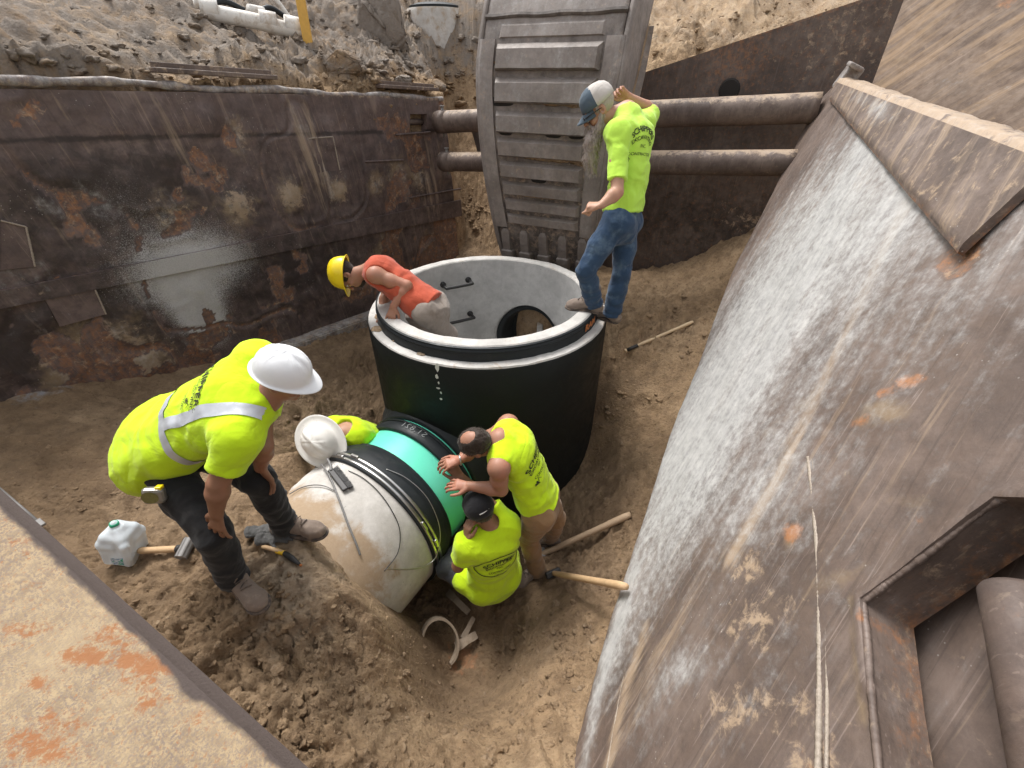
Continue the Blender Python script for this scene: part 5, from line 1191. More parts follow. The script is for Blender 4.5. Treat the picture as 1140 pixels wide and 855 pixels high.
# water jug
def jug():
    root = thing('water_jug', 'translucent plastic gallon jug with a green cap standing on sand', 'jug', on_ground(142, 618))
    c0 = np.array(root.location); c0[2] += .0; hw = .078
    t = NT('milky_jug_plastic'); t.b.inputs['Transmission Weight'].default_value = .35; t.b.inputs['IOR'].default_value = 1.25
    mj = t.out((.80, .86, .90), .32, 0, .4)
    F = Field(c0 + V(-.13, -.13, -.02), c0 + V(.13, .13, .30), .0045)
    for sx in (-1, 1):
        for sy in (-1, 1):
            F.cone(c0 + V(sx * .056, sy * .056, .022), c0 + V(sx * .056, sy * .056, .165), .022, .026, .02); F.cone(c0 + V(sx * .056, sy * .056, .165), c0 + V(sx * .042, sy * .042, .205), .026, .024, .02); F.cone(c0 + V(sx * .042, sy * .042, .205), c0 + V(sx * .012, sy * .012, .235), .024, .020, .02)
    for a_ in (-1, 1):
        for q_ in np.linspace(-.056, .056, 7): F.cone(c0 + V(a_ * .056, q_, .022), c0 + V(a_ * .056, q_, .165), .0215, .026, .01); F.cone(c0 + V(q_, a_ * .056, .022), c0 + V(q_, a_ * .056, .165), .0215, .026, .01); F.cone(c0 + V(a_ * .056, q_, .165), c0 + V(a_ * .042, q_ * .75, .205), .026, .024, .015); F.cone(c0 + V(q_, a_ * .056, .165), c0 + V(q_ * .75, a_ * .042, .205), .026, .024, .015); F.cone(c0 + V(a_ * .042, q_ * .75, .205), c0 + V(a_ * .012, q_ * .2, .235), .024, .02, .015); F.cone(c0 + V(q_ * .75, a_ * .042, .205), c0 + V(q_ * .2, a_ * .012, .235), .024, .02, .015)
    for q_ in (.03, .07, .11, .15): F.ell(c0 + V(0, 0, q_), np.eye(3), V(.07, .07, .05), .0)
    F.cone(c0 + V(-.012, 0, .22), c0 + V(-.012, 0, .275), .023, .021, .008)
    F.cone(c0 + V(.010, -.020, .245), c0 + V(.070, -.070, .185), .017, .018, .02); F.cone(c0 + V(.070, -.070, .185), c0 + V(.076, -.076, .085), .018, .018, .015)
    F.cone(c0 + V(.028, -.098, .185), c0 + V(.040, -.092, .095), .022, .018, .012, sub=True); F.cone(c0 + V(.098, -.028, .185), c0 + V(.092, -.040, .095), .022, .018, .012, sub=True)
    Vv, Q = F.mesh(); o = link('bottle', quads_np('bottle', Vv, Q), mj, sm=True); A(root, o)
    vs, fs = lathe_np([(.0, .019), (.019, .019), (.022, .016), (.0225, .002), (.0225, .0)], 32); A(root, link('cap', mesh_np('cap', np.array(vs) + c0 + V(-.012, 0, .268), fs), simple('green_cap', (.02, .36, .20), .4), sm=True))
    # label printed on the front face
    ml = NT('jug_label'); n1 = ml.noise(60, 2, .5, 0, ml.map(ml.co(), (1, 1, 2.2))); cL = ml.mix(ml.rng(n1, .5, .54), (.62, .70, .74), (.10, .22, .42)); ml.out(ml.mix(ml.rng(ml.noise(26, 3), .54, .57), cL, (.03, .33, .20)), .5)
    vs = []; fs = []
    for i in range(13):
        for j in range(6): 
            x = -.034 + .068 * i / 12; vs.append(c0 + V(.012 + x, -.0795 + .0 * x, .022 + .058 * j / 5 + .006 * i / 12))
    vs = np.array(vs)
    for i in range(12):
        for j in range(5): fs.append((i * 6 + j, (i + 1) * 6 + j, (i + 1) * 6 + j + 1, i * 6 + j + 1))
    bt = BVHTree.FromPolygons([tuple(v) for v in Vv], Q.tolist())
    for i, v in enumerate(vs):
        h = bt.ray_cast(Vector(v) - Vector((0, .3, 0)), Vector((0, 1, 0)))
        if h[0]: vs[i] = np.array(h[0]) + V(0, -.002, 0)
    A(root, link('paper_label', mesh_np('paper_label', vs, fs), ml.m))
    # water line
    root.rotation_euler = Vector((0, 0, 1)).rotation_difference(Vector((.22, .05, .97))).to_euler()
    return root
jug()
# gloves and folding saw on the pipe bed
def glove(px, py, lab):
    c0 = on_ground(px, py, .02); F = Field(c0 - V(.17, .17, .06), c0 + V(.17, .17, .09), .0045)
    F.econe(c0 + V(-.07, -.01, .012), c0 + V(.03, .02, .018), V(0, 1, 0), (.045, .020), (.055, .022), .02)
    for k, (dx_, dy_) in enumerate(((.12, .055), (.13, .02), (.115, -.015), (.09, -.04))): F.cone(c0 + V(.02, .02 + dy_ * .6, .018), c0 + V(dx_, dy_, .006 + .012 * (k % 2)), .015, .011, .012)
    F.cone(c0 + V(-.03, -.03, .02), c0 + V(.02, -.085, .01), .016, .012, .012); F.econe(c0 + V(-.075, -.01, .012), c0 + V(-.12, -.03, .03), V(0, 1, 0), (.045, .02), (.05, .022), .015)
    Vv, Q = F.mesh(); Vv = c0 + (Vv - c0) * .78; Vv += .009 * fbm(Vv * 40, 3, .6, seed=5)[:, None] * V(.5, .5, 1); tag(link('glove', quads_np('glove', Vv, Q), M['glove'], sm=True), lab, 'glove')
glove(298, 594, 'limp dark grey knit glove lying by the near boot, upper of two')
glove(310, 602, 'dark grey knit glove lying beside the yellow handled saw, lower of two')
def saw():
    a = on_ground(293, 611, .02); b = on_ground(317, 618, .022); c_ = on_ground(335, 631, .02); root = thing('folding_saw', 'yellow and black handled folding pruning saw lying on the sand by the gloves', 'saw', a)
    d = nrm(b - a); d2 = nrm(c_ - b)
    A(root, tube('wood_grip', curve_pts([a, a + d * .05 + V(0, 0, .005), b], 6), [.009, .010, .011, .012, .012, .012, .012, .012, .012, .012, .013, .013, .013], M['wood'], seg=10))
    A(root, tube('yellow_band', [b - d * .045, b + d2 * .005], .0145, simple('yellow_plastic_grip', (.80, .50, .02), .4), seg=10))
    A(root, tube('black_grip', curve_pts([b, b + (c_ - b) * .5 + V(0, 0, .006), c_], 5), [.013, .014, .015, .016, .016, .016, .015, .014, .012, .010, .008], M['blackiron'], seg=10))
    A(root, tube('tip', [c_ - d2 * .004, c_ + d2 * .012], .007, M['orange_paint'], seg=8))
saw()
# slender steel rod with a clip, upper left of the beam
a, b = on_ground(2, 547, .05), on_ground(50, 588, .05); r_ = thing('form_pin', 'thin steel rod with a small clip lying along the edge of the rusty beam', 'steel rod', a)
A(r_, tube('rod', [a, b], .008, M['iron'], seg=8)); d = nrm(b - a); bm = bmesh.new(); box_bm(bm, b, .06, .035, .02, frame(d, z=V(0, 0, 1) - d * d[2]), .004); A(r_, link('clip', bm_mesh(bm), M['iron']))
# broken ring and strips in the small pit
mud_t, mud_c = mat_concrete('mud_coated_offcut', (.25, .19, .135), (.36, .29, .22), (.20, .14, .085), 12, .4); M['offcut'] = mud_t.out(mud_c, .8)
c0 = on_ground(491, 722, .10); n_ = nrm(V(.35, -.6, .72)); e1 = nrm(np.cross(n_, V(0, 0, 1))); e2 = np.cross(e1, n_); rings = []
for t in np.linspace(R(-60), R(262), 60):
    cc = c0 + (e1 * math.cos(t) * .125 + e2 * math.sin(t) * .165); ro = nrm(e1 * math.cos(t) + e2 * math.sin(t)); hw_, th_ = .035, .008
    rings.append([cc + ro * th_ + n_ * hw_, cc + ro * th_ - n_ * hw_, cc - ro * th_ - n_ * hw_, cc - ro * th_ + n_ * hw_])
vs = [p for r in rings for p in r]; fs = [(i * 4 + j, i * 4 + (j + 1) % 4, i * 4 + 4 + (j + 1) % 4, i * 4 + 4 + j) for i in range(59) for j in range(4)] + [(0, 1, 2, 3), tuple(range(len(vs) - 4, len(vs)))]
tag(link('pipe_hoop', mesh_np('pipe_hoop', vs, fs), M['offcut'], sm=False), 'broken mud coated pipe hoop sticking out of the small pit', 'pipe offcut')
def strip(px0, py0, px1, py1, w_, lab, lift=.05, curl=.02):
    a, b = on_ground(px0, py0, lift), on_ground(px1, py1, lift); d = nrm(b - a); s_ = nrm(np.cross(d, V(0, -.5, 1))); u_ = np.cross(s_, d); vs = []; n = 14
    for i in range(n):
        t = i / (n - 1); c_ = a + (b - a) * t + u_ * curl * math.sin(math.pi * t); ww = w_ * (1 - .25 * t + .06 * math.sin(9 * t))
        vs += [c_ - s_ * ww - u_ * .006, c_ + s_ * ww - u_ * .006, c_ + s_ * ww + u_ * .006, c_ - s_ * ww + u_ * .006]
    fs = [(i * 4 + j, i * 4 + (j + 1) % 4, i * 4 + 4 + (j + 1) % 4, i * 4 + 4 + j) for i in range(n - 1) for j in range(4)] + [(3, 2, 1, 0), tuple(range(4 * n - 4, 4 * n))]
    tag(link('pipe_offcut', mesh_np('pipe_offcut', vs, fs), M['offcut']), lab, 'pipe offcut')
strip(508, 724, 531, 710, .034, 'flat broken mud coated strip leaning right of the hoop in the pit')
strip(516, 715, 528, 692, .022, 'narrow splintered strip standing behind the flat strip in the pit', .06, .01)
strip(499, 661, 522, 684, .030, 'curved pale offcut in the mud below the seated man', .03, .03)
# roof of the bank behind the left wall: pipes, stake, old concrete ring, lumps
def bank_at(px, py, dz=0): return on_ground(px, py, dz)
a, b = bank_at(226, 20, .09), bank_at(341, 42, .09)
r_ = thing('drain_pipe', 'dirty white plastic pipe lying on the bank behind the left wall', 'pipe', a); A(r_, tube('pipe', [a - V(0, 0, .03), a + (b - a) * .5 - V(0, 0, .03), b - V(0, 0, .06)], .072, M['white_pvc'], seg=24)); d = nrm(b - a)
for t in (.0, .55, .8): A(r_, tube('pipe_joint', [a + (b - a) * t, a + (b - a) * t + d * .16], .082, M['white_pvc'], seg=24))
for (x0, y0, x1, y1, lab) in ((234, 15, 275, 21, 'short black hose with a white coupling above the white pipe, left of two'), (290, 21, 318, 26, 'short black hose with a white coupling above the white pipe, right of two')):
    p, q_ = bank_at(x0, y0, .07), bank_at(x1, y1, .07); r_ = thing('hose', lab, 'hose', p, 'black hoses on the bank'); m_ = (p + q_) / 2 + V(0, 0, .05); A(r_, tube('tube', curve_pts([p, m_, q_], 8), .028, M['rubber'], seg=12)); dd = nrm(q_ - p)
    A(r_, tube('coupling', [p - dd * .12, p + dd * .06], .048, M['white_pvc'], seg=16))
p, q_ = bank_at(305, 12, .05), bank_at(325, 28, .05); tag(tube('branch_pipe', curve_pts([p + V(0, 0, .1), p + (q_ - p) * .1 + V(0, 0, .12), q_], 8), .03, M['white_pvc'], seg=10), 'thin grey pipe with an elbow standing on the bank left of the yellow stake', 'pipe')
b = bank_at(342, 44, -.1); r_ = ray(331, -20); tt = (b[1] - CA[1]) / r_[1]; a = CA + r_ * tt; bm = bmesh.new(); d = nrm(a - b); box_bm(bm, (a + b) / 2, .10, .03, np.linalg.norm(a - b), frame(None, y=nrm(np.cross(d, V(1, 0, 0))), z=d), .006)
tag(link('marker_stake', bm_mesh(bm), M['yellow_wood']), 'tall yellow wooden stake driven into the bank behind the left wall', 'stake')
# old concrete ring half buried in the bank
c0 = bank_at(488, 52, 0); rr = .62
root = thing('concrete_ring', 'old grey concrete ring half buried in rubble with a dark lid', 'concrete ring', c0 + V(0, .5, 0)); 
dist = np.hypot(*c0[:2]); rr = 33 / FPX * (c0[1] * CC - (c0[2] - CAMH) * SS)
cc = c0 + nrm(c0 * V(1, 1, 0)) * rr * 1.0; vs, fs = lathe_np([(rr, -.06), (rr, .0), (rr, rr * .95), (rr * .95, rr * 1.05), (rr * .8, rr * 1.055), (.0, rr * 1.05)], 40); o = link('ring_wall', mesh_np('ring_wall', np.array(vs) + cc, fs), M['conc_pipe'], sm=True); o.data.set_sharp_from_angle(angle=R(35)); set_attr(o.data, 'soil', np.full(len(vs), .38)); A(root, o)
vs, fs = lathe_np([(rr * .9, rr * 1.06), (rr * .9, rr * 1.12), (.3, rr * 1.2), (0, rr * 1.21)], 32); A(root, link('lid', mesh_np('lid', np.array(vs) + cc, fs), M['rubber'], sm=False))
# big hard lumps
LUMPS = [(418, 30, .55, 'large pale grey slab of hardened earth left of the concrete ring', (1.0, .55, 1.3)), (405, 12, .5, 'grey slab of hardened earth leaning at the top of the bank behind the pale slab', (1.1, .6, .9)), (440, 45, .35, 'angular grey lump between the pale slab and the concrete ring', (.8, .7, 1.0)),
         (382, 74, .24, 'dark brown lump of earth just above the far end of the left wall', (1.2, .8, .8)), (448, 93, .16, 'small dark angular lump near the far end of the left wall', (1, .8, .8)), (488, 98, .18, 'pale wedge shaped lump above the upper spreader pipe', (1.1, .7, .7))]
for i, (px, py, r, lab, sc_) in enumerate(LUMPS):
    p = bank_at(px, py, .02); bm = bmesh.new(); P = rng.normal(size=(26, 3)); P = P / np.linalg.norm(P, axis=1)[:, None] * (.6 + .5 * rng.random((26, 1)))
    for q_ in P: bm.verts.new(tuple(q_ * np.array(sc_) * r * .8))
    bmesh.ops.convex_hull(bm, input=bm.verts[:]); bmesh.ops.delete(bm, geom=[v for v in bm.verts if not v.link_faces], context='VERTS')
    bmesh.ops.bevel(bm, geom=bm.edges[:], offset=r * .06, segments=2, affect='EDGES'); bmesh.ops.triangulate(bm, faces=bm.faces[:]); bmesh.ops.subdivide_edges(bm, edges=bm.edges[:], cuts=3, use_grid_fill=True)
    me = bm_mesh(bm); c = get_co(me); no = get_no(me); c += no * (r * .10 * fbm(c * 3 / r * .6, 4, .6, seed=i))[:, None]; set_co(me, c + p)
    zero = np.zeros(len(c)); set_attr(me, 'wet', zero + .3 * (i in (3, 4, 6))); set_attr(me, 'pale', zero + .15); set_attr(me, 'grey', zero + (.75 if i in (0, 1, 2, 4) else .5)); set_attr(me, 'cement', zero + (.32 if i in (0, 1, 2) else 0)); set_attr(me, 'red', zero)
    tag(link('earth_lump', me, M['sand'], sm=True), lab, 'earth lump', 'hard lumps of earth on the bank')
# machines and sheds glimpsed over the banks
m_blue = simple('dark_blue_paint', (.02, .035, .055), .45, .2, 4); m_louv = simple('grey_louvre_paint', (.16, .19, .21), .5, .15, 8); m_shed = simple('pale_corrugated_metal', (.50, .56, .60), .5, .08, 5); m_tarp = simple('bright_green_cloth', (.02, .42, .22), .7, .15, 30)
def far_pt(px, py, Y): r_ = ray(px, py); return CA + r_ * (Y / r_[1])
def machine(px0, px1, pyb, Y, lab, hgt=1.6):
    a, b = far_pt(px0, pyb, Y), far_pt(px1, pyb, Y); root = thing('parked_machine', lab, 'machine', (a + b) / 2 - V(0, 0, .8)); w_ = np.linalg.norm(b - a); bm = bmesh.new(); box_bm(bm, (a + b) / 2 + V(0, .9, hgt / 2), w_, 1.8, hgt, None, .08); A(root, link('body', bm_mesh(bm), m_blue))
    bm = bmesh.new(); box_bm(bm, (a + b) / 2 + V(0, .9, -.05), w_ * .9, 1.5, .2, None, .03); A(root, link('chassis', bm_mesh(bm), M['blackiron']))
    for s_ in (-.35, .35):
        c_ = (a + b) / 2 + V(s_ * w_, .1, -.35); bm = bmesh.new(); bmesh.ops.create_cone(bm, cap_ends=True, segments=24, radius1=.45, radius2=.45, depth=.3, matrix=Matrix.Translation(Vector(c_)) @ Matrix.Rotation(R(90), 4, 'X')); A(root, link('wheel', bm_mesh(bm), M['rubber']))
    return root, a, b
root, a, b = machine(752, 868, 5, 14, 'dark blue machine parked beyond the bank right of the bucket')
bm = bmesh.new()
for i in range(9): box_bm(bm, far_pt(738, 13, 13.5) + V(0, 0, .07 * i), .9, .12, .045, None, .008)
A(root, link('radiator_grille', bm_mesh(bm), m_louv)); bm = bmesh.new(); box_bm(bm, far_pt(845, 7, 13.6), .42, .1, .10, None, .01); A(root, link('light_patch', bm_mesh(bm), m_shed))  # small pale block added for the white light showing at the machine
root, a, b = machine(868, 960, 3, 15, 'grey blue machine glimpsed beyond the bank at the top right')
def shed():
    a, b = far_pt(425, 24, 15), far_pt(560, 24, 15); root = thing('metal_shed', 'pale corrugated metal shed far behind the concrete ring', 'shed', (a + b) / 2); vs = []; fs = []; n = 90
    for i in range(n):
        x = a + (b - a) * i / (n - 1) + V(0, .05 * (i % 4 in (1, 2)), 0); vs += [x - V(0, 0, .5), x + V(0, 0, 2.6)]
    for i in range(n - 1): fs.append((2 * i, 2 * i + 2, 2 * i + 3, 2 * i + 1))
    A(root, link('corrugated_wall', mesh_np('corrugated_wall', vs, fs), m_shed)); bm = bmesh.new(); box_bm(bm, (a + b) / 2 + V(0, 1.6, 2.65), np.linalg.norm(b - a) + .4, 3.6, .1, None, .02); A(root, link('roof', bm_mesh(bm), m_louv))
    bm = bmesh.new(); box_bm(bm, (a + b) / 2 + V(0, 1.7, 1.0), np.linalg.norm(b - a) - .1, 3.1, 3.1, None, .0); A(root, link('frame_body', bm_mesh(bm), m_louv))
shed()
p = far_pt(545, 4, 9.5); P, Fc = blob_np(1, 3, .4, 2, 3); tag(link('green_rag', mesh_np('green_rag', P * V(.07, .05, .22) + p, Fc), m_tarp, sm=True), 'bright green rag hanging at the top left corner of the bucket', 'rag')
# ------------------------------------------------------------------ people
def lerp(a, b, t): return a + (b - a) * t
def head_frame(face, up):
    f = nrm(face); u = np.asarray(up, float); u = nrm(u - f * (u @ f)); return f, u, np.cross(f, u)          # face, up, right
def add_head(F, c, fr, s=1.0, beard=False):
    f, u, r = fr; Mx = np.stack([r, f, u]); L = lambda x, y, z: c + (r * x + f * y + u * z) * s
    F.ell(L(0, -.012, .035), Mx, V(.076, .096, .088) * s, .0); F.ell(L(0, .022, -.045), Mx, V(.060, .068, .068) * s, .03)
    F.cone(L(0, .045, -.088), L(0, .072, -.098), .030 * s, .019 * s, .02)                                      # chin
    F.cone(L(-.03, .074, .028), L(.03, .074, .028), .017 * s, .017 * s, .015)                                   # brow
    for sx in (-1, 1):
        F.cone(L(sx * .032, .096, .008), L(sx * .034, .100, .006), .012 * s, .012 * s, .010, sub=True)          # eye socket
        F.ell(L(sx * .031, .079, .006), Mx, V(.0125, .0125, .0125) * s, .004)
        F.ell(L(sx * .045, .062, -.03), Mx, V(.02, .02, .018) * s, .02)                                         # cheek
        F.ell(L(sx * .079, -.012, -.005), np.stack([r, nrm(f - r * sx * .4), u]), V(.009, .020, .031) * s, .008) # ear
        F.ell(L(sx * .083, -.006, -.004), Mx, V(.006, .010, .016) * s, .004, sub=True)
    F.cone(L(0, .092, .018), L(0, .116, -.026), .008 * s, .013 * s, .010); F.cone(L(-.011, .104, -.03), L(.011, .104, -.03), .009 * s, .009 * s, .006)
    F.cone(L(-.018, .088, -.055), L(.018, .088, -.055), .007 * s, .007 * s, .008); F.cone(L(-.015, .086, -.067), L(.015, .086, -.067), .008 * s, .008 * s, .008)
    F.cone(L(-.02, .098, -.061), L(.02, .098, -.061), .0025, .0025, .004, sub=True)
def add_hand(F, w, d, pn, side, curl=.4, spread=.12, s=1.0, thumb=.6, curls=None):
    """w wrist, d pointing along the hand, pn palm normal (palm side), side +1 when the thumb lies on d x pn"""
    d = nrm(d); pn = nrm(pn - d * (pn @ d)); t = np.cross(d, pn) * side
    kn = w + d * .088 * s
    F.econe(w, kn - d * .006 * s, t, (.026 * s, .018 * s), (.040 * s, .0145 * s), .012)
    lens = [(.040, .024, .020), (.045, .028, .021), (.042, .026, .020), (.033, .020, .018)]
    for i, ls in enumerate(lens):
        off = (.033 - .0215 * i) * s; p = kn + t * off - d * (.004 * abs(i - 1.2)) * s; dirv = nrm(d + t * (spread * (1.4 - i)))
        ang = 0; c_ = curl if curls is None else curls[i]; r0 = (.0098 if i < 3 else .0085) * s
        for j, l in enumerate(ls):
            ang += c_ * (.75 if j == 0 else 1.0); q = p + (dirv * math.cos(ang) + pn * math.sin(ang)) * l * s * 1.05
            F.cone(p, q, r0, r0 * .92, .003 if j else .008); p = q; r0 *= .92
    b = w + d * .022 * s + t * .026 * s; a1 = b + nrm(d * .7 + t * thumb + pn * .25) * .046 * s; a2 = a1 + nrm(d * 1.0 + t * thumb * .45 + pn * .3) * .034 * s; a3 = a2 + nrm(d * 1.0 + t * thumb * .1 + pn * .35) * .026 * s
    F.cone(b, a1, .0155 * s, .0125 * s, .010); F.cone(a1, a2, .0115 * s, .0105 * s, .004); F.cone(a2, a3, .0105 * s, .0085 * s, .003)
def field_for(pts, h, m=.2): P = np.array(pts); return Field(P.min(0) - m, P.max(0) + m, h)
def cloth_mesh(name, F, amp, mat, root, seed=0, freq=9, axis=None, folds=()):
    Vv, Q = F.mesh(); me = quads_np(name, Vv, Q); no = get_no(me); P = Vv * freq
    if axis is not None: a = nrm(axis); P = P - np.outer((Vv @ a) * freq * .55, a)
    w_ = P + .35 * np.stack([vnoise(P * .7 + 5, seed + 1), vnoise(P * .7 + 9, seed + 2), vnoise(P * .7 + 13, seed + 3)], 1)
    d = amp * (.55 - 1.6 * np.abs(fbm(w_, 2, .45, seed=seed))) + amp * .5 * fbm(P * .5, 2, .5, seed=seed + 7) + amp * .3 * fbm(P * 2.6, 2, .5, seed=seed + 9)
    for (c, ax, rad, f_, a_) in folds:                      # stacked folds round a joint or cuff
        x = (Vv - c) @ nrm(ax) + .03 * vnoise(Vv * 9 + 40, seed + 6); e = np.exp(-(np.linalg.norm(Vv - c, axis=1) / rad) ** 2); d += a_ * e * np.sin(x * f_ + 2.2 * vnoise(Vv * 14, seed + 4))
    set_co(me, Vv + no * d[:, None]); o = link(name, me, mat, root, sm=True); return o
def rel(root, o):
    o.parent = root; o.matrix_parent_inverse = Matrix.Translation(-Vector(root.location)); return o
def torso_axes(J):
    sp = nrm(J['neck'] - J['pel']); lh = nrm(J['hipL'] - J['hipR']); ls = nrm(J['shL'] - J['shR']); return sp, lh, ls
def build_person(label, J, skin, shirt_mat, pants_mat, sleeve=.62, tank=False, hem=.10, head=None, hands=(), hscale=1.0, wide=1.0, res=(.0055, .0075), bulge=None, shirt_amp=.008, boots=(), tuck=.0, hairs=None, legs='LR', neck_in=.0, baggy=1.0, drape=False, sr=1.0, rise=.08):
    root = thing('person', label, 'person', J.get('base', J['pel']))
    sp, lh, ls = torso_axes(J); bk_ = np.cross(lh, sp); bulge = bulge if bulge is not None else V(0, 0, 0)
    mid = lerp(J['pel'], J['neck'], .45) + bulge * .8; chest = lerp(J['pel'], J['neck'], .78) + bulge
    front = np.cross(ls, sp); front = front if True else -front
    front = -np.cross(sp, ls); front = nrm(np.cross(ls, sp) * -1)
    # left x up = backwards?  left = up x forward  ->  forward = left x up
    front = nrm(np.cross(ls, sp)); W = wide
    hc, (hf, hu, hr_) = head[0], head_frame(head[1], head[2]); hfr = (hf, hu, hr_); nb = hc - hu * .075 - hf * .02
    # ---- body: one continuous surface
    pts = [J['pel'], J['neck'], hc] + [v for k, v in J.items() if len(k) == 4]
    F = field_for(pts, res[0], .24)
    F.econe(J['pel'] - sp * .04, mid, lh, (.15 * W, .10), (.13 * W, .09), .04); F.econe(mid, chest, ls, (.13 * W, .09), (.155 * W, .10), .04)
    F.cone(J['shL'], J['shR'], .058, .058, .05); F.cone(lerp(chest, J['neck'], .7), J['neck'], .07, .062, .05)
    F.cone(J['neck'], nb, .060, .056, .03); F.cone(J['neck'] - sp * .01, lerp(J['neck'], J['shL'], .7), .05, .045, .04); F.cone(J['neck'] - sp * .01, lerp(J['neck'], J['shR'], .7), .05, .045, .04)
    for s_ in 'LR':
        if 'elb' + s_ in J:
            a, b, c = J['sh' + s_], J['elb' + s_], J['wri' + s_]
            F.ell(a, np.eye(3), V(.066, .066, .066), .03); F.cone(a, b, .056, .043, .03); m_ = lerp(a, b, .5); F.ell(m_ + front * .012, np.eye(3), V(.052, .052, .052), .03)
            F.cone(b, lerp(b, c, .3), .042, .046, .015); F.cone(lerp(b, c, .3), c, .046, .028, .015)
        if s_ in legs and 'kne' + s_ in J:
            F.cone(J['hip' + s_], J['kne' + s_], .08, .055, .03); F.cone(J['kne' + s_], J['ank' + s_], .052, .04, .02)
    for h in hands:
        s_ = h['s']; add_hand(F, J['wri' + s_], h['d'], h['pn'], h['side'], h.get('curl', .4), h.get('spread', .12), 1.0 * h.get('k', 1.0), h.get('thumb', .6), h.get('curls'))
    add_head(F, hc, hfr, hscale)
    Vv, Q = F.mesh(); body = link('body', quads_np('body', Vv, Q), skin, sm=True); rel(root, body)
    for sx in (-1, 1):
        e = hc + (hr_ * sx * .031 + hf * .082 + hu * .006) * hscale; bm = bmesh.new(); bmesh.ops.create_uvsphere(bm, u_segments=12, v_segments=8, radius=.0118 * hscale, matrix=Matrix.Translation(Vector(e))); rel(root, link('eye', bm_mesh(bm), M['eye'], sm=True))
    # ---- shirt
    hem_c = J['pel'] - sp * hem; F = field_for([J['pel'], J['neck'], J['shL'], J['shR']] + [J[k] for k in ('elbL', 'elbR') if k in J], res[1], .25); cl = [(hem_c, -sp)]
    Bg = baggy
    F.econe(J['pel'] - sp * (hem + .06), lerp(J['pel'], mid, .4), lh, (.192 * W * Bg, .140 * Bg), (.182 * W * Bg, .132 * Bg), .03, cl); F.econe(lerp(J['pel'], mid, .4), mid, lh, (.182 * W * Bg, .132 * Bg), (.170 * W, .124), .05, cl); F.ell(J['pel'] - front * .045 - sp * .02, np.stack([lh, front, sp]), V(.178 * W, .118, .15) * Bg, .05, cl)
    F.econe(mid, chest, ls, (.170 * W, .124), (.188 * W, .126), .05, cl)
    F.econe(chest, J['neck'] - sp * .05, ls, (.180 * W, .120), (.10, .085), .05, cl)
    sw = .70 if tank else 1.0; cs = (J['shL'] + J['shR']) / 2
    a, b = lerp(cs, J['shL'], sw), lerp(cs, J['shR'], sw); F.cone(a, b, .075, .075, .06); 
    for s_ in 'LR':
        F.cone(J['neck'] - sp * .025, lerp(cs, J['sh' + s_], sw * .92), .070, .068, .05)
        if not tank and 'elb' + s_ in J:
            q, e = J['sh' + s_], J['elb' + s_]; d = nrm(e - q); end = lerp(q, e, sleeve); F.ell(q, np.eye(3), V(.076, .076, .076) * sr, .06); F.cone(q, end + d * .05, .072 * sr, .079 * sr, .05, [(end, d)])
        elif tank:
            q, e = J['sh' + s_], J['elb' + s_]; d = nrm(e - q); o_ = nrm(J['sh' + s_] - cs); F.cone(q + o_ * .045 - sp * .02, q + o_ * .05 + d * .09, .085, .085, .02, sub=True)
    nk = J['neck'] + sp * .045 + front * .045; F.ell(nk, np.stack([ls, front, sp]), V(.075, .085, .075), .015, sub=True)
    folds = [(mid, sp, .22, 62, .005), (hem_c + sp * .06, sp, .2, 70, .004)] + [(J['sh' + s_] - sp * .12, nrm(sp + ls * (.8 if s_ == 'L' else -.8)), .13, 75, .005) for s_ in 'LR']
    if drape:
        F.econe(J['pel'] + sp * .08, J['pel'] - sp * .05, lh, (.170 * W, .122), (.172 * W, .134), .03, cl)
        for s_ in 'LR': F.cone(J['hip' + s_], lerp(J['hip' + s_], J['kne' + s_], .35), .128, .124, .03, cl); F.ell(J['hip' + s_] - front * .03, np.eye(3), V(.124, .124, .124), .03, cl)
    shirt = cloth_mesh('shirt', F, shirt_amp, shirt_mat, None, seed=int(abs(J['pel'][0] * 100)) % 50, freq=8, axis=sp, folds=folds); rel(root, shirt)
    # ---- trousers
    if legs:
        pp = [J['pel'], J['hipL'], J['hipR']] + [J[k + s_] for k in ('kne', 'ank') for s_ in legs]
        F = field_for(pp, res[1], .22); F.econe(J['pel'] + sp * rise, J['pel'] - sp * .05, lh, (.160 * W, .112), (.165 * W, .125), .04, [(J['pel'] + sp * (rise + .02), sp)])
        folds = []
        for s_ in legs:
            h_, k_, a_ = J['hip' + s_], J['kne' + s_], J['ank' + s_]; dd = nrm(a_ - k_); end = a_ + dd * .055
            F.cone(h_, lerp(h_, k_, .5), .104, .088, .04); F.cone(lerp(h_, k_, .5), k_, .088, .074, .03); F.cone(k_, lerp(k_, a_, .45), .072, .074, .025); F.cone(lerp(k_, a_, .45), end + dd * .05, .072, .070, .02, [(end, dd)])
            F.ell(h_ - front * .03 - nrm(k_ - h_) * .0, np.eye(3), V(.100, .100, .100), .05)
            folds += [(a_ - dd * .04, dd, .09, 75, .006), (k_, nrm(dd + (k_ - h_)), .09, 55, .004), (h_, nrm(k_ - h_), .12, 45, .004)]
        tr = cloth_mesh('trousers', F, .012, pants_mat, None, seed=13, freq=8, folds=folds); rel(root, tr)
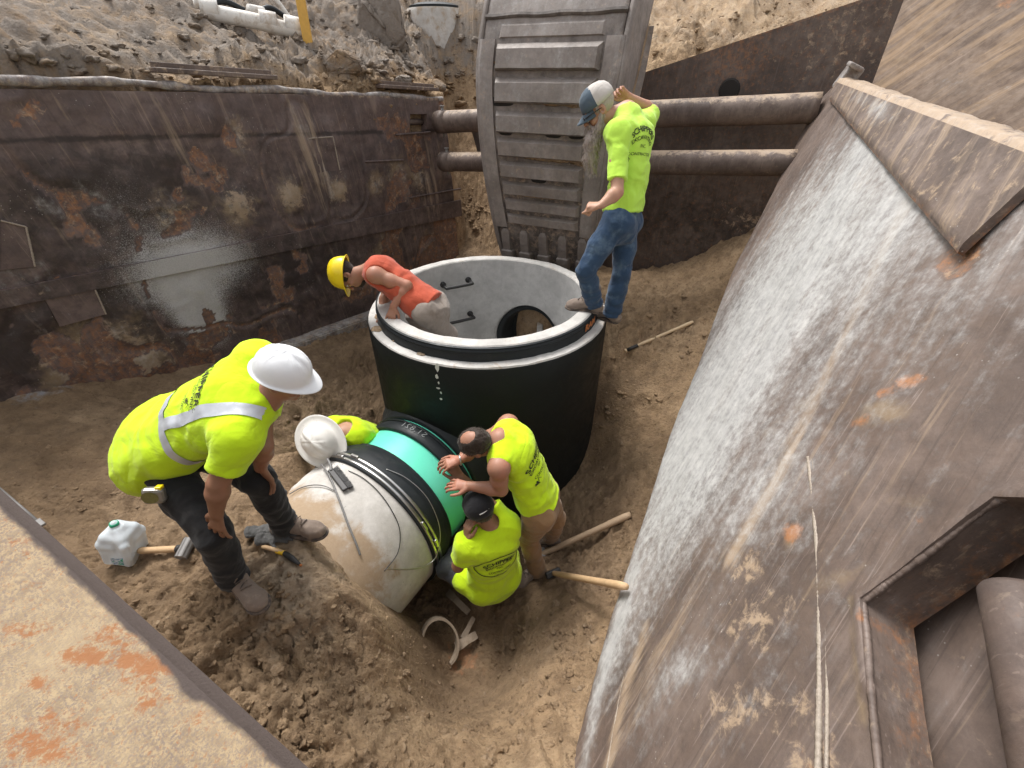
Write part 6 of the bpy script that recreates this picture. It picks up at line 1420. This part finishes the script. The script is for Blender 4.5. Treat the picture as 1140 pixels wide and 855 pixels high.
    for s_, td in boots:
        a_ = J['ank' + s_]; td = nrm(td); up = nrm(V(0, 0, 1) - td * td[2]); sole = a_ - up * .112; sd_ = np.cross(td, up); F = field_for([a_ - td * .1, a_ + td * .24, sole, a_ + up * .1], .0055, .08); cl = [(sole + up * .016, -up)]
        F.cone(a_ + up * .09, a_ - up * .02, .055, .052, .02, cl); F.ell(sole + up * .045 - td * .035, np.stack([sd_, td, up]), V(.042, .055, .058), .03, cl)
        F.econe(a_ - up * .03 + td * .01, sole + td * .15 + up * .045, sd_, (.042, .05), (.048, .042), .03, cl); F.ell(sole + td * .165 + up * .032, np.stack([sd_, td, up]), V(.050, .062, .046), .025, cl)
        bo = cloth_mesh('boot', F, .003, M['boot'], None, seed=3, freq=22); rel(root, bo)
        F = field_for([sole - td * .1, sole + td * .24], .006, .07); F.econe(sole - td * .045 + up * .006, sole + td * .06 + up * .006, sd_, (.044, .03), (.040, .03), .02, [(sole + up * .018, up), (sole, -up)]); F.econe(sole + td * .05 + up * .006, sole + td * .168 + up * .006, sd_, (.042, .03), (.056, .03), .02, [(sole + up * .018, up), (sole, -up)]); F.ell(sole + td * .175 + up * .01, np.stack([sd_, td, up]), V(.056, .062, .03), .01, [(sole + up * .018, up), (sole, -up)])
        Vs, Qs = F.mesh(); so = link('sole', quads_np('sole', Vs, Qs), M['sole'], sm=True); so.parent = bo
        lv = []; 
        for i in range(5):
            c_ = lerp(a_ + td * .055 + up * .045, sole + td * .115 + up * .098, i / 4); lv.append([c_ - sd_ * .024 + td * .008 * (-1) ** i, c_ + up * .006, c_ + sd_ * .024 - td * .008 * (-1) ** i])
        vs = []; fs = []
        for l in lv:
            a1, f1 = tube_np(curve_pts(l, 4), .0032, 6); k = len(vs); vs += a1; fs += [tuple(i + k for i in f) for f in f1]
        lo = link('laces', mesh_np('laces', vs, fs), M['sole'], sm=True); lo.parent = bo
    info = dict(root=root, body=body, shirt=shirt, sp=sp, lh=lh, ls=ls, front=front, mid=mid, chest=chest, hfr=hfr, hc=hc, J=J)
    if legs: info['trousers'] = tr
    if hairs: hairs(info)
    return info
def strands(o, n, ln, mat, lean=V(0, 0, 0), wd=.0013, name='hair_strands'):
    bc = get_co(o.data); bn_ = get_no(o.data); vs = []; fs = []
    for i in rng.integers(0, len(bc), n):
        p = bc[i] - bn_[i] * .002; d_ = nrm(bn_[i] * .5 + lean + rng.normal(size=3) * .45); w_ = nrm(np.cross(d_, rng.normal(size=3))) * wd; l_ = ln * (.5 + .7 * rng.random()); k = len(vs); vs += [p - w_, p + w_, p + d_ * l_ * .6 + w_ * .7, p + d_ * l_, p + d_ * l_ * .6 - w_ * .7]; fs.append((k, k + 1, k + 2, k + 3, k + 4))
    q_ = link(name, mesh_np(name, vs, fs), mat); q_.parent = o; return q_
def hair_shell(I, name, mat, grow, clips, amp=.004, extra=(), s=1.0):
    f, u, r = I['hfr']; c = I['hc']; Mx = np.stack([r, f, u]); F = Field(c - .19, c + .19, .0055); L = lambda x, y, z: c + (r * x + f * y + u * z) * s
    cl = [(L(*p), nrm(r * n[0] + f * n[1] + u * n[2])) for p, n in clips]
    F.ell(L(0, -.014, .036), Mx, (V(.078, .098, .090) + grow) * s, .0, cl)
    for e in extra: F.cone(L(*e[0]), L(*e[1]), e[2], e[3], .02)
    o = cloth_mesh(name, F, amp, mat, None, seed=5, freq=30); rel(I['root'], o); strands(o, 500, .010, mat, lean=-u * .5); return o
def hat_mesh(prof, ridge=None, peak=0.0, n=96, rx=1.0):
    """prof: (r, z) list from crown to brim edge; y forward is longer"""
    vs = []; fs = []; m = len(prof)
    for i in range(n):
        a = 2 * math.pi * i / n; cx, sy = math.cos(a), math.sin(a)
        for k, (r, z, b) in enumerate(prof):           # b = 1 for brim rings
            x, y = r * cx * .86 * rx, r * sy * 1.03; 
            if b: y += b * peak * max(0, sy) ** 2; z = z - b * peak * .25 * max(0, sy) ** 2 + b * .006 * abs(cx) ** 2
            zz = z
            if ridge and not b: zz = z + ridge(x, y, z)
            vs.append((x, y, zz))
    for i in range(n):
        j = (i + 1) % n
        for k in range(m - 1): fs.append((i * m + k, i * m + k + 1, j * m + k + 1, j * m + k))
    return vs, fs
def place_hat(I, name, vs, fs, mat, up=.045, tilt=0, s=1.0, back=-.012, label=None):
    f, u, r = I['hfr']; c = I['hc'] + u * up + f * back; ft = f * math.cos(tilt) - u * math.sin(tilt); ut = u * math.cos(tilt) + f * math.sin(tilt)
    P = np.array([c + (r * v[0] + ft * v[1] + ut * v[2]) * s for v in vs]); me = mesh_np(name, P, fs); b = bmesh.new(); b.from_mesh(me); bmesh.ops.remove_doubles(b, verts=b.verts, dist=1e-5); bmesh.ops.recalc_face_normals(b, faces=b.faces); b.to_mesh(me); b.free()
    o = link(name, me, mat, sm=True); rel(I['root'], o); I['hat_axes'] = (c, r, ft, ut); 
    if label: o['label'] = label
    return o
def hard_hat(I, mat, ridges=True, full=False, **k):
    dome = [(.001, .118, 0), (.02, .1175, 0), (.045, .113, 0), (.07, .103, 0), (.092, .087, 0), (.108, .066, 0), (.118, .042, 0), (.124, .016, 0), (.126, .0, 0)]
    if full: brim = [(.132, -.004, .2), (.150, -.010, .7), (.172, -.010, 1), (.186, -.006, 1), (.189, -.009, 1), (.186, -.013, 1), (.150, -.017, .7), (.120, -.010, 0)]
    else: brim = [(.1275, -.010, .05), (.131, -.014, .3), (.137, -.017, 1), (.140, -.020, 1), (.137, -.024, 1), (.130, -.020, .6), (.118, -.016, 0)]
    def ridge(x, y, z):
        t = max(0, min(1, z / .10)); g = 0
        for x0, w_, h_ in ((0, .016, .009), (-.042, .007, .005), (.042, .007, .005)): g += h_ * max(0, 1 - ((x - x0) / w_) ** 2) ** .5 if abs(x - x0) < w_ else 0
        return g * min(1, t * 1.6) * (1 if ridges else 0)
    vs, fs = hat_mesh(dome + brim, ridge, .040 if not full else .012, 192); return place_hat(I, 'hard_hat', vs, fs, mat, **k)
def ball_cap(I, mats, peak_len=.085, **k):
    dome = [(.001, .095, 0), (.03, .093, 0), (.06, .084, 0), (.085, .066, 0), (.100, .042, 0), (.106, .015, 0), (.106, -.012, 0), (.100, -.014, 0)]
    vs, fs = hat_mesh(dome, None, 0, 96); o = place_hat(I, 'cap', vs, fs, mats[0], up=.050, **k); no = get_no(o.data); c_ = get_co(o.data); set_co(o.data, c_ + no * (.004 * fbm(c_ * 16, 3, .5, seed=2))[:, None])
    if len(mats) > 1:
        o.data.materials.append(mats[1]); c, r, ft, ut = I['hat_axes']
        for p in o.data.polygons:
            q = np.array(p.center) - c
            if q @ ft > .012: p.material_index = 1
    c, r, ft, ut = I['hat_axes']; vs = []; fs = []; n, m = 20, 8
    for side in (0, 1):
        for i in range(n):
            a = R(30 + 120 * i / (n - 1))
            for j in range(m):
                t = j / (m - 1); x = .104 * .86 * math.cos(a) * (1 + .1 * t); y = .107 * math.sin(a) * 1.0 + peak_len * t * math.sin(math.pi * i / (n - 1)) ** .55; z = -.010 - .035 * t - .9 * (x * x) * 2.5 * t - side * .004
                vs.append(c + r * x + ft * y + ut * z)
    for side in (0, 1):
        for i in range(n - 1):
            for j in range(m - 1):
                q = [side * n * m + i * m + j, side * n * m + i * m + j + 1, side * n * m + (i + 1) * m + j + 1, side * n * m + (i + 1) * m + j]; fs.append(tuple(q if side else q[::-1]))
    for i in range(n - 1): a_ = i * m + m - 1; b_ = (i + 1) * m + m - 1; fs.append((a_, b_, b_ + n * m, a_ + n * m))
    v = link('visor', mesh_np('visor', vs, fs), mats[-1], sm=True); v.parent = o; return o
def lettering(I, lines, mat, c, xd, yd, nd, name='lettering', off=.004, extra=None):
    """lay flat lettering on the back of the shirt; lines: (text, size, y, arc radius or None, spacing, bold)"""
    me = I['shirt'].data; Vv = get_co(me); Q = [list(p.vertices) for p in me.polygons]; bt = BVHTree.FromPolygons([tuple(v) for v in Vv], Q)
    def lay(parts, nm):
        vs = []; fs = []
        for P, Fc in parts:
            k = len(vs); ok = []
            for p in P:
                w_ = c + xd * p[0] + yd * p[1] + nd * .30; h = bt.ray_cast(Vector(w_), Vector(-nd), .6); good = h[0] is not None and h[1].dot(Vector(nd)) > .25; ok.append(good)
                vs.append(np.array(h[0]) + np.array(h[1]) * off if h[0] is not None else c + xd * p[0] + yd * p[1])
            fs.extend([[i + k for i in f] for f in Fc if all(ok[i] for i in f)])
        if fs: o = link(nm, mesh_np(nm, vs, fs), mat); o.parent = I['shirt']
    for tx, size, y, rad, spc, bold in lines:
        P, Fc = text_np(tx, size, spc, bold)
        if rad: P = bend(P, rad)
        P[:, 1] += y; lay([(P, Fc)], name)
    if extra: lay(extra, 'emblem')
def digger(x, y, s):
    """small printed excavator: body, cab, boom, arm"""
    polys = [[(-.5, 0), (.3, 0), (.3, .25), (-.5, .25)], [(-.1, .25), (.2, .25), (.2, .6), (-.1, .6)], [(.2, .2), (.35, .2), (.9, .9), (.75, .95)], [(.75, .95), (.9, .9), (1.3, .35), (1.2, .3)], [(-.55, -.22), (.4, -.22), (.4, -.05), (-.55, -.05)]]
    return [(np.array([(x + a * s, y + b * s, 0) for a, b in p]), [list(range(len(p)))]) for p in polys]
def ring_poly(rx, ry, w_, n=48, y0=0):
    P = []; Fc = []
    for i in range(n): a = 2 * math.pi * i / n; P += [(rx * math.cos(a), y0 + ry * math.sin(a), 0), ((rx - w_) * math.cos(a), y0 + (ry - w_) * math.sin(a), 0)]
    for i in range(n): j = (i + 1) % n; Fc.append([2 * i, 2 * j, 2 * j + 1, 2 * i + 1])
    return np.array(P), Fc
def joints(pel, neck, left, hipw=.1, shw=.19, shd=.055, lhip=None, **k):
    J = {}; P = at(*pel); N = at(*neck); sp = nrm(N - P); left = np.asarray(left, float); left = nrm(left - (left @ sp) * sp); lh = left if lhip is None else nrm(lhip)
    J['pel'] = P; J['neck'] = N; J['hipL'] = P + lh * hipw; J['hipR'] = P - lh * hipw; J['shL'] = N - sp * shd + left * shw; J['shR'] = N - sp * shd - left * shw
    for a, v in k.items(): J[a] = at(*v)
    return J
def stand(J, s_, px=None, z=None):
    a = J['ank' + s_]; J['ank' + s_] = V(a[0], a[1], (gnd(a[0], a[1]) if z is None else z) + .105)

# ---- A: stooping worker in the white hard hat
J = joints((184, 494, 2.18), (297, 441, 1.93), (-.30, .85, .55), lhip=(-.25, 1, .22), shR=(264, 488, 1.84), kneR=(238, 594, 2.04), ankR=(262, 645, 2.28), kneL=(287, 533, 2.2), ankL=(309, 567, 2.46), elbR=(243, 538, 1.87), wriR=(241, 571, 1.93), elbL=(293, 497, 2.0), wriL=(290, 520, 2.12))
stand(J, 'R'); stand(J, 'L'); J['base'] = V(J['ankR'][0], J['ankR'][1], J['ankR'][2] - .1)
hA = (at(316, 420, 1.88), V(.86, .05, -.50), V(.46, -.10, .86))
IA = build_person('stooping worker in a white hard hat and striped lime shirt with hands on his knees', J, M['skin_d'], M['hivis'], M['blackpants'], .66, False, .12, hA,
    hands=[dict(s='R', d=V(-.25, -.15, -.95), pn=V(.15, .8, -.3), side=-1, curl=.22, spread=.16), dict(s='L', d=V(.05, .15, -1), pn=V(-.3, -.5, .1), side=1, curl=.3)],
    boots=[('R', (at_z(291, 684, -.6) - at_z(262, 657, -.6)) * V(1, 1, 0)), ('L', V(1, .0, -.05))], bulge=V(-.02, 0, .05), shirt_amp=.009, wide=1.12, baggy=1.08, res=(.005, .007), hscale=.92)
hair_shell(IA, 'hair', M['hair'], .001, [((0, .055, 0), (0, 1, .2)), ((0, 0, -.045), (0, -.1, -1))], .002, s=.92)
hard_hat(IA, M['hat_white'], up=.040, tilt=-.05, s=.90)
def A_extra():
    I = IA; sp, ls = I['sp'], I['ls']; back = -I['front']
    base = I['shirt'].data
    def strap(name, planes, cond):
        bm = bmesh.new(); bm.from_mesh(base); bm.normal_update()
        for co, no in planes: bmesh.ops.bisect_plane(bm, geom=bm.verts[:] + bm.edges[:] + bm.faces[:], plane_co=Vector(co), plane_no=Vector(no), clear_outer=True)
        bmesh.ops.delete(bm, geom=[f for f in bm.faces if not cond(np.array(f.calc_center_median()))], context='FACES'); bm.normal_update()
        for v in bm.verts: v.co += v.normal * .004
        o = link(name, bm_mesh(bm), M['refl'], sm=True); o.parent = I['shirt']; return o
    wc = lerp(I['J']['pel'], I['J']['neck'], .40); w2 = .026; axis = nrm(sp + ls * .05)
    arm_clear = lambda p: min(np.linalg.norm(p - lerp(I['J']['shR'], I['J']['elbR'], t)) for t in (0, .25, .5, .75)) > .092 and min(np.linalg.norm(p - lerp(I['J']['shL'], I['J']['elbL'], t)) for t in (0, .25, .5, .75)) > .092
    strap('reflective_stripe', [(wc + axis * w2, axis), (wc - axis * w2, -axis)], arm_clear)
    sc_ = I['J']['neck'] - ls * .10; sx = nrm(ls + sp * .0)
    o = strap('reflective_stripe', [(sc_ + sx * w2, sx), (sc_ - sx * w2, -sx), (wc + axis * w2, -axis)], lambda p: (p - I['mid']) @ back > -.02)
    xd = -ls; yd = sp; nd = nrm(np.cross(xd, yd)); nd = nd if nd @ back > 0 else -nd
    c = lerp(I['J']['pel'], I['J']['neck'], .70) + ls * .045
    lettering(I, [('SCHIPPERS', .052, .058, .20, 1.08, .0012), ('EXCAVATING', .036, .012, .20, .95, .0002), ('INC.', .026, -.022, None, 1, 0), ('CONTRACTORS', .020, -.072, None, 1.05, .0002)], M['ink'], c, xd, yd, nd, extra=digger(.045, -.052, .028))
A_extra()
# tape measure clipped to his belt
p = at(172, 551, 1.95); tm = thing('tape_measure', 'grey tape measure with a yellow lock clipped to the stooping worker belt', 'tape measure', p - V(0, 0, .04)); bm = bmesh.new(); Mx = frame(nrm(V(.95, .15, -.1)), z=nrm(V(0, .3, 1) ))
box_bm(bm, p, .085, .045, .075, Mx, .016); A(tm, link('case', bm_mesh(bm), simple('chrome_case', (.30, .29, .27), .3, .2, 30, 0, .6)))
vs = [p + np.array(Mx) @ V(.034 * math.cos(t) - .006, -.0245, .028 * math.sin(t)) for t in np.linspace(0, 2 * math.pi, 24, endpoint=False)]; A(tm, link('face_disc', mesh_np('face_disc', vs, [tuple(range(24))]), simple('olive_disc', (.16, .15, .05), .5, .5, 90)))
bm = bmesh.new(); box_bm(bm, p + np.array(Mx) @ V(.026, 0, .036), .026, .03, .016, Mx, .004); A(tm, link('lock_button', bm_mesh(bm), M['hat_yellow']))

# ---- F: bearded man standing on the rim
J = joints((691, 247, 3.40), (698, 124, 3.15), (-.5, -.85, 0), shL=(688, 148, 3.06), shR=(716, 138, 3.42), kneL=(652, 300, 3.46), ankL=(660, 338, 3.7), kneR=(692, 304, 3.62), ankR=(682, 346, 3.80), elbL=(687, 214, 3.06), wriL=(670, 228, 3.04), elbR=(727, 124, 3.52), wriR=(700, 108, 3.36))
J['ankL'] = V(J['ankL'][0], J['ankL'][1], .105); J['ankR'] = V(J['ankR'][0], J['ankR'][1], -.012); J['base'] = V(J['ankL'][0], J['ankL'][1], 0)
hF = (at(667, 121, 3.13), V(-.80, .05, -.60), V(-.55, .0, .84)); sF = 1.1
IF = build_person('bearded man in a two tone cap and blue jeans standing on the manhole rim', J, M['skin'], M['hivis_b'], M['jeans'], .80, False, -.085, hF,
    hands=[dict(s='L', d=V(-1, .25, -.1), pn=V(.1, .2, -1), side=1, curl=1.45, spread=.02, thumb=.15, k=1.05), dict(s='R', d=V(-.9, -.2, .45), pn=V(-.3, -.8, -.3), side=-1, curl=1.0, spread=.03, thumb=.4, k=1.05)],
    boots=[('L', V(-.9, .35, 0)), ('R', V(-.7, .6, 0))], bulge=V(.06, .0, .0), shirt_amp=.013, wide=1.0, hscale=sF, res=(.006, .0075), baggy=.98, sr=.84, rise=.13)
ball_cap(IF, [M['cap_white'], M['cap_blue']], .085, s=1.12)
hair_shell(IF, 'hair', M['beard'], .002, [((0, .03, 0), (0, 1, .3)), ((0, 0, -.055), (0, -.1, -1))], .002, s=sF)
f, u, r = IF['hfr']; c = IF['hc']; L = lambda x, y, z: c + (r * x + f * y + u * z) * sF
F = Field(c - .42, c + .3, .006)
b0 = L(0, .06, -.085); b1 = b0 + V(-.03, -.01, -.09) ; b2 = b0 + V(-.03, -.01, -.20); b3 = b0 + V(.0, -.01, -.30); F.econe(b0, b1, r, (.064, .046), (.066, .05), .02); F.econe(b1, b2, r, (.066, .05), (.05, .04), .03); F.econe(b2, b3, r, (.05, .04), (.018, .016), .03)
for sx in (-1, 1): F.cone(L(sx * .064, .0, -.02), L(sx * .05, .05, -.085), .016, .026, .02); F.cone(L(0, .098, -.043), L(sx * .036, .088, -.062), .011, .012, .01)
o = cloth_mesh('beard', F, .010, M['beard'], None, seed=8, freq=26, axis=None); rel(IF['root'], o)
bc = get_co(o.data); bn_ = get_no(o.data); vs = []; fs = []
for i in rng.integers(0, len(bc), 900):
    p = bc[i]; d_ = nrm(bn_[i] * .35 + V(-.05, 0, -1) + rng.normal(size=3) * .15); w_ = nrm(np.cross(d_, rng.normal(size=3))) * .0016; l_ = .02 + .03 * rng.random(); k = len(vs); vs += [p - w_, p + w_, p + d_ * l_ * .6 + w_ * .8 + bn_[i] * .004, p + d_ * l_, p + d_ * l_ * .6 - w_ * .8 + bn_[i] * .004]; fs.append((k, k + 1, k + 2, k + 3, k + 4))
q_ = link('beard_strands', mesh_np('beard_strands', vs, fs), M['beard']); q_.parent = o
for sx in (-1, 1):
    bm = bmesh.new(); bmesh.ops.create_uvsphere(bm, u_segments=16, v_segments=8, radius=1); Mx = np.stack([r, f, u])
    for v in bm.verts: q = V(*v.co) * V(.027, .006, .019); v.co = Vector(tuple(L(sx * .034, .108, .006) + (Mx.T @ q)))
    g = link('sunglasses_lens', bm_mesh(bm), M['glass_dark'], sm=True); rel(IF['root'], g)
    g = tube('glasses_arm', [L(sx * .06, .1, .012), L(sx * .082, .05, .014), L(sx * .084, -.01, .008)], .0035, M['glass_dark'], seg=6); rel(IF['root'], g)
back = -IF['front']; nd = nrm(back + V(0, -.25, .05)); yd = nrm(IF['sp'] - nd * (IF['sp'] @ nd)); xd = np.cross(yd, nd)
lettering(IF, [('SCHIPPERS', .050, .07, .12, 1.0, .0012), ('EXCAVATING', .034, .018, .12, .95, .0004), ('INC.', .030, -.035, None, 1, 0), ('CONTRACTORS', .026, -.085, None, 1, .0002)], M['ink'], lerp(J['pel'], J['neck'], .72) + xd * -.045, xd, yd, nd, extra=digger(-.12, -.13, .034))

# ---- C: balding man in the sleeveless shirt
J = joints((600, 560, 3.14), (557, 489, 2.78), (-.22, -.95, .1), shw=.185, kneL=(588, 599, 3.40), ankL=(597, 630, 3.63), kneR=(619, 577, 3.48), ankR=(613, 597, 3.88), elbL=(558, 545, 2.80), wriL=(523, 541, 2.86), elbR=(524, 503, 3.02), wriR=(512, 512, 2.92))
stand(J, 'L'); stand(J, 'R'); J['base'] = V(J['ankL'][0], J['ankL'][1], J['ankL'][2] - .1)
hC = (at(529, 494, 2.74), V(-.78, .15, -.40), V(-.42, -.40, .80))
def hairC(I):
    f, u, r = I['hfr']; c = I['hc']; Mx = np.stack([r, f, u]); F = Field(c - .17, c + .17, .005); L = lambda x, y, z: c + (r * x + f * y + u * z) * 1.0
    F.ell(L(0, -.014, .032), Mx, V(.083, .106, .092), .0, [(L(0, .078, 0), nrm(f + u * .1)), (L(0, 0, -.04), nrm(-u + f * .35))]); F.ell(L(0, -.02, .135), Mx, V(.040, .056, .042), .014, sub=True)
    o = cloth_mesh('hair', F, .004, M['hair'], None, seed=5, freq=34); rel(I['root'], o); strands(o, 1500, .014, M['hair'], lean=f * .2 - u * .2)
IC = build_person('balding man in a sleeveless lime shirt and brown trousers leaning to the coupling', J, M['skin_r'], M['hivis'], M['khaki'], .6, True, -.045, hC,
    hands=[dict(s='L', d=V(-1, .1, .05), pn=V(0, .3, -1), side=1, curl=.42, spread=.05), dict(s='R', d=V(-.8, -.25, -.1), pn=V(-.1, .2, -1), side=-1, curl=.5, spread=.12)],
    boots=[('L', V(-.75, -.5, 0)), ('R', V(-.9, .1, 0))], bulge=V(.03, .02, .03), shirt_amp=.008, wide=.98, hairs=hairC, res=(.0055, .0075))
c = J['wriR']; o = tube('wrist_watch', [c + nrm(np.cross(V(-.8, -.25, -.1), V(0, 0, 1))) * .034 * math.cos(t) + V(0, 0, 1) * .031 * math.sin(t) for t in np.linspace(0, 2 * math.pi, 24, endpoint=False)], .006, M['band'], seg=6, closed=True); rel(IC['root'], o)
back = -IC['front']; nd = nrm(back); yd = nrm(IC['sp'] - nd * (IC['sp'] @ nd)); xd = np.cross(yd, nd)
lettering(IC, [('SCHIPPERS', .056, .055, .20, 1.02, .0012), ('EXCAVATING', .038, .005, .19, .95, .0004), ('INC.', .028, -.035, None, 1, 0), ('CONTRACTORS', .026, -.075, None, 1, .0002)], M['ink'], lerp(J['pel'], J['neck'], .66), xd, yd, nd, extra=digger(-.10, -.115, .03))

# ---- D: man sitting in the pit
J = joints((548, 642, 3.36), (548, 590, 2.99), (-.85, -.5, 0), shL=(521, 606, 2.98), shR=(565, 586, 3.04), kneL=(497, 632, 3.36), ankL=(520, 604, 3.66), kneR=(560, 596, 3.62), ankR=(556, 586, 3.86), elbL=(510, 630, 3.06), wriL=(519, 600, 2.94), elbR=(537, 553, 3.02), wriR=(514, 532, 2.98))
J['base'] = V(J['pel'][0], J['pel'][1], gnd(*J['pel'][:2]))
hD = (at(535, 569, 2.94), V(-.62, .72, -.30), V(-.05, -.22, .97))
ID = build_person('man in a black cap sitting in the pit with one arm raised to the coupling', J, M['skin_d'], M['hivis'], M['navy'], .66, False, .10, hD,
    hands=[dict(s='L', d=V(.1, .35, .9), pn=V(.7, .5, -.1), side=-1, curl=.7, spread=.05), dict(s='R', d=V(-.55, .2, .75), pn=V(-.7, .5, 0), side=1, curl=.3, spread=.1)],
    boots=[('L', V(-.3, .9, 0)), ('R', V(-.3, .9, 0))], bulge=V(.0, -.03, .03), shirt_amp=.008, wide=1.0, res=(.006, .0075), drape=True)
hair_shell(ID, 'hair', M['hair'], .003, [((0, .04, 0), (0, 1, .2)), ((0, 0, -.06), (0, -.1, -1))], .002)
ball_cap(ID, [M['cap_black']], .08, s=1.08)
f, u, r = ID['hfr']; c = ID['hc']
P_ = [c + u * .05 + (r * math.sin(a) * .097 - f * math.cos(a) * .113) * 1.08 + u * .028 for a in np.linspace(-.5, .15, 8)]
o = tube('cap_stripe', P_, .005, M['chalk'], seg=6); rel(ID['root'], o)
back = -ID['front']; nd = nrm(back + V(0, 0, .25)); yd = nrm(ID['sp'] - nd * (ID['sp'] @ nd)); xd = np.cross(yd, nd)
lettering(ID, [('SCHIPPERS', .050, .048, .16, 1.0, .0012), ('EXCAVATING', .034, .006, .16, .95, .0003), ('INC.', .026, -.03, None, 1, 0), ('CONTRACTORS', .022, -.062, None, 1, .0002)], M['ink'], lerp(J['pel'], J['neck'], .62), xd, yd, nd, extra=[ring_poly(.17, .105, .007), (digger(-.02, -.092, .022)[0])])

# ---- E: man in the orange tank top leaning out of the manhole
J = joints((478, 344, 3.74), (412, 301, 3.70), (-.2, -.97, .1), shw=.175, shL=(418, 306, 3.54), kneL=(499, 371, 3.93), ankL=(508, 402, 4.22), kneR=(462, 352, 4.10), ankR=(478, 392, 4.40), elbL=(453, 318, 3.57), wriL=(438, 341, 3.60), elbR=(430, 327, 3.92), wriR=(424, 349, 3.86))
J['base'] = V(J['ankL'][0], J['ankL'][1], -1.5)
hE = (at(388, 306, 3.70), V(-.10, -.22, -.97), V(-.98, -.08, .10))
IE = build_person('worker in a yellow hard hat and orange tank top leaning over the manhole rim', J, M['skin_r'], M['orange'], M['greypants'], .6, True, .0, hE,
    hands=[dict(s='L', d=V(-.25, -.35, -.75), pn=V(-.15, .2, -.9), side=1, curl=.25, spread=.15), dict(s='R', d=V(-.2, -.1, -.9), pn=V(-.9, 0, .1), side=-1, curl=.5)],
    bulge=V(-.01, .0, .06), shirt_amp=.009, wide=.95, res=(.006, .0075))
hair_shell(IE, 'hair', M['hair'], .003, [((0, .05, 0), (0, 1, .2)), ((0, 0, -.06), (0, -.1, -1))], .002, extra=[((0, .075, -.10), (0, .05, -.115), .022, .024)])
hard_hat(IE, M['hat_yellow'], up=.035, s=1.06)

# ---- B: man behind the pipe, mostly hidden
J = joints((415, 492, 3.98), (383, 483, 3.60), (-.75, .6, .15), shL=(372, 476, 3.74), shR=(399, 486, 3.62), elbR=(415, 484, 3.82), wriR=(424, 500, 3.9), elbL=(362, 500, 3.8), wriL=(380, 520, 3.78), kneL=(385, 520, 4.1), ankL=(400, 520, 4.3), kneR=(400, 530, 3.95), ankR=(415, 530, 4.25))
J['base'] = V(J['pel'][0], J['pel'][1], gnd(*J['pel'][:2]))
hB = (at(360, 492, 3.42), V(.70, -.45, -.50), V(-.08, -.74, .67))
IB = build_person('crouching man in a scuffed cream wide brimmed hard hat behind the pipe', J, M['skin'], M['hivis'], M['navy'], .85, False, .08, hB, hands=[dict(s='R', d=V(.4, -.1, -.8), pn=V(.2, -.9, 0), side=1, curl=.4)], bulge=V(0, 0, .03), res=(.008, .0085), legs='LR')
hair_shell(IB, 'hair', M['hair'], .003, [((0, .05, 0), (0, 1, .2)), ((0, 0, -.06), (0, -.1, -1))], .002)
hard_hat(IB, M['hat_cream'], True, True, up=.04, s=1.12)
